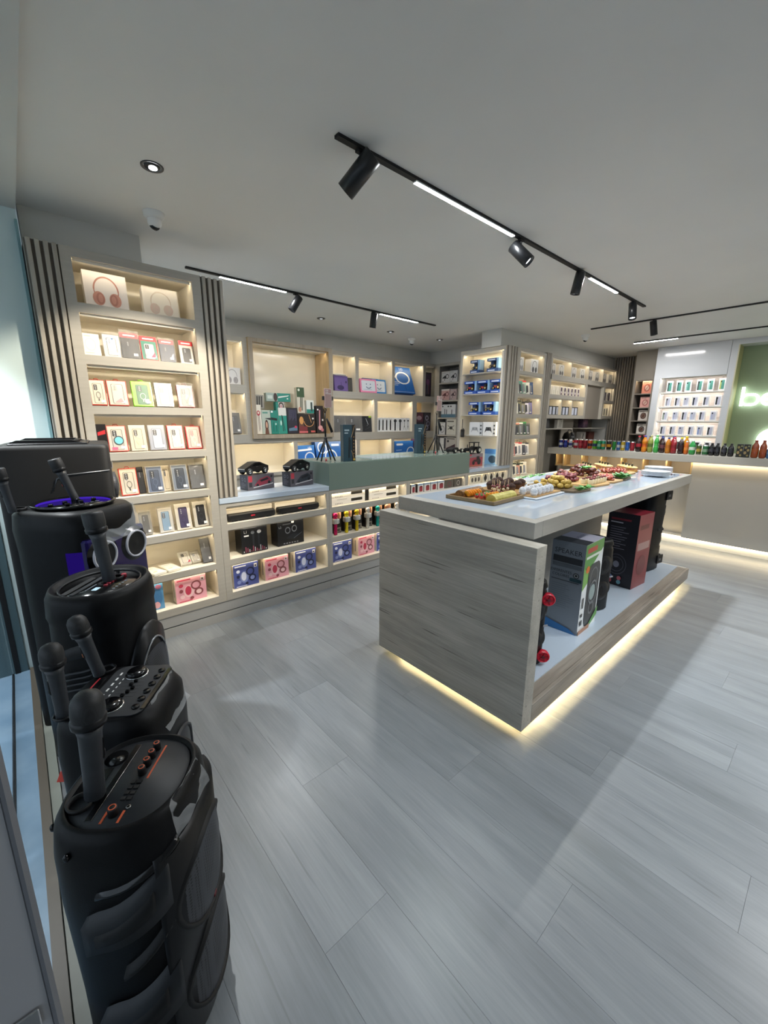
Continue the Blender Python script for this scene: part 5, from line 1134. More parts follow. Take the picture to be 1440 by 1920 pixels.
# --- far wall cabinet goods
FV = VS + 0.05
for k, (x0, x1) in enumerate([(5.80, 5.93), (6.03, 6.19), (6.44, 6.60), (6.74, 6.90), (7.03, 7.2), (7.30, 7.46), (7.60, 7.77), (7.86, 8.03)]):
    pbox('headphone_box', x1 - x0, 0.09, 0.155, '#d8d5cf', a_head('#6d6a68', '#55524f', '#d9d6d0' if k % 2 else '#cfccc8'), ((x0 + x1) / 2, FV, 2.156), 'white headphone carton, %s from the left in the far wall cabinet' % ORD[k], 'headphone box')
for k in range(3):
    pbox('charger_box', 0.10, 0.08, 0.128, '#e6e2d6', [('r', 0.3, 0.1, 0.7, 0.5, '#d8d3c4')], (5.82 + k * 0.115, FV, 1.886), 'plain white box, %s of three in the far wall cabinet' % ORD[k], 'charger box')
for k in range(6):
    pbox('bottle_box', 0.085, 0.08, 0.13, '#e2ddd4', [('l', 0.5, 0.05, 0.5, 0.85, 0.5, '#3d2440'), ('e', 0.5, 0.35, 0.12, 0.12, '#e8e0e6')], (6.17 + k * 0.115, FV, 1.886), 'white box with plum bottle print, %s of six in far cabinet' % ORD[k], 'cosmetic box')
for k in range(10):
    pbox('case_pack', 0.085, 0.03, 0.125, '#232836', [('r', 0.3, 0.05, 0.8, 0.9, '#b9c0d4'), ('r', 0, 0.9, 1, 1, '#15171e')], (5.82 + k * 0.104, FV + 0.02, 1.603), 'narrow dark blue pack, %s from the left in far cabinet lower row' % ORD[k], 'phone case', rz=-0.35)
for k in range(4):
    pbox('bottle_box', 0.07, 0.06, 0.14, '#2c2634' if k % 2 else '#ddd8cf', [('l', 0.5, 0.1, 0.5, 0.8, 0.4, '#4a3a52' if k % 2 else '#2c2634')], (7.72 + k * 0.09, FV, 1.867), 'small bottle box, %s of four by the far slat wall' % ORD[k], 'cosmetic box')
for k in range(3):
    pbox('watch_box', 0.085, 0.06, 0.14, '#ddd6c4', [('l', 0.5, 0.1, 0.5, 0.85, 0.35, '#2a2826')], (7.74 + k * 0.11, FV, 1.606), 'small cream box with black print, %s of three by far slat wall' % ORD[k], 'watch box')
pbox('router_box', 0.22, 0.10, 0.14, '#3a3c3e', [('r', 0.1, 0.2, 0.9, 0.8, '#4a4c50')], (5.95, FV + 0.08, 1.406), 'dark grey box on the small shelf under the far cabinet', 'box')
pbox('cable_pack', 0.18, 0.05, 0.13, '#cfcdc6', [('l', 0.3, 0.1, 0.45, 0.9, 0.08, '#8a8880'), ('l', 0.55, 0.1, 0.7, 0.9, 0.08, '#8a8880')], (6.40, FV + 0.08, 1.406), 'pale cable pack on the small shelf under the far cabinet', 'cable pack')
pbox('game_box', 0.20, 0.08, 0.15, '#3c2c3c', [('r', 0.1, 0.4, 0.9, 0.9, '#5a3c4a'), ('l', 0.3, 0.1, 0.4, 0.9, 0.05, '#8a7a8a')], (7.25, FV + 0.05, 1.406), 'plum game boxes leaning on the upper niche shelf', 'game box')
pbox('game_box', 0.18, 0.08, 0.15, '#9a9690', [('l', 0.3, 0.2, 0.5, 0.8, 0.2, '#4a4846')], (7.22, FV + 0.05, 1.189), 'grey box on the lower niche shelf behind the cans', 'game box')
pbox('game_box', 0.22, 0.08, 0.15, '#4a2a26', [('r', 0.1, 0.1, 0.9, 0.9, '#5c332c')], (7.55, FV + 0.05, 1.189), 'dark brown box on the lower niche shelf behind the cans', 'game box')
# --- watches and phones on the back wall (face -u)
for k, (z, h, bg, c, nm) in enumerate([(1.951, 0.195, '#e0917c', '#a85a4a', 'salmon box with round watch, topmost in the taupe column'), (1.736, 0.165, '#e2aaa2', '#b06a66', 'pink box with round watch, second in the taupe column'), (1.530, 0.165, '#e0d8d0', '#4a2f26', 'white box with brown round watch, third in the taupe column'), (1.318, 0.16, '#e6e0d8', '#332c2a', 'white box with black round watch, lowest in the taupe column')]):
    ub('watch_box', nm, 'watch box', 2.375, 2.235, h, z, 7.66, bg, [('o', 0.52, 0.45, 0.3, 0.3, 0.3, c), ('e', 0.52, 0.45, 0.2, 0.2, '#d8b8a8' if k < 2 else '#6a4a3c'), ('l', 0.3, 0.2, 0.75, 0.7, 0.06, c), ('r', 0.1, 0.85, 0.6, 0.9, '#8a6a62')], d=0.10)
PH = [['#2a4a46', '#2f5a56', '#8ab8b4', '#33403e', '#9cc4c4', '#a8b46a'], ['#8a8a94', '#2a2628', '#c0c4d4', '#262a38', '#2c2c2e', '#232528'], ['#8a9a8a', '#a8b0d0', '#26262a', '#b4c0de', '#262830', '#b0b8d8'], ['#26262a', '#2a2a2c', '#b4bcd8', '#23283a', '#8aa0d4', '#222226']]
PV = [(1.974, 1.85, 1.74, 1.60, 1.472, 1.342), (1.967, 1.846, 1.736, 1.626, 1.495, 1.355), (1.982, 1.847, 1.73, 1.625, 1.514, 1.382), (1.982, 1.857, 1.745, 1.62, 1.51, 1.39)]
for r_ in range(4):
    for k in range(6):
        z = (1.950, 1.739, 1.529, 1.313)[r_]
        c = PH[r_][k]
        ub('phone_box', 'white phone box, %s from the left on the %s shelf of white display' % (ORD[k], ('top', 'second', 'third', 'fourth')[r_]), 'phone box', PV[r_][k] + 0.038, PV[r_][k] - 0.038, 0.165 if r_ == 0 else 0.142, z, 7.58, '#e8eaee',
           [('p', rnd_rect(0.42, 0.48, 0.26, 0.38), c), ('p', rnd_rect(0.62, 0.48, 0.22, 0.38), '#4a8a80' if r_ == 0 else '#c4c8dc'), ('p', rnd_rect(0.36, 0.74, 0.10, 0.07, 0.4), '#1a1a1e')], d=0.035)
for k in range(1, 6):
    ub('phone_box', 'white phone box, %s from the left on the lowest display shelf' % ORD[k], 'phone box', PV[3][k] + 0.038, PV[3][k] - 0.038, 0.14, 1.091, 7.58, '#e8eaee', [('p', rnd_rect(0.45, 0.48, 0.28, 0.38), '#26262a')], d=0.035)
# ------------------------------------------------------------------ drinks on the bar
BZ = 1.1355
def can(label, v, r, h, c1, c2, u=5.90, c3=None):
    t = thing('drink_can', label, 'drink can', (u, v, BZ))
    m1, m2 = mat(shade(c1, 0.9), 0.25, 0.3), mat(shade(c2, 0.9), 0.25, 0.3)
    MB().lathe([(0.0, 0.002), (r * 0.8, 0.0), (r, 0.010), (r, h * 0.32), (r, h * 0.6), (r, h - 0.014), (r * 0.85, h - 0.004)], [CHROME, CHROME, m1, m2, m1, CHROME], 22).build('body', t)
    MB().lathe([(r * 0.85, h - 0.004), (r * 0.86, h), (r * 0.8, h), (r * 0.78, h - 0.004), (0, h - 0.004)], CHROME, 20, caps=False).build('lid', t)
    b = MB(); b.cbox(-0.004, -0.009, h - 0.004, 0.006, 0.009, h - 0.0015, CHROME, 0.0005); b.build('tab', t)
CANS = [(2.782, 0.0265, 0.125, '#22307e', '#c9ccd4', 'slim blue and silver energy can, first in the bar row'), (2.716, 0.0265, 0.125, '#1f2c84', '#3a48a0', 'slim royal blue energy can, second in the bar row'), (2.645, 0.0265, 0.125, '#c8c8cc', '#3a3f80', 'slim white and navy can, third in the bar row'),
        (2.567, 0.029, 0.134, '#b32036', '#d8c8c8', 'red cola can beside the slim energy cans'), (2.501, 0.029, 0.134, '#a81c30', '#b94a52', 'red cola can, second of the red trio'), (2.438, 0.029, 0.134, '#8c1526', '#a02030', 'deep red can, third of the red trio'), (2.374, 0.029, 0.134, '#d2622a', '#3c2a38', 'orange soda can beside the red cans'),
        (2.311, 0.028, 0.134, '#6cb52c', '#2a3a6a', 'lime green can with navy band'), (2.253, 0.027, 0.134, '#1e8a52', '#8ac0a0', 'emerald green soda can on the bar'), (2.198, 0.026, 0.134, '#2f9a78', '#c9a04a', 'teal green can with gold stripe'), (2.13, 0.029, 0.134, '#22211f', '#d8951f', 'black can with amber label'),
        (2.065, 0.022, 0.13, '#2c8f3c', '#2c8f3c', 'narrow green can after the amber one'), (2.012, 0.022, 0.13, '#3a6cb0', '#cfd4da', 'narrow blue and white can'), (1.96, 0.024, 0.13, '#c9a92a', '#e0d8b0', 'narrow yellow can between two blue ones'), (1.906, 0.023, 0.13, '#2c5aa8', '#3a68b8', 'narrow blue can after the yellow one'), (1.848, 0.026, 0.126, '#93222e', '#a03038', 'red can at the end of the can row')]
for v, r, h, c1, c2, nm in CANS: can(nm, v, r, h, c1, c2)
def bottle(label, v, r, h, liq, lab, cap, u=5.90, waist=False):
    t = thing('drink_bottle', label, 'drink bottle', (u, v, BZ))
    ml, lb = mat(shade(liq, 0.85), 0.12, coat=0.4), mat(shade(lab, 0.85), 0.35)
    k = 0.86 if waist else 1.0
    MB().lathe([(0.0, 0.004), (r * 0.7, 0.0), (r, 0.012), (r, h * 0.25), (r * k, h * 0.32), (r * k, h * 0.52), (r, h * 0.60), (r * 0.92, h * 0.70), (r * 0.5, h * 0.84), (r * 0.40, h * 0.92)], [ml, ml, ml, ml, lb, ml, ml, ml, ml], 22).build('body', t)
    MB().lathe([(r * 0.40, h * 0.90), (r * 0.46, h * 0.905), (r * 0.46, h), (0, h)], mat(cap, 0.4), 18).build('cap', t)
BOT = [(1.779, 0.031, 0.20, '#2a1412', '#a32430', '#b02430', 0, 'dark cola bottle with red label and cap'), (1.714, 0.030, 0.205, '#e0861a', '#d8641c', '#2a3f8a', 1, 'orange soda bottle with blue cap'), (1.648, 0.030, 0.21, '#9aa04a', '#5a6a2a', '#b0a878', 0, 'pale olive lemonade bottle'), (1.585, 0.028, 0.21, '#3fae4c', '#57bd5c', '#2c9a3c', 1, 'bright green soda bottle with green cap'),
       (1.52, 0.030, 0.19, '#33181a', '#6a3c44', '#2c3a7a', 0, 'dark berry juice bottle with navy cap'), (1.46, 0.028, 0.19, '#d0801e', '#b8691a', '#2c3a7a', 0, 'amber juice bottle with navy cap'), (1.40, 0.030, 0.195, '#a3202c', '#8a1a26', '#c0303a', 0, 'red juice bottle with red cap'), (1.329, 0.029, 0.195, '#2a1618', '#3a2022', '#d8c02a', 0, 'dark cola bottle with yellow cap'),
       (1.274, 0.024, 0.155, '#d8681e', '#e08a3a', '#d8d4c8', 0, 'small orange bottle with white cap'), (1.215, 0.032, 0.17, '#2fa04a', '#dfe6d8', '#dfe2de', 0, 'green bottle with white striped label')]
for v, r, h, a, b_, c, wst, nm in BOT: bottle(nm, v, r, h, a, b_, c, waist=bool(wst))
can('olive green and gold can beside the striped green bottle', 1.151, 0.025, 0.12, '#4a5a2a', '#c0a04a')
can('dark green tea can with pale band', 1.09, 0.030, 0.12, '#2c6a3c', '#8aa88a')
for k, v in enumerate((1.034, 0.983, 0.923, 0.863)): bottle('squat black bottle, %s of the black four on the bar' % ORD[k], v, 0.028, 0.142, '#17171b', '#2c2c32' if k % 2 else '#3a3a42', '#141416')
for k, v in enumerate((0.787, 0.729)):
    o = ub('drink_carton', 'black carton with gold fruit print, %s of the two' % ('left', 'right')[k], 'drink carton', v + 0.027, v - 0.027, 0.14, BZ, 5.88, '#22211a', [('e', 0.3, 0.75, 0.2, 0.1, '#8a7a4a'), ('e', 0.7, 0.55, 0.2, 0.1, '#a08a58'), ('e', 0.3, 0.35, 0.22, 0.12, '#9a845a'), ('e', 0.7, 0.15, 0.18, 0.08, '#8a7a4a'), ('e', 0.75, 0.85, 0.15, 0.06, '#8a8a62')], d=0.055)
bottle('tall rust orange tea bottle, left of the two at frame edge', 0.663, 0.031, 0.188, '#a84c22', '#b45a2c', '#8c3a1c')
bottle('tall rust orange tea bottle, right of the two at frame edge', 0.60, 0.030, 0.188, '#a84c22', '#b45a2c', '#8c3a1c')
bottle('blue water bottle at the right end of the bar row', 0.544, 0.026, 0.145, '#4a86b8', '#7aa8cc', '#3a6ca0')
for k, (v, c, cp) in enumerate([(1.75, '#2a1412', '#b02430'), (1.68, '#e0861a', '#2a3f8a'), (1.55, '#33181a', '#2c3a7a'), (1.43, '#a3202c', '#2c3a7a'), (1.30, '#d8951f', '#d8c02a')]):
    bottle('%s bottle of the second row behind the tall bottles' % ORD[k], v, 0.030, 0.205, c, c, cp, u=5.985)
t = thing('back_pack', 'glossy black rucksack with orange band standing on the bar end', 'bag', (6.18, 2.80, BZ))
b = MB(); b.loft([(0.0, 0, 0, 0.055, 0.085, 3.5), (0.02, 0, 0, 0.062, 0.092, 3.5), (0.14, 0, 0, 0.062, 0.092, 3.2), (0.20, 0, 0, 0.05, 0.075, 3), (0.225, 0, 0, 0.03, 0.04, 2.5)], BLKG, 28); b.build('body', t)
b = MB(); b.loft([(0.075, 0, 0, 0.0635, 0.0935, 3.5), (0.10, 0, 0, 0.0635, 0.0935, 3.5)], mat('#c2502c', 0.5), 28, caps=False); b.build('band', t)
b = MB(); b.tube([(0, -0.03, 0.22), (0, -0.02, 0.25), (0, 0.02, 0.25), (0, 0.03, 0.22)], 0.006, BLKS); b.build('handle', t)
# ------------------------------------------------------------------ goods on the island deck
DZ = 0.1625
def tower(label, u, v, w, d, h, wheels, dark=BLK):
    """slim two-way party speaker, front towards +x local"""
    t = thing('tower_speaker', label, 'speaker', (u, v, DZ), -0.35)
    MB().loft([(0.0, 0, 0, w * 0.44, d * 0.44, 4), (0.012, 0, 0, w * 0.5, d * 0.5, 4), (h * 0.86, 0, 0, w * 0.5, d * 0.5, 4), (h * 0.90, 0, 0, w * 0.46, d * 0.46, 4), (h * 0.93, 0, 0, w * 0.5, d * 0.5, 4), (h * 0.99, 0, 0, w * 0.47, d * 0.47, 3.5), (h, 0, 0, w * 0.40, d * 0.40, 3)], dark, 32).build('body', t)
    for zc in (0.30, 0.66):
        b = MB(); b.T = Matrix.Translation((w * 0.485, 0, h * zc)) @ Matrix.Rotation(PI / 2, 4, 'Y')
        b.lathe([(d * 0.42, -0.012), (d * 0.42, 0.0), (d * 0.40, 0.005), (d * 0.37, 0.001)], BLKM, 28, caps=False); b.build('ring', t)
        b = MB(); b.T = Matrix.Translation((w * 0.485, 0, h * zc)) @ Matrix.Rotation(PI / 2, 4, 'Y')
        b.lathe([(d * 0.38, 0.0), (d * 0.12, 0.004), (0.0, 0.005)], grille('tower_mesh', '#08080a', '#222327', 260), 24, caps=False); b.build('grille', t)
        b = MB(); b.T = Matrix.Translation((0, -d * 0.495, h * zc)); b.lathe([(w * 0.36, 0.004), (w * 0.34, -0.002), (w * 0.2, -0.001), (0, 0.0)], BLKM, 24, axis='y', caps=False); b.build('side_scoop', t)
    b = MB(); b.cbox(-w * 0.2, -d * 0.12, h, w * 0.2, d * 0.12, h + 0.012, BLKS, 0.004); b.build('handle', t)
    b = MB(); b.T = Matrix.Translation((w * 0.3, -d * 0.28, h * 0.985)); b.cbox(-0.012, -0.012, 0.0, 0.012, 0.012, 0.006, WHITE, 0.001); b.build('price_tag', t)
    b = MB(); b.cbox(w * 0.30, -d * 0.52, h * 0.47, w * 0.46, -d * 0.49, h * 0.49, mat('#8a8a90', 0.3), 0.001); b.build('logo_badge', t)
    if wheels:
        red = mat('#c21f34', 0.35)
        for zc in (0.12, 0.80):
            b = MB(); b.T = Matrix.Translation((w * 0.40, -d * 0.46, h * zc)) @ Matrix.Rotation(-0.5, 4, 'Z')
            b.lathe([(0.0, 0.0), (0.033, 0.0), (0.036, -0.006), (0.036, -0.026), (0.030, -0.032), (0.026, -0.026), (0.0, -0.022)], red, 26, axis='y', sm=False); b = b.build('wheel', t)
            for q in range(5):
                c = MB(); c.T = Matrix.Translation((w * 0.40, -d * 0.46, h * zc)) @ Matrix.Rotation(-0.5, 4, 'Z') @ Matrix.Rotation(q * 2 * PI / 5, 4, 'Y'); c.box(0.006, -0.031, -0.003, 0.026, -0.022, 0.003, mat('#8f1526', 0.35)); c.build('spoke', b)
            c = MB(); c.T = Matrix.Translation((w * 0.40, -d * 0.46, h * zc)) @ Matrix.Rotation(-0.5, 4, 'Z'); c.cyl((0, -0.034, 0), 0.009, 0.014, mat('#5a1420', 0.35), 'y', 14); c.build('hub', b)
tower('black tower speaker with red wheels behind the oak end panel', 2.005, 1.06, 0.19, 0.18, 0.50, True)
tower('plain black tower speaker between the two cartons on the island', 3.02, 1.10, 0.21, 0.19, 0.53, False)
SP = pbox('speaker_carton', 0.29, 0.21, 0.60, '#cfd6dc', [('r', 0, 0, 1, 1, '#e4e8ea'), ('p', [(0, 0.62), (1, 0.90), (1, 1), (0, 1)], '#5f9a4c'), ('p', [(0.0, 0.5), (0.5, 0.62), (0.0, 0.75)], '#7fb05a'), ('r', 0.1, 0.9, 0.62, 0.955, '#c04a3a'), ('r', 0.06, 0.84, 0.9, 0.868, '#e4ece0'), ('e', 0.2, 0.72, 0.1, 0.04, '#d8742c'), ('p', rnd_rect(0.6, 0.40, 0.33, 0.36, 0.5), '#3a3c3e'), ('o', 0.6, 0.58, 0.22, 0.13, 0.15, '#6a6d70'), ('e', 0.58, 0.42, 0.16, 0.09, '#8fa0a0'), ('e', 0.6, 0.24, 0.16, 0.08, '#6a6d70'), ('e', 0.6, 0.24, 0.11, 0.055, '#2a2c2e'), ('o', 0.6, 0.42, 0.24, 0.14, 0.15, '#707478'), ('r', 0.05, 0.1, 0.16, 0.16, '#3a3c3e'), ('r', 0.05, 0.2, 0.14, 0.24, '#3a3c3e'), ('r', 0.07, 0.3, 0.13, 0.42, '#3a3c3e'), ('p', [(0.5, 0.0), (1, 0.1), (1, 0.2), (0.55, 0.05)], '#5f9a4c'), ('r', 0, 0, 0.6, 0.05, '#a8785a')],
          (2.66, 0.965, DZ), 'large white and green speaker carton printed SPEAKER on its grey side', 'speaker carton', rz=0.02,
          side=[('r', 0, 0, 1, 1, '#7d848c'), ('t', 0.5, 0.87, 0.045, 'SPEAKER', '#2a2d31'), ('r', 0.06, 0.77, 0.94, 0.84, '#33363a'), ('r', 0.06, 0.72, 0.94, 0.762, '#5c6268'), ('t', 0.34, 0.658, 0.025, 'DIFERENTES', '#23262a'), ('t', 0.34, 0.612, 0.025, 'COLORES', '#23262a'), ('r', 0.62, 0.585, 0.97, 0.622, '#27434a'), ('e', 0.80, 0.655, 0.09, 0.03, '#2a2d31'), ('o', 0.80, 0.655, 0.06, 0.02, 0.25, '#c8ccd0'), ('r', 0.06, 0.57, 0.9, 0.578, '#33363a')] + lines(0.1, 0.9, 0.26, 0.54, 12, '#565c63', 4, 0.12) + [('p', [(0, 0.0), (1, 0.0), (0.75, 0.05), (0, 0.10)], '#2f6ea8')],
          top=[('r', 0, 0, 1, 1, '#d4d2e4'), ('r', 0, 0, 0.4, 1, '#3c3f45'), ('t', 0.66, 0.5, 0.03, 'SPEAKER', '#8a88a8')])
pbox('speaker_carton', 0.26, 0.24, 0.62, '#6a1f2a', [('r', 0, 0, 1, 1, '#7d343a'), ('r', 0.1, 0.52, 0.9, 0.62, '#9a7a78'), ('r', 0.1, 0.8, 0.7, 0.86, '#5a1820'), ('e', 0.5, 0.3, 0.3, 0.14, '#682a30')], (3.72, 0.985, DZ), 'tall black and red speaker carton beside the largest tower', 'speaker carton', rz=-0.10,
     side=[('r', 0, 0, 1, 1, '#1c1a22'), ('r', 0.1, 0.9, 0.75, 0.925, '#7a2630'), ('r', 0.1, 0.86, 0.5, 0.875, '#b8b4bc')] + lines(0.12, 0.85, 0.5, 0.82, 10, '#8a8692', 7, 0.2) + [('o', 0.45, 0.3, 0.33, 0.14, 0.05, '#5a5862'), ('o', 0.45, 0.3, 0.24, 0.10, 0.06, '#5a5862'), ('e', 0.45, 0.3, 0.1, 0.045, '#7a7884'), ('e', 0.3, 0.115, 0.07, 0.03, '#6a7ea8'), ('e', 0.6, 0.115, 0.07, 0.03, '#b85a62'), ('e', 0.3, 0.06, 0.07, 0.03, '#b85a62'), ('e', 0.6, 0.06, 0.07, 0.03, '#6a9aa8')], top=[('r', 0, 0, 1, 1, '#7e1f2c')])
t = thing('tower_speaker', 'tall black double woofer speaker at the far end of the island', 'speaker', (4.25, 1.17, DZ), -0.2)
w, d, h = 0.30, 0.30, 0.80
MB().loft([(0, 0, 0, 0.13, 0.13, 4), (0.015, 0, 0, 0.15, 0.15, 4), (0.22, 0, 0, 0.15, 0.15, 4), (0.23, 0, 0, 0.145, 0.145, 4), (0.40, 0, 0, 0.15, 0.15, 4), (0.41, 0, 0, 0.144, 0.144, 4), (0.60, 0, 0, 0.15, 0.15, 4), (0.61, 0, 0, 0.145, 0.145, 4), (0.78, 0, 0, 0.15, 0.15, 4), (0.80, 0, 0, 0.14, 0.14, 4)], BLK, 36).build('body', t)
for zc in (0.10, 0.70):
    b = MB(); b.cbox(0.06, -0.158, zc - 0.04, 0.15, -0.148, zc + 0.04, BLKS, 0.003); b.build('corner_pocket', t)
    b = MB(); b.T = Matrix.Translation((0.15, -0.11, zc)); b.lathe([(0, 0), (0.032, 0), (0.034, 0.008), (0.034, 0.02), (0, 0.02)], BLKM, 20, axis='x'); b.build('wheel', t)
    b = MB(); b.cbox(0.075, -0.161, zc - 0.012, 0.115, -0.157, zc + 0.008, mat('#4a4c52', 0.4), 0.001); b.build('badge', t)
for zc in (0.27, 0.53):
    b = MB(); b.T = Matrix.Translation((0.148, 0, zc)); b.lathe([(0.115, 0.0), (0.115, 0.014), (0.105, 0.02), (0.05, 0.012), (0, 0.018)], grille('woofer_mesh', '#08080a', '#24262a', 220), 32, axis='x', caps=False); b.build('grille', t)
b = MB(); b.cbox(0.0, -0.155, 0.38, 0.09, -0.147, 0.40, BLKS, 0.002); b.build('side_slot', t)
# ------------------------------------------------------------------ party speakers along the shop window
def sup(a, rx, ry, pw):
    ca, sa = math.cos(a), math.sin(a)
    return (rx * math.copysign(abs(ca) ** (2 / pw), ca), ry * math.copysign(abs(sa) ** (2 / pw), sa))
def patch(b, a0, a1, lo, hi, rx, ry, pw, off, mt, n=14, inner=0.97):
    """raised shell on the body between two angles; lo/hi give its lower and upper edge"""
    vs, fs = [], []
    for i in range(n + 1):
        a = a0 + (a1 - a0) * i / n
        x, y = sup(a, rx, ry, pw)
        k = 1 + off / max(rx, ry)
        z0, z1 = lo(i / n), hi(i / n)
        e = min(0.012, (z1 - z0) * 0.3)
        for q, z in ((inner, z0), (k, z0 + e), (k, z1 - e), (inner, z1)): vs.append((x * q, y * q, z))
    for i in range(n):
        for j in range(3):
            p = i * 4 + j; fs.append((p, p + 4, p + 5, p + 1))
    fs.append((0, 1, 2, 3)); o = n * 4; fs.append((o + 3, o + 2, o + 1, o))
    b.add(vs, fs, mt, True)
def disc(t, name, x, y, z, r, prof, mt, rz=0.0, n=36):
    b = MB(); b.T = Matrix.Translation((x, y, z)) @ Matrix.Rotation(rz, 4, 'Z')
    b.lathe([(p * r, q) for p, q in prof], mt, n, axis='x', caps=False)
    return b.build(name, t)
def cdisc(t, name, zc, r, RX, RY, pw, mt, off=0.004, rim=None, n=36):
    """round grille that follows the curved front"""
    def X(y): return RX * max(0.0, 1 - abs(y / RY) ** pw) ** (1 / pw)
    prof = [(0.0, off + 0.006), (0.4, off + 0.005), (0.75, off + 0.003), (1.0, off)]
    if rim: prof = [(1.0, off - 0.001), (1.02, off + 0.006), (1.08, off + 0.006), (1.12, -0.004)]
    vs, fs = [], []
    for rho, o in prof:
        for q in range(n):
            a = 2 * PI * q / n; y = rho * r * math.cos(a)
            vs.append((X(y) + o, y, zc + rho * r * math.sin(a)))
    for j in range(len(prof) - 1):
        for q in range(n):
            a, b_ = j * n + q, j * n + (q + 1) % n
            fs.append((a, a + n, b_ + n, b_))
    b = MB(); b.add(vs, fs, mt, True); return b.build(name, t)
def knob(t, name, x, y, z, r, h, mt, topm=None):
    b = MB(); b.lathe([(r, 0), (r * 1.0, h * 0.85), (r * 0.9, h)], mt, 18, (x, y, z)); b = b.build(name, t)
    if topm: MB().lathe([(r * 0.78, h + 0.0003), (r * 0.55, h + 0.0006)], topm, 18, (x, y, z), caps=False).build('cap_ring', b)
    return b
def film(t, pts, name='protective_film', seed=1):
    """crinkled clear sheet through a grid of points"""
    r = random.Random(seed); nx, nz_ = 7, 5; vs, fs = [], []
    A, B, C, Dp = [Vector(p) for p in pts]
    nrm = (B - A).cross(Dp - A).normalized()
    for j in range(nz_ + 1):
        for i in range(nx + 1):
            p = A.lerp(B, i / nx).lerp(Dp.lerp(C, i / nx), j / nz_) + nrm * (0.002 + r.random() * 0.010)
            vs.append(tuple(p))
    for j in range(nz_):
        for i in range(nx):
            a = j * (nx + 1) + i; fs.append((a, a + 1, a + nx + 2, a + nx + 1))
    b = MB(); b.add(vs, fs, mat('#e6eaee', 0.05, alpha=0.24)); return b.build(name, t)
SLATE = surf('slate_plastic', '#1b1e22', '#202328', 0.5, 20, bump=0.06, bscale=500)
RED = mat('#c23a28', 0.45)
ORG = mat('#c85a34', 0.45)
MESHG = grille('fine_dot_mesh', '#040405', '#3a3c42', 120)
# --- S1: nearest speaker
t = thing('party_speaker', 'nearest black party speaker with slate top panel and orange marked knobs', 'speaker', (0.095, 0.968, 0), math.radians(-38))
RX, RY = 0.140, 0.150
MB().loft([(0.0, 0, 0, RX * 0.86, RY * 0.86, 3), (0.015, 0, 0, RX * 0.93, RY * 0.93, 3), (0.25, 0, 0, RX * 0.95, RY * 0.95, 2.8), (0.5, 0, 0, RX, RY, 2.7), (0.62, 0, 0, RX, RY, 2.6), (0.675, 0, 0, RX * 0.965, RY * 0.965, 2.5), (0.695, 0, 0, RX * 0.90, RY * 0.90, 2.4), (0.70, 0, 0, RX * 0.84, RY * 0.84, 2.4), (0.688, 0, 0, RX * 0.82, RY * 0.82, 2.4)], BLK, 48).build('body', t)
MB().loft([(0.686, 0, 0, RX * 0.815, RY * 0.815, 2.4), (0.692, 0, 0, RX * 0.80, RY * 0.80, 2.4)], SLATE, 40).build('top_panel', t)
TZ = 0.692
MB().cbox(-0.047, -0.102, TZ - 0.001, -0.033, 0.104, TZ + 0.0012, BLKG, 0.0005).build('long_slot', t)
b = MB(); b.lathe([(0.0, 0.0), (0.023, 0.0), (0.025, 0.0015), (0.0, 0.0016)], BLKG, 24, (-0.072, 0.062, TZ)); b.build('cup_recess', t)
MB().prism([(-0.108, -0.055), (-0.062, -0.02), (-0.062, 0.035), (-0.085, 0.03), (-0.112, 0.0)], TZ, TZ + 0.0015, BLKG, 'xy').build('hand_slot', t)
b = MB(); b.lathe([(0.024, 0.0), (0.026, 0.010), (0.021, 0.010), (0.020, 0.001)], BLKS, 24, (-0.078, -0.062, TZ), caps=False); b.build('microphone_socket', t)
for y in (0.088, 0.062, 0.038, 0.014): knob(t, 'knob', 0.012, y, TZ, 0.0085, 0.019, BLKS, ORG)
knob(t, 'knob', 0.004, -0.088, TZ, 0.010, 0.019, BLKS, ORG)
b = MB(); b.box(0.028, 0.0, TZ, 0.032, 0.098, TZ + 0.0006, ORG); b.build('orange_scale', t)
for x in (-0.012, 0.022): MB().box(x - 0.0025, -0.108, TZ, x + 0.0025, -0.080, TZ + 0.0006, ORG).build('orange_mark', t)
b = MB()
for q in range(4):
    for s in (0, 1): b.box(0.000 + 0.013 * s, -0.014 - 0.014 * q, TZ, 0.010 + 0.013 * s, -0.006 - 0.014 * q, TZ + 0.003, BLKS)
b.build('button_keys', t)
b = MB(); b.lathe([(0.0045, 0.0), (0.0055, 0.002), (0.003, 0.002)], CHROME, 16, (0.026, -0.072, TZ), caps=False); b.build('jack', t)
film(t, [(RX * 0.86, -0.085, 0.703), (RX * 0.93, 0.05, 0.700), (RX * 1.10, 0.05, 0.630), (RX * 1.00, -0.100, 0.630)])
b = MB(); patch(b, -0.95, 0.95, lambda s: 0.045 + 0.012 * s, lambda s: 0.615 + 0.02 * s, RX, RY, 2.7, 0.012, BLKM, 24); b.build('front_frame', t)
for zc in (0.45, 0.20):
    cdisc(t, 'woofer_grille', zc, 0.112, RX, RY, 2.7, MESHG, 0.014)
    cdisc(t, 'woofer_ring', zc, 0.112, RX, RY, 2.7, BLKS, 0.014, True)
for z0, dz in ((0.41, 0.10), (0.13, 0.11)):
    b = MB(); patch(b, -1.75, -0.75, lambda s, z0=z0: z0 + 0.075 * s, lambda s, z0=z0, dz=dz: z0 + dz + 0.10 * s, RX, RY, 2.7, 0.016, SLATE, 14); b.build('side_wing', t)
    b = MB(); patch(b, -1.62, -1.0, lambda s, z0=z0: z0 + 0.03 + 0.06 * s, lambda s, z0=z0, dz=dz: z0 + dz - 0.02 + 0.08 * s, RX, RY, 2.7, 0.020, BLKS, 10); b.build('grip_recess', t)
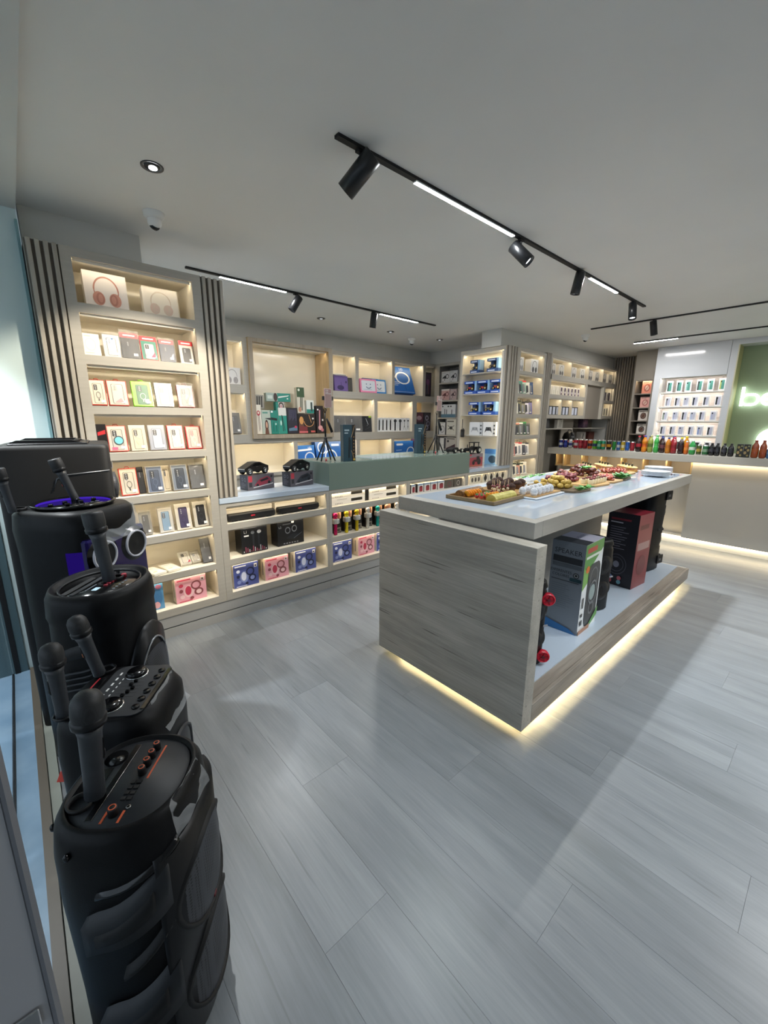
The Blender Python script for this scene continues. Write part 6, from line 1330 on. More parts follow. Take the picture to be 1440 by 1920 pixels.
b = MB(); patch(b, -1.5, -0.65, lambda s: 0.335 + 0.11 * s, lambda s: 0.36 + 0.115 * s, RX, RY, 2.7, 0.012, BLKS, 10); b.build('diagonal_rib', t)
b = MB(); patch(b, -1.6, -0.5, lambda s: 0.555 + 0.055 * s, lambda s: 0.572 + 0.06 * s, RX, RY, 2.7, 0.008, BLKG, 12); b.build('diagonal_groove', t)
MB().cbox(RX * 1.06, -0.008, 0.315, RX * 1.12, 0.008, 0.345, mat('#5a1c24', 0.4), 0.002).build('badge', t)
for a in (-2.7, -1.9): x, y = sup(a, RX * 1.0, RY * 1.0, 2.6); b = MB(); b.ball((x, y, 0.655), 0.006, 0.006, 0.009, BLKG, 10, 6); b.build('screw_hole', t)
# --- S2: control panel speaker
t = thing('party_speaker', 'black party speaker with wide mixer panel and two big dials', 'speaker', (0.135, 1.305, 0), math.radians(-36))
RX, RY = 0.142, 0.145
MB().loft([(0.0, 0, 0, RX * 0.85, RY * 0.85, 4), (0.02, 0, 0, RX * 0.95, RY * 0.95, 4), (0.5, 0, 0, RX, RY, 3.6), (0.60, 0, 0, RX * 1.02, RY * 1.0, 3.6), (0.68, 0.0, 0, RX * 0.99, RY * 0.98, 3.4), (0.715, -0.006, 0, RX * 0.88, RY * 0.92, 3.2), (0.72, -0.008, 0, RX * 0.82, RY * 0.88, 3.2)], BLK, 44).build('body', t)
TZ = 0.7205
MB().prism(rr(-0.066, -0.118, 0.100, 0.118, 0.03), TZ, TZ + 0.003, SLATE, 'xy').build('mixer_panel', t)
TZ += 0.003
for y in (-0.075, 0.075):
    b = MB(); b.lathe([(0.028, 0.0), (0.028, 0.009), (0.024, 0.013), (0.0, 0.012)], BLKG, 28, (0.005, y, TZ)); b.build('jog_dial', t)
    b = MB(); b.lathe([(0.032, 0.0), (0.032, 0.002), (0.029, 0.002)], CHROME, 28, (0.005, y, TZ), caps=False); b.build('dial_ring', t)
for q in range(5):
    y = -0.034 + 0.017 * q
    MB().box(-0.012, y - 0.002, TZ, 0.045, y + 0.002, TZ + 0.0006, DKGREY).build('fader_slot', t)
    MB().cbox(0.01 + 0.006 * (q % 3), y - 0.004, TZ, 0.02 + 0.006 * (q % 3), y + 0.004, TZ + 0.007, BLKG, 0.001).build('fader', t)
for q in range(6):
    b = MB(); b.lathe([(0.010, 0.0), (0.010, 0.004), (0.007, 0.005)], BLKG, 16, (0.075, -0.085 + 0.034 * q, TZ)); b.build('round_button', t)
for q in range(7): MB().box(-0.045, -0.085 + 0.026 * q, TZ, -0.040, -0.072 + 0.026 * q, TZ + 0.0006, WHITE).build('white_marking', t)
for q in range(6): MB().box(-0.025, -0.05 + 0.019 * q, TZ, -0.022, -0.042 + 0.019 * q, TZ + 0.0006, WHITE).build('white_marking', t)
MB().cbox(0.090, -0.095, TZ, 0.102, 0.095, TZ + 0.002, BLKG, 0.0005).build('front_slot', t)
MB().cbox(-0.100, -0.06, TZ - 0.003, -0.076, 0.065, TZ, BLKG, 0.0005).build('rear_recess', t)
MB().box(-0.098, -0.04, TZ, -0.094, 0.06, TZ + 0.001, mat('#b02630', 0.4)).build('red_strip', t)
for y in (-0.105, 0.105):
    b = MB(); b.lathe([(0.022, -0.002), (0.025, 0.006), (0.020, 0.007), (0.019, 0.0)], BLKM, 22, (-0.098, y, TZ), caps=False); b.build('microphone_socket', t)
film(t, [(0.112, -0.07, 0.728), (0.112, 0.085, 0.728), (0.156, 0.085, 0.63), (0.156, -0.07, 0.63)], seed=4)
for zc in (0.46, 0.20):
    cdisc(t, 'woofer_rim', zc, 0.100, RX, RY, 3.6, DKGREY, 0.004, True)
    cdisc(t, 'woofer_cone', zc, 0.100, RX, RY, 3.6, BLKM, 0.003)
    cdisc(t, 'cone_ring', zc, 0.055, RX, RY, 3.6, DKGREY, 0.006, True)
b = MB(); patch(b, -1.3, -0.45, lambda s: 0.52 + 0.03 * s, lambda s: 0.60 + 0.03 * s, RX, RY, 3.6, 0.012, BLKM, 10); b.build('side_wing', t)
MB().prism([(-0.02, 0.0), (0.0, 0.016), (0.045, 0.006), (0.05, -0.006), (0.0, -0.012)], -0.02, 0.0, RED, 'yz').build('red_tab', t)
bpy.data.objects['red_tab'].location = (-0.125, -0.09, 0.52)
# --- S3: round topped speaker
t = thing('party_speaker', 'black round-topped party speaker with silver edged front and red keys', 'speaker', (0.158, 1.685, 0), math.radians(-40))
RX, RY = 0.146, 0.165
MB().loft([(0.0, 0, 0, RX * 0.90, RY * 0.90, 2.8), (0.02, 0, 0, RX * 1.0, RY * 1.0, 2.8), (0.55, 0, 0, RX * 1.02, RY * 1.0, 2.6), (0.84, 0, 0, RX * 0.98, RY * 0.98, 2.4), (0.86, 0, 0, RX * 1.03, RY * 1.02, 2.3), (0.92, 0, 0, RX * 1.02, RY * 1.01, 2.2), (0.947, 0, 0, RX * 0.94, RY * 0.94, 2.2), (0.945, 0, 0, RX * 0.88, RY * 0.88, 2.2), (0.925, 0, 0, RX * 0.85, RY * 0.85, 2.2)], BLK, 48).build('body', t)
TZ = 0.925
MB().loft([(TZ - 0.002, 0, 0, RX * 0.845, RY * 0.845, 2.2), (TZ + 0.002, 0, 0, RX * 0.83, RY * 0.83, 2.2)], BLKG, 40).build('top_panel', t)
TZ += 0.002
MB().tube([(RX * 0.80 * math.cos(2 * PI * q / 36), RY * 0.80 * math.sin(2 * PI * q / 36), TZ + 0.006) for q in range(36)], 0.005, BLKM, 8, True).build('rim_ring', t)
MB().cbox(-0.075, -0.10, TZ, -0.055, 0.06, TZ + 0.003, BLKS, 0.001).build('phone_slot', t)
MB().cbox(-0.045, -0.10, TZ, -0.03, 0.07, TZ + 0.003, DKGREY, 0.001).build('phone_slot', t)
MB().cbox(0.0, -0.055, TZ, 0.016, -0.030, TZ + 0.002, glow('small_display', (0.55, 0.8, 0.95), 0.6), 0.0005).build('display', t)
MB().box(-0.02, -0.06, TZ, -0.016, 0.0, TZ + 0.001, mat('#8d949c', 0.3)).build('scale_line', t)
for q in range(4): MB().cbox(0.018, -0.02 + 0.018 * q, TZ, 0.030, -0.010 + 0.018 * q, TZ + 0.006, mat('#8c2030', 0.4), 0.001).build('red_key', t)
for q in range(5): MB().box(0.06, -0.04 + 0.018 * q, TZ, 0.068, -0.034 + 0.018 * q, TZ + 0.0015, mat('#8d949c', 0.3)).build('marking', t)
knob(t, 'red_knob', 0.035, 0.075, TZ, 0.009, 0.012, mat('#a02436', 0.4))
b = MB(); b.lathe([(0.021, 0.0), (0.024, 0.010), (0.019, 0.010)], BLKS, 22, (0.02, 0.055, TZ), caps=False); b.build('microphone_socket', t)
b = MB(); patch(b, -0.9, 0.9, lambda s: 0.06, lambda s: 0.78 - 0.25 * (2 * s - 1) ** 2, RX * 1.02, RY, 2.6, 0.012, BLKM, 24); b.build('front_frame', t)
for zc in (0.57, 0.26):
    cdisc(t, 'woofer_grille', zc, 0.115, RX * 1.02, RY, 2.6, MESHG, 0.013)
pill = [(RX * 1.02 * (1 - abs(0.118 * math.cos(a) / RY) ** 2.6) ** (1 / 2.6) + 0.014, 0.118 * math.cos(a), 0.42 + 0.30 * math.sin(a)) for a in [2 * PI * q / 40 for q in range(40)]]
b = MB(); b.tube(pill, 0.004, mat('#9a9ca2', 0.25, 0.8), 8, True); b.build('silver_outline', t)
b = MB(); patch(b, -2.0, -1.3, lambda s: 0.70 + 0.05 * s, lambda s: 0.745 + 0.06 * s, RX, RY, 2.6, 0.006, BLKS, 10); b.build('hand_grip', t)
for q in range(4):
    b = MB(); patch(b, -1.9, -1.35, lambda s, q=q: 0.665 - 0.02 * q + 0.03 * s, lambda s, q=q: 0.674 - 0.02 * q + 0.03 * s, RX, RY, 2.6, 0.008, BLKM, 8); b.build('vent_rib', t)
# --- S4: purple lit speaker
t = thing('party_speaker', 'black party speaker glowing violet with white ringed tweeters under film', 'speaker', (0.150, 2.125, 0), math.radians(-50))
RX, RY = 0.180, 0.170
VIO = glow('violet_lamp', (0.09, 0.03, 0.75), 0.35); VIO2 = glow('violet_dim_lamp', (0.06, 0.02, 0.55), 0.12); VIOD = mat('#1d1450', 0.15)
MB().loft([(0.0, 0, 0, RX * 0.92, RY * 0.92, 4), (0.02, 0, 0, RX, RY, 4), (0.98, 0, 0, RX, RY, 3.6), (1.07, 0, 0, RX * 1.04, RY * 1.04, 3.4), (1.13, 0, 0, RX * 1.02, RY * 1.02, 3.2), (1.148, 0, 0, RX * 0.93, RY * 0.93, 3)], BLK, 44).build('body', t)
MB().lathe([(0.128, 0.0), (0.142, 0.006), (0.146, 0.014), (0.138, 0.018), (0.128, 0.012)], BLKG, 44, (0, 0, 1.148), caps=False).build('top_ring', t)
MB().tube([(0.125 * math.cos(PI * 0.2 + PI * 1.1 * q / 20), 0.125 * math.sin(PI * 0.2 + PI * 1.1 * q / 20), 1.156) for q in range(21)], 0.004, VIO, 8).build('violet_ring', t)
MB().lathe([(0.0, 1.149), (0.12, 1.149), (0.12, 1.153), (0, 1.153)], BLKG, 36).build('top_panel', t)
for q in range(6): knob(t, 'knob', -0.03 + 0.045 * (q % 2), -0.08 + 0.032 * q, 1.153, 0.009, 0.012, BLKG)
for q in range(6): MB().cbox(0.045, -0.075 + 0.026 * q, 1.153, 0.056, -0.062 + 0.026 * q, 1.157, CHROME if q % 2 else DKGREY, 0.001).build('key', t)
for y in (-0.13, 0.12):
    b = MB(); b.lathe([(0.024, 0.0), (0.027, 0.012), (0.021, 0.012)], BLKS, 22, (-0.12, y, 1.146), caps=False); b.build('microphone_socket', t)
MB().cbox(0.150, -0.155, 0.60, 0.183, 0.155, 1.04, VIOD, 0.008).build('violet_front', t)
b = MB(); b.box(0.1835, -0.145, 0.70, 0.185, -0.03, 0.87, VIO); b.build('violet_light_panel', t)
b = MB(); patch(b, -1.25, -0.72, lambda s: 0.74, lambda s: 1.0, RX, RY, 3.6, 0.004, VIO2, 10); b.build('violet_side_light', t)
for y in (-0.085, 0.085):
    disc(t, 'tweeter_ring', 0.182, y, 0.965, 0.060, [(0.86, 0.008), (0.88, 0.015), (0.98, 0.015), (1.0, 0.008)], mat('#d8d8e0', 0.3))
    disc(t, 'tweeter_horn', 0.182, y, 0.965, 0.078, [(0.78, 0.008), (1.0, 0.0)], BLKG)
    disc(t, 'tweeter_cone', 0.182, y, 0.965, 0.060, [(0.87, 0.010), (0.5, 0.006), (0.2, 0.008), (0, 0.009)], BLKS)
disc(t, 'woofer_grille', 0.178, 0.0, 0.36, 0.145, [(1.0, 0.0), (1.0, 0.012), (0.5, 0.02), (0, 0.024)], MESHG)
disc(t, 'woofer_ring', 0.178, 0.0, 0.36, 0.145, [(1.08, 0.0), (1.08, 0.012), (1.02, 0.018), (1.0, 0.01)], BLKM)
film(t, [(0.165, -0.08, 1.14), (0.165, 0.13, 1.14), (0.21, 0.13, 1.03), (0.21, -0.09, 1.01)], seed=9)
# --- S5: tallest box speaker
t = thing('party_speaker', 'tallest black box speaker against the shop window slats', 'speaker', (0.15, 2.60, 0), math.radians(-8))
MB().loft([(0.0, 0, 0, 0.205, 0.225, 14), (0.02, 0, 0, 0.213, 0.235, 14), (1.365, 0, 0, 0.213, 0.235, 14), (1.38, 0, 0, 0.209, 0.231, 14), (1.385, 0, 0, 0.20, 0.222, 12)], BLKS, 48).build('body', t)
MB().cbox(-0.16, -0.17, 1.385, 0.13, 0.17, 1.392, BLKM, 0.003).build('top_panel', t)
b = MB(); b.prism([(-0.16, 1.392), (-0.13, 1.405), (0.07, 1.405), (0.11, 1.392)], -0.15, -0.12, BLKM); b.prism([(-0.16, 1.392), (-0.13, 1.405), (0.07, 1.405), (0.11, 1.392)], 0.12, 0.15, BLKM); b.build('handle_rail', t)
for q in range(6): knob(t, 'knob', 0.085, -0.10 + 0.04 * q, 1.392, 0.010, 0.012, BLKG)
b = MB(); b.tube([(-0.02, -0.238, 1.18), (0.0, -0.2395, 1.235), (0.03, -0.2395, 1.25), (0.20, -0.233, 1.262), (0.216, -0.15, 1.266), (0.216, 0.15, 1.27)], 0.003, mat('#85888c', 0.3, 0.7), 8); b.build('silver_trim', t)
b = MB(); b.tube([(0.02, -0.2385, 0.95), (0.06, -0.2395, 1.02), (0.14, -0.2385, 1.03), (0.195, -0.235, 0.96)], 0.0022, DKGREY, 6); b.build('side_contour', t)
for zc, r in ((0.40, 0.17), (0.86, 0.17), (1.16, 0.07)):
    disc(t, 'woofer_grille', 0.212, 0.0, zc, r, [(1.0, 0.0), (1.0, 0.012), (0.5, 0.02), (0, 0.024)], MESHG)
# --- microphones
def mic(label, base, head, flat=False, light=None):
    b0, h0 = Vector(base), Vector(head)
    d = h0 - b0; L = d.length; d.normalize()
    t = thing('wireless_microphone', label, 'microphone', tuple(b0), rot=d.to_track_quat('Z', 'Y').to_euler())
    hg = surf('mic_grey', '#33363a', '#3a3d42', 0.4, 30)
    S = L / 0.24
    MB().lathe([(0.0, 0.0), (0.017 * S, 0.0), (0.0195 * S, 0.006 * S), (0.0185 * S, 0.04 * S), (0.021 * S, 0.15 * S), (0.0255 * S, 0.168 * S)], hg, 26).build('handle', t)
    MB().lathe([(0.0255 * S, 0.168 * S), (0.031 * S, 0.172 * S), (0.032 * S, 0.184 * S), (0.029 * S, 0.188 * S)], BLKM, 28, caps=False).build('collar_ring', t)
    pr_ = [(0.029 * S, 0.186 * S), (0.0305 * S, 0.20 * S), (0.029 * S, 0.222 * S), (0.022 * S, 0.236 * S), (0.010 * S, 0.243 * S), (0, 0.244 * S)]
    if flat: pr_ = [(0.029 * S, 0.186 * S), (0.031 * S, 0.2 * S), (0.031 * S, 0.232 * S), (0.028 * S, 0.238 * S), (0, 0.239 * S)]
    MB().lathe(pr_, grille('mic_mesh', '#0a0a0b', '#232427', 520), 28, caps=False).build('mesh_head', t)
    MB().cbox(-0.008 * S, -0.0215 * S, 0.085 * S, 0.008 * S, -0.016 * S, 0.135 * S, BLKG, 0.002).build('switch_plate', t)
    MB().cbox(-0.005 * S, -0.0235 * S, 0.09 * S, 0.005 * S, -0.021 * S, 0.102 * S, mat(light, 0.4) if light else DKGREY, 0.001).build('switch', t)
mic('wireless microphone standing in the nearest speaker', (0.022, 0.968, 0.695), (0.037, 0.968, 0.945))
mic('wireless microphone at the left of the mixer panel speaker', (-0.006, 1.278, 0.722), (-0.008, 1.278, 0.935))
mic('wireless microphone with orange switch on the mixer panel speaker', (0.096, 1.435, 0.722), (0.058, 1.435, 0.93), light='#d8743c')
mic('flat-headed microphone standing in the round-topped speaker', (0.185, 1.70, 0.928), (0.165, 1.72, 1.185), True)
mic('flat-headed microphone with red switch, right on the violet speaker', (0.165, 2.245, 1.148), (0.112, 2.25, 1.335), True, '#d83a30')
mic('microphone cut by the frame, left on the violet speaker', (-0.045, 2.10, 1.148), (-0.065, 2.10, 1.32), True)
# ------------------------------------------------------------------ food on the island
IZ = 1.0475
rng = random.Random(5)
def food(name, me, loc, label, cat, group, rz=None, s=1.0, tilt=None):
    o = obj(name, me, None, loc, (tilt[0] if tilt else 0, tilt[1] if tilt else 0, rng.uniform(0, 6.28) if rz is None else rz))
    if s != 1.0: o.scale = (s, s, s)
    return tag(o, label, cat, group)
BOARDW = wood('serving_board', 0, ['#a5814f', '#b8925c', '#c7a36c'], '#7d5c34')
t = thing('wooden_tray', 'rectangular brown wooden tray of cut fruit nearest the camera', 'tray', (2.075, 1.415, IZ), 0.05)
MB().box(-0.165, -0.16, 0, 0.165, 0.16, 0.008, BOARDW).build('base', t)
for q in ((-0.17, -0.165, 0.17, -0.155), (-0.17, 0.155, 0.17, 0.165), (-0.17, -0.155, -0.16, 0.155), (0.16, -0.155, 0.17, 0.155)): MB().cbox(q[0], q[1], 0, q[2], q[3], 0.022, wood('tray_rim', 0, ['#7a6444', '#8a7250', '#967f5c'], '#5a4630'), 0.002).build('rim', t)
TZ = IZ + 0.0085
melon = lump('melon_skin', ['#a8a04a', '#c2b862', '#d2c878'], 30)
pine = lump('pineapple_skin', ['#5a4028', '#785630', '#97733f'], 60)
def wedge(L, mt_in, mt_out):
    b = MB(); n = 7
    poly = [(0.035 * math.cos(PI * q / n), 0.040 * math.sin(PI * q / n)) for q in range(n + 1)]
    b.prism(poly, -L / 2, L / 2, mt_out, 'yz'); return b
food('melon_wedge', wedge(0.235, None, melon).mesh('melon_wedge'), (2.085, 1.304, TZ + 0.001), 'long pale yellow melon wedge at the right tray edge', 'fruit', None, 0.05)
food('pineapple_wedge', wedge(0.23, None, pine).mesh('pineapple_wedge'), (2.07, 1.522, TZ + 0.001), 'brown pineapple wedge along the far tray edge', 'fruit', None, 0.08)
sl = MB(); sl.lathe([(0.0, 0), (0.020, 0), (0.022, 0.003), (0.022, 0.006), (0.020, 0.009), (0, 0.009)], [mat('#f0b03a', 0.3), mat('#e8952a', 0.4), mat('#e08a20', 0.4), mat('#e8952a', 0.4), mat('#f0b03a', 0.3)], 18); sl = sl.mesh('orange_slice')
for q in range(10):
    p = (1.97 + 0.022 * q, 1.468 + 0.004 * math.sin(q), TZ + 0.022) if q < 6 else (1.99 + 0.03 * (q - 6), 1.335, TZ + 0.022)
    food('orange_slice', sl, p, 'round orange slice in the fruit tray row', 'orange slice', 'orange slices in the fruit tray', 0.2, 1.0, (0.3, 1.1))
st = MB(); st.lathe([(0.0, 0.0), (0.008, 0.004), (0.014, 0.016), (0.012, 0.026), (0.004, 0.029), (0, 0.029)], lump('strawberry', ['#a8202c', '#c4303a', '#e08a80'], 120, 0.3), 12); st.lathe([(0.010, 0.028), (0.004, 0.033), (0, 0.032)], mat('#3f7a34', 0.6), 6, sm=False); st = st.mesh('strawberry')
for q in range(12): food('strawberry', st, (1.985 + 0.022 * (q % 6) + rng.uniform(-0.004, 0.004), 1.375 + 0.026 * (q // 6) + rng.uniform(-0.005, 0.005), TZ + 0.003), 'halved strawberry in the middle of the fruit tray', 'strawberry', 'strawberries in the fruit tray', tilt=(0.4, 0.2))
sk = MB(); sk.lathe([(0.0012, 0.0), (0.0012, 0.095)], mat('#d2b483', 0.6), 6); sk.ball((0, 0, 0.02), 0.009, 0.009, 0.008, mat('#7a3a4a', 0.3), 10, 6); sk.ball((0, 0, 0.038), 0.009, 0.009, 0.009, mat('#e0d2b4', 0.4), 10, 6); sk.ball((0, 0, 0.056), 0.008, 0.008, 0.008, mat('#8a4a52', 0.3), 10, 6); sk = sk.mesh('fruit_skewer')
for q in range(7): food('fruit_skewer', sk, (2.14 + 0.018 * q, 1.37 + 0.03 * (q % 3), TZ), 'wooden skewer with grapes standing in the fruit tray', 'skewer', 'fruit skewers in the tray', tilt=(rng.uniform(-0.15, 0.15), rng.uniform(-0.15, 0.15)))
t = thing('white_tray', 'white tray with wooden board under cupcakes and cake balls', 'tray', (2.44, 1.395, IZ), 0.03)
MB().cbox(-0.19, -0.215, 0, 0.19, 0.245, 0.008, mat('#dfe6ee', 0.2), 0.003).build('base', t)
MB().cbox(-0.175, -0.195, 0.0085, 0.175, 0.225, 0.016, BOARDW, 0.002).build('board', t)
TZ = IZ + 0.0165
cup = MB(); cup.lathe([(0.0, 0.0), (0.021, 0.0), (0.030, 0.030), (0.028, 0.032)], surf('brown_paper_cup', '#5a4030', '#6a4c38', 0.7, 90, (1, 1, 0.1)), 24, sm=False); cup.lathe([(0.029, 0.031), (0.031, 0.036), (0.026, 0.046), (0.013, 0.056), (0.0, 0.059)], lump('chocolate_crumb', ['#2c1a14', '#3a231a', '#4c3024'], 150, 0.8), 22, caps=False); cup = cup.mesh('chocolate_cupcake')
CUP = [(2.30, 1.525), (2.365, 1.545), (2.315, 1.455), (2.31, 1.385), (2.43, 1.58), (2.50, 1.595), (2.44, 1.50), (2.53, 1.53), (2.455, 1.425), (2.545, 1.45), (2.385, 1.475)]
for u, v in CUP: food('chocolate_cupcake', cup, (u, v, TZ), 'dark chocolate cupcake in a brown paper cup', 'cupcake', 'chocolate cupcakes on the white tray')
bl = MB(); bl.lathe([(0.0, 0.0), (0.017, 0.0), (0.024, 0.018), (0.023, 0.018)], mat('#e4e4e6', 0.6), 22, sm=False); bl.ball((0, 0, 0.026), 0.0215, 0.0215, 0.0215, lump('white_frosting', ['#b9bcc4', '#d2d5da', '#e2e4e8'], 120, 0.6), 18, 10); bl = bl.mesh('cake_ball')
for k in range(2):
    for q in range(5): food('cake_ball', bl, (2.29 + 0.056 * q + 0.018 * (1 - k), (1.225, 1.29)[k] + 0.003 * q, TZ), 'white sugared cake ball in a paper cup', 'cake ball', 'white cake balls on the tray')
leaf = MB()
for q in range(3):
    leaf.T = Matrix.Rotation(q * 2.1, 4, 'Z') @ Matrix.Rotation(-0.35, 4, 'Y')
    leaf.add([(0, 0, 0), (0.02, -0.014, 0.004), (0.045, 0, 0.002), (0.02, 0.014, 0.004), (0.02, 0, 0.0)], [(0, 1, 4), (1, 2, 4), (2, 3, 4), (3, 0, 4)], lump('salad_leaf', ['#2c6a2c', '#4a8f3c', '#7ab052'], 60))
leaf = leaf.mesh('salad_leaf')
def board_(label, u, v, rx, ry, rz=0.0, mt=None):
    b = MB(); b.prism(rr(-rx, -ry, rx, ry, min(rx, ry) * 0.5), 0, 0.012, mt or BOARDW, 'xy'); return tag(b.build('serving_board', None, (u, v, IZ), (0, 0, rz)), label, 'board')
def pile(name, me, n, u, v, ru, rv, h, label, cat, group, z0=0.0125, layers=2, s=(0.85, 1.1)):
    for q in range(n):
        L = q * layers // n; k = 1 - 0.38 * L
        a, r = q * 2.39996, math.sqrt(((q * 7919) % 97) / 97)
        food(name, me, (u + ru * k * r * math.cos(a), v + rv * k * r * math.sin(a), IZ + z0 + h * L), label, cat, group, None, rng.uniform(*s), (rng.uniform(-0.3, 0.3), rng.uniform(-0.3, 0.3)))
def nug(name, cs, rx, ry, rz, bump=0.14, scale=60):
    b = MB(); b.ball((0, 0, rz * 0.9), rx, ry, rz, lump(name, cs, scale), 10, 7, bump, len(name)); return b.mesh(name)
board_('dark oval board heaped with yellow croquettes', 2.80, 1.31, 0.13, 0.19, -0.1, wood('dark_board', 0, ['#5a4a34', '#6a583f', '#78654a'], '#3c3020'))
pile('croquette', nug('croquette', ['#9a7a26', '#bd9c42', '#d2b868'], 0.021, 0.019, 0.017), 42, 2.79, 1.32, 0.105, 0.155, 0.022, 'small yellow croquette heaped on the dark board', 'croquette', 'yellow croquettes', layers=3)
for q in range(8): food('salad_leaf', leaf, (2.74 + 0.025 * q, 1.135 + 0.012 * (q % 3), IZ + 0.012), 'green salad leaf beside the croquettes', 'leaf', 'salad leaves by the croquettes', None, 1.1)
for q in range(8): food('salad_leaf', leaf, (2.78 + 0.05 * q, 1.60 + 0.01 * (q % 3), IZ + 0.03), 'green garnish leaf along the far edge of the platters', 'leaf', 'garnish leaves at the back', None, 1.0)
pst = nug('pastry_bite', ['#c9a878', '#e0cda8', '#f0e4cc'], 0.018, 0.016, 0.013)
pile('pastry_bite', pst, 26, 2.70, 1.565, 0.12, 0.07, 0.018, 'pale canape bite behind the chocolate cupcakes', 'canape', 'pale canapes', layers=2, z0=0.004)
board_('oak board with cheese cups and rolled beef', 3.16, 1.33, 0.16, 0.19, -0.1)
cc = MB(); cc.lathe([(0.0, 0.0), (0.018, 0.0), (0.021, 0.034), (0.017, 0.034), (0, 0.030)], mat('#e6dcb8', 0.5), 18, sm=False); cc.ball((0, 0, 0.038), 0.014, 0.013, 0.010, mat('#6a1f2c', 0.4), 10, 6); cc.add([(0.0, 0.0, 0.036), (0.02, 0.006, 0.046), (0.028, 0.0, 0.044), (0.02, -0.006, 0.046)], [(0, 1, 2, 3)], mat('#4a8f3c', 0.5)); cc = cc.mesh('cheese_cup')
for q in range(12): food('cheese_cup', cc, (3.06 + 0.048 * (q % 6) + 0.006, 1.20 + 0.05 * (q // 6), IZ + 0.0125), 'cream cheese cup topped with dark red beef', 'cheese cup', 'cheese cups on the oak board')
beef = MB(); beef.T = Matrix.Rotation(PI / 2, 4, 'Y'); beef.lathe([(0.006, -0.024), (0.013, -0.022), (0.015, 0.0), (0.012, 0.022), (0.005, 0.025)], lump('cured_beef', ['#3c0f16', '#651c26', '#965050'], 70), 10); beef = beef.mesh('beef_roll')
pile('beef_roll', beef, 34, 3.13, 1.42, 0.15, 0.12, 0.02, 'dark red rolled beef slice on the oak board', 'beef roll', 'beef rolls', z0=0.03, layers=2)
board_('narrow oak board with folded pink ham', 3.44, 1.23, 0.13, 0.09, 0.0)
hm = MB(); hm.T = Matrix.Rotation(0.2, 4, 'X')
hm.add([(0.03 * math.cos(a) * (1 + 0.25 * (q % 2)), 0.022 * math.sin(a) * (1 + 0.25 * (q % 2)), 0.006 + 0.012 * (q % 2)) for q, a in enumerate([2 * PI * k / 12 for k in range(12)])] + [(0, 0, 0.004), (0, 0, -0.002)], [(q, (q + 1) % 12, 12) for q in range(12)] + [((q + 1) % 12, q, 13) for q in range(12)], lump('ham', ['#a84e46', '#c4786c', '#d89c8e'], 50)); hm = hm.mesh('ham_slice')
pile('ham_slice', hm, 18, 3.44, 1.24, 0.10, 0.07, 0.016, 'folded pink ham slice on the narrow board', 'ham slice', 'ham slices', layers=2, z0=0.016)
board_('dark oval plate of leaves at the island edge', 3.66, 1.20, 0.11, 0.055, 0.1, wood('dark_plate', 0, ['#4a3c2a', '#5a4934', '#66543c'], '#2c2418'))
for q in range(16): food('salad_leaf', leaf, (3.58 + 0.05 * (q % 4) + rng.uniform(-0.01, 0.01), 1.165 + 0.022 * (q // 4), IZ + 0.014 + 0.006 * (q % 3)), 'fresh green leaf heaped on the dark oval plate', 'leaf', 'leaves on the dark plate', None, 1.25)
board_('large round board heaped with browned meat', 3.66, 1.50, 0.22, 0.20, 0.0)
pile('meat_piece', nug('meat_piece', ['#2c0f0a', '#521c12', '#7c3a22'], 0.026, 0.021, 0.017, 0.25, 50), 56, 3.63, 1.51, 0.20, 0.17, 0.026, 'browned red meat piece heaped on the round board', 'meat', 'browned meat pieces', layers=3)
for q in range(6): food('salad_leaf', leaf, (3.50 + 0.03 * (q % 3), 1.42 + 0.02 * (q // 3), IZ + 0.075), 'bright herb leaf on top of the browned meat', 'leaf', 'herbs on the meat', None, 1.1)
board_('rectangular board of marbled red cold cuts', 4.03, 1.36, 0.17, 0.12, 0.05)
pile('cold_cut', hm, 34, 4.02, 1.37, 0.14, 0.10, 0.012, 'marbled red cold cut slice on the rectangular board', 'cold cut', 'cold cuts', layers=2, z0=0.016)
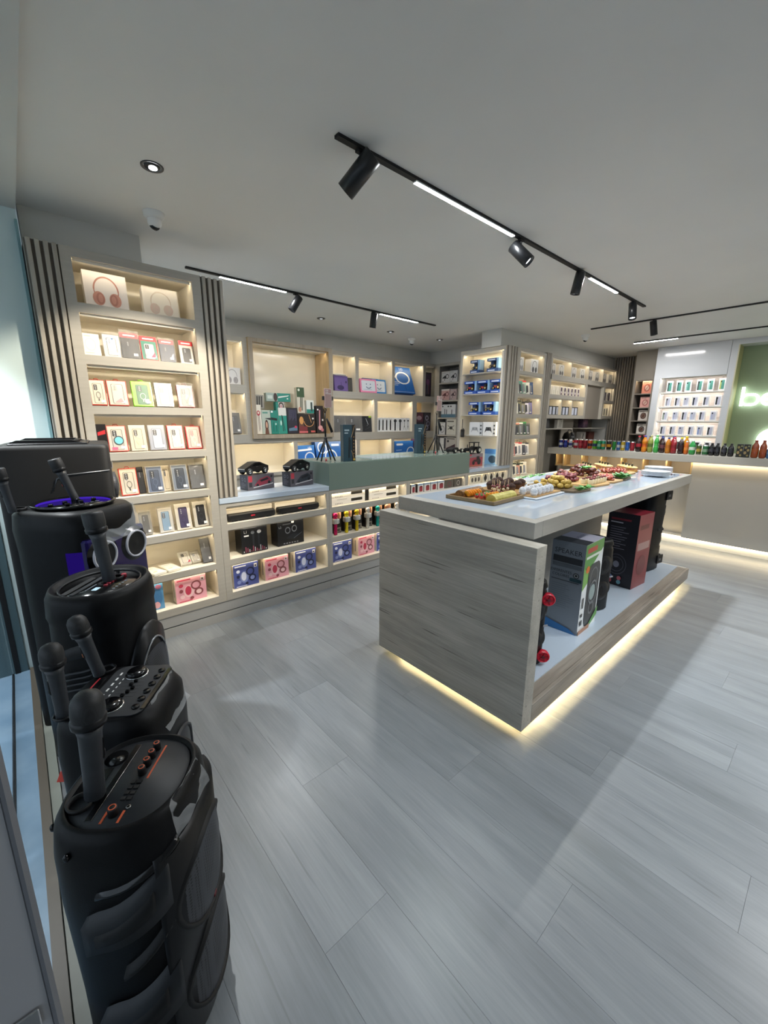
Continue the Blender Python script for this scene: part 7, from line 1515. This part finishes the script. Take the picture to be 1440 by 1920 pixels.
pile('cheese_piece', nug('cheese_piece', ['#d0922c', '#e0aa44', '#eec468'], 0.026, 0.020, 0.012, 0.1), 14, 3.96, 1.55, 0.09, 0.05, 0.018, 'orange cheese slice behind the cold cuts', 'cheese', 'cheese pieces', z0=0.004)
for k, (u, v) in enumerate([(4.10, 1.66), (4.30, 1.58), (4.34, 1.38)]):
    t = thing('sandwich_loaf', ('long filled sandwich loaf with olives at the far left', 'long filled sandwich loaf with olives in the middle', 'long filled sandwich loaf with olives near the plates')[k], 'sandwich', (u, v, IZ), 0.75)
    MB().cbox(-0.125, -0.045, 0, 0.125, 0.045, 0.022, lump('loaf_crust', ['#a8742c', '#c48f40', '#d8ac62'], 30), 0.008).build('lower_bread', t)
    b = MB(); b.prism([(-0.122, -0.048), (0.122, -0.048), (0.125, 0.048), (-0.122, 0.047)], 0.0222, 0.030, lump('sandwich_filling', ['#3f7a34', '#b04a3c', '#d8c07a'], 60), 'xy'); b.build('filling', t)
    MB().cbox(-0.124, -0.044, 0.0302, 0.124, 0.044, 0.050, lump('loaf_top', ['#c9a05a', '#dcbc80', '#e8d2a0'], 30), 0.010).build('upper_bread', t)
    for q in range(4):
        o = MB(); o.ball((-0.09 + 0.06 * q, 0.0, 0.062), 0.011, 0.010, 0.012, mat('#2a2a1c', 0.25), 12, 8); o = o.build('olive', t)
        p = MB(); p.lathe([(0.001, 0.045), (0.001, 0.088)], mat('#d2b483', 0.6), 6, (-0.09 + 0.06 * q, 0.0, 0)); p.build('pick', o)
plate = MB(); plate.lathe([(0.0, 0.004), (0.055, 0.004), (0.062, 0.006), (0.108, 0.016), (0.110, 0.018), (0.106, 0.019), (0.062, 0.010), (0.0, 0.008)], mat('#dfe5ec', 0.15), 40, caps=False); plate = plate.mesh('white_plate')
for q in range(5): food('white_plate', plate, (4.10, 1.075, IZ - 0.003 + 0.0075 * q), 'round white plate in the front stack on the island', 'plate', 'front stack of plates', 0)
for q in range(7): food('white_plate', plate, (4.335, 1.12, IZ - 0.003 + 0.0075 * q), 'round white plate in the rear stack on the island', 'plate', 'rear stack of plates', 0)
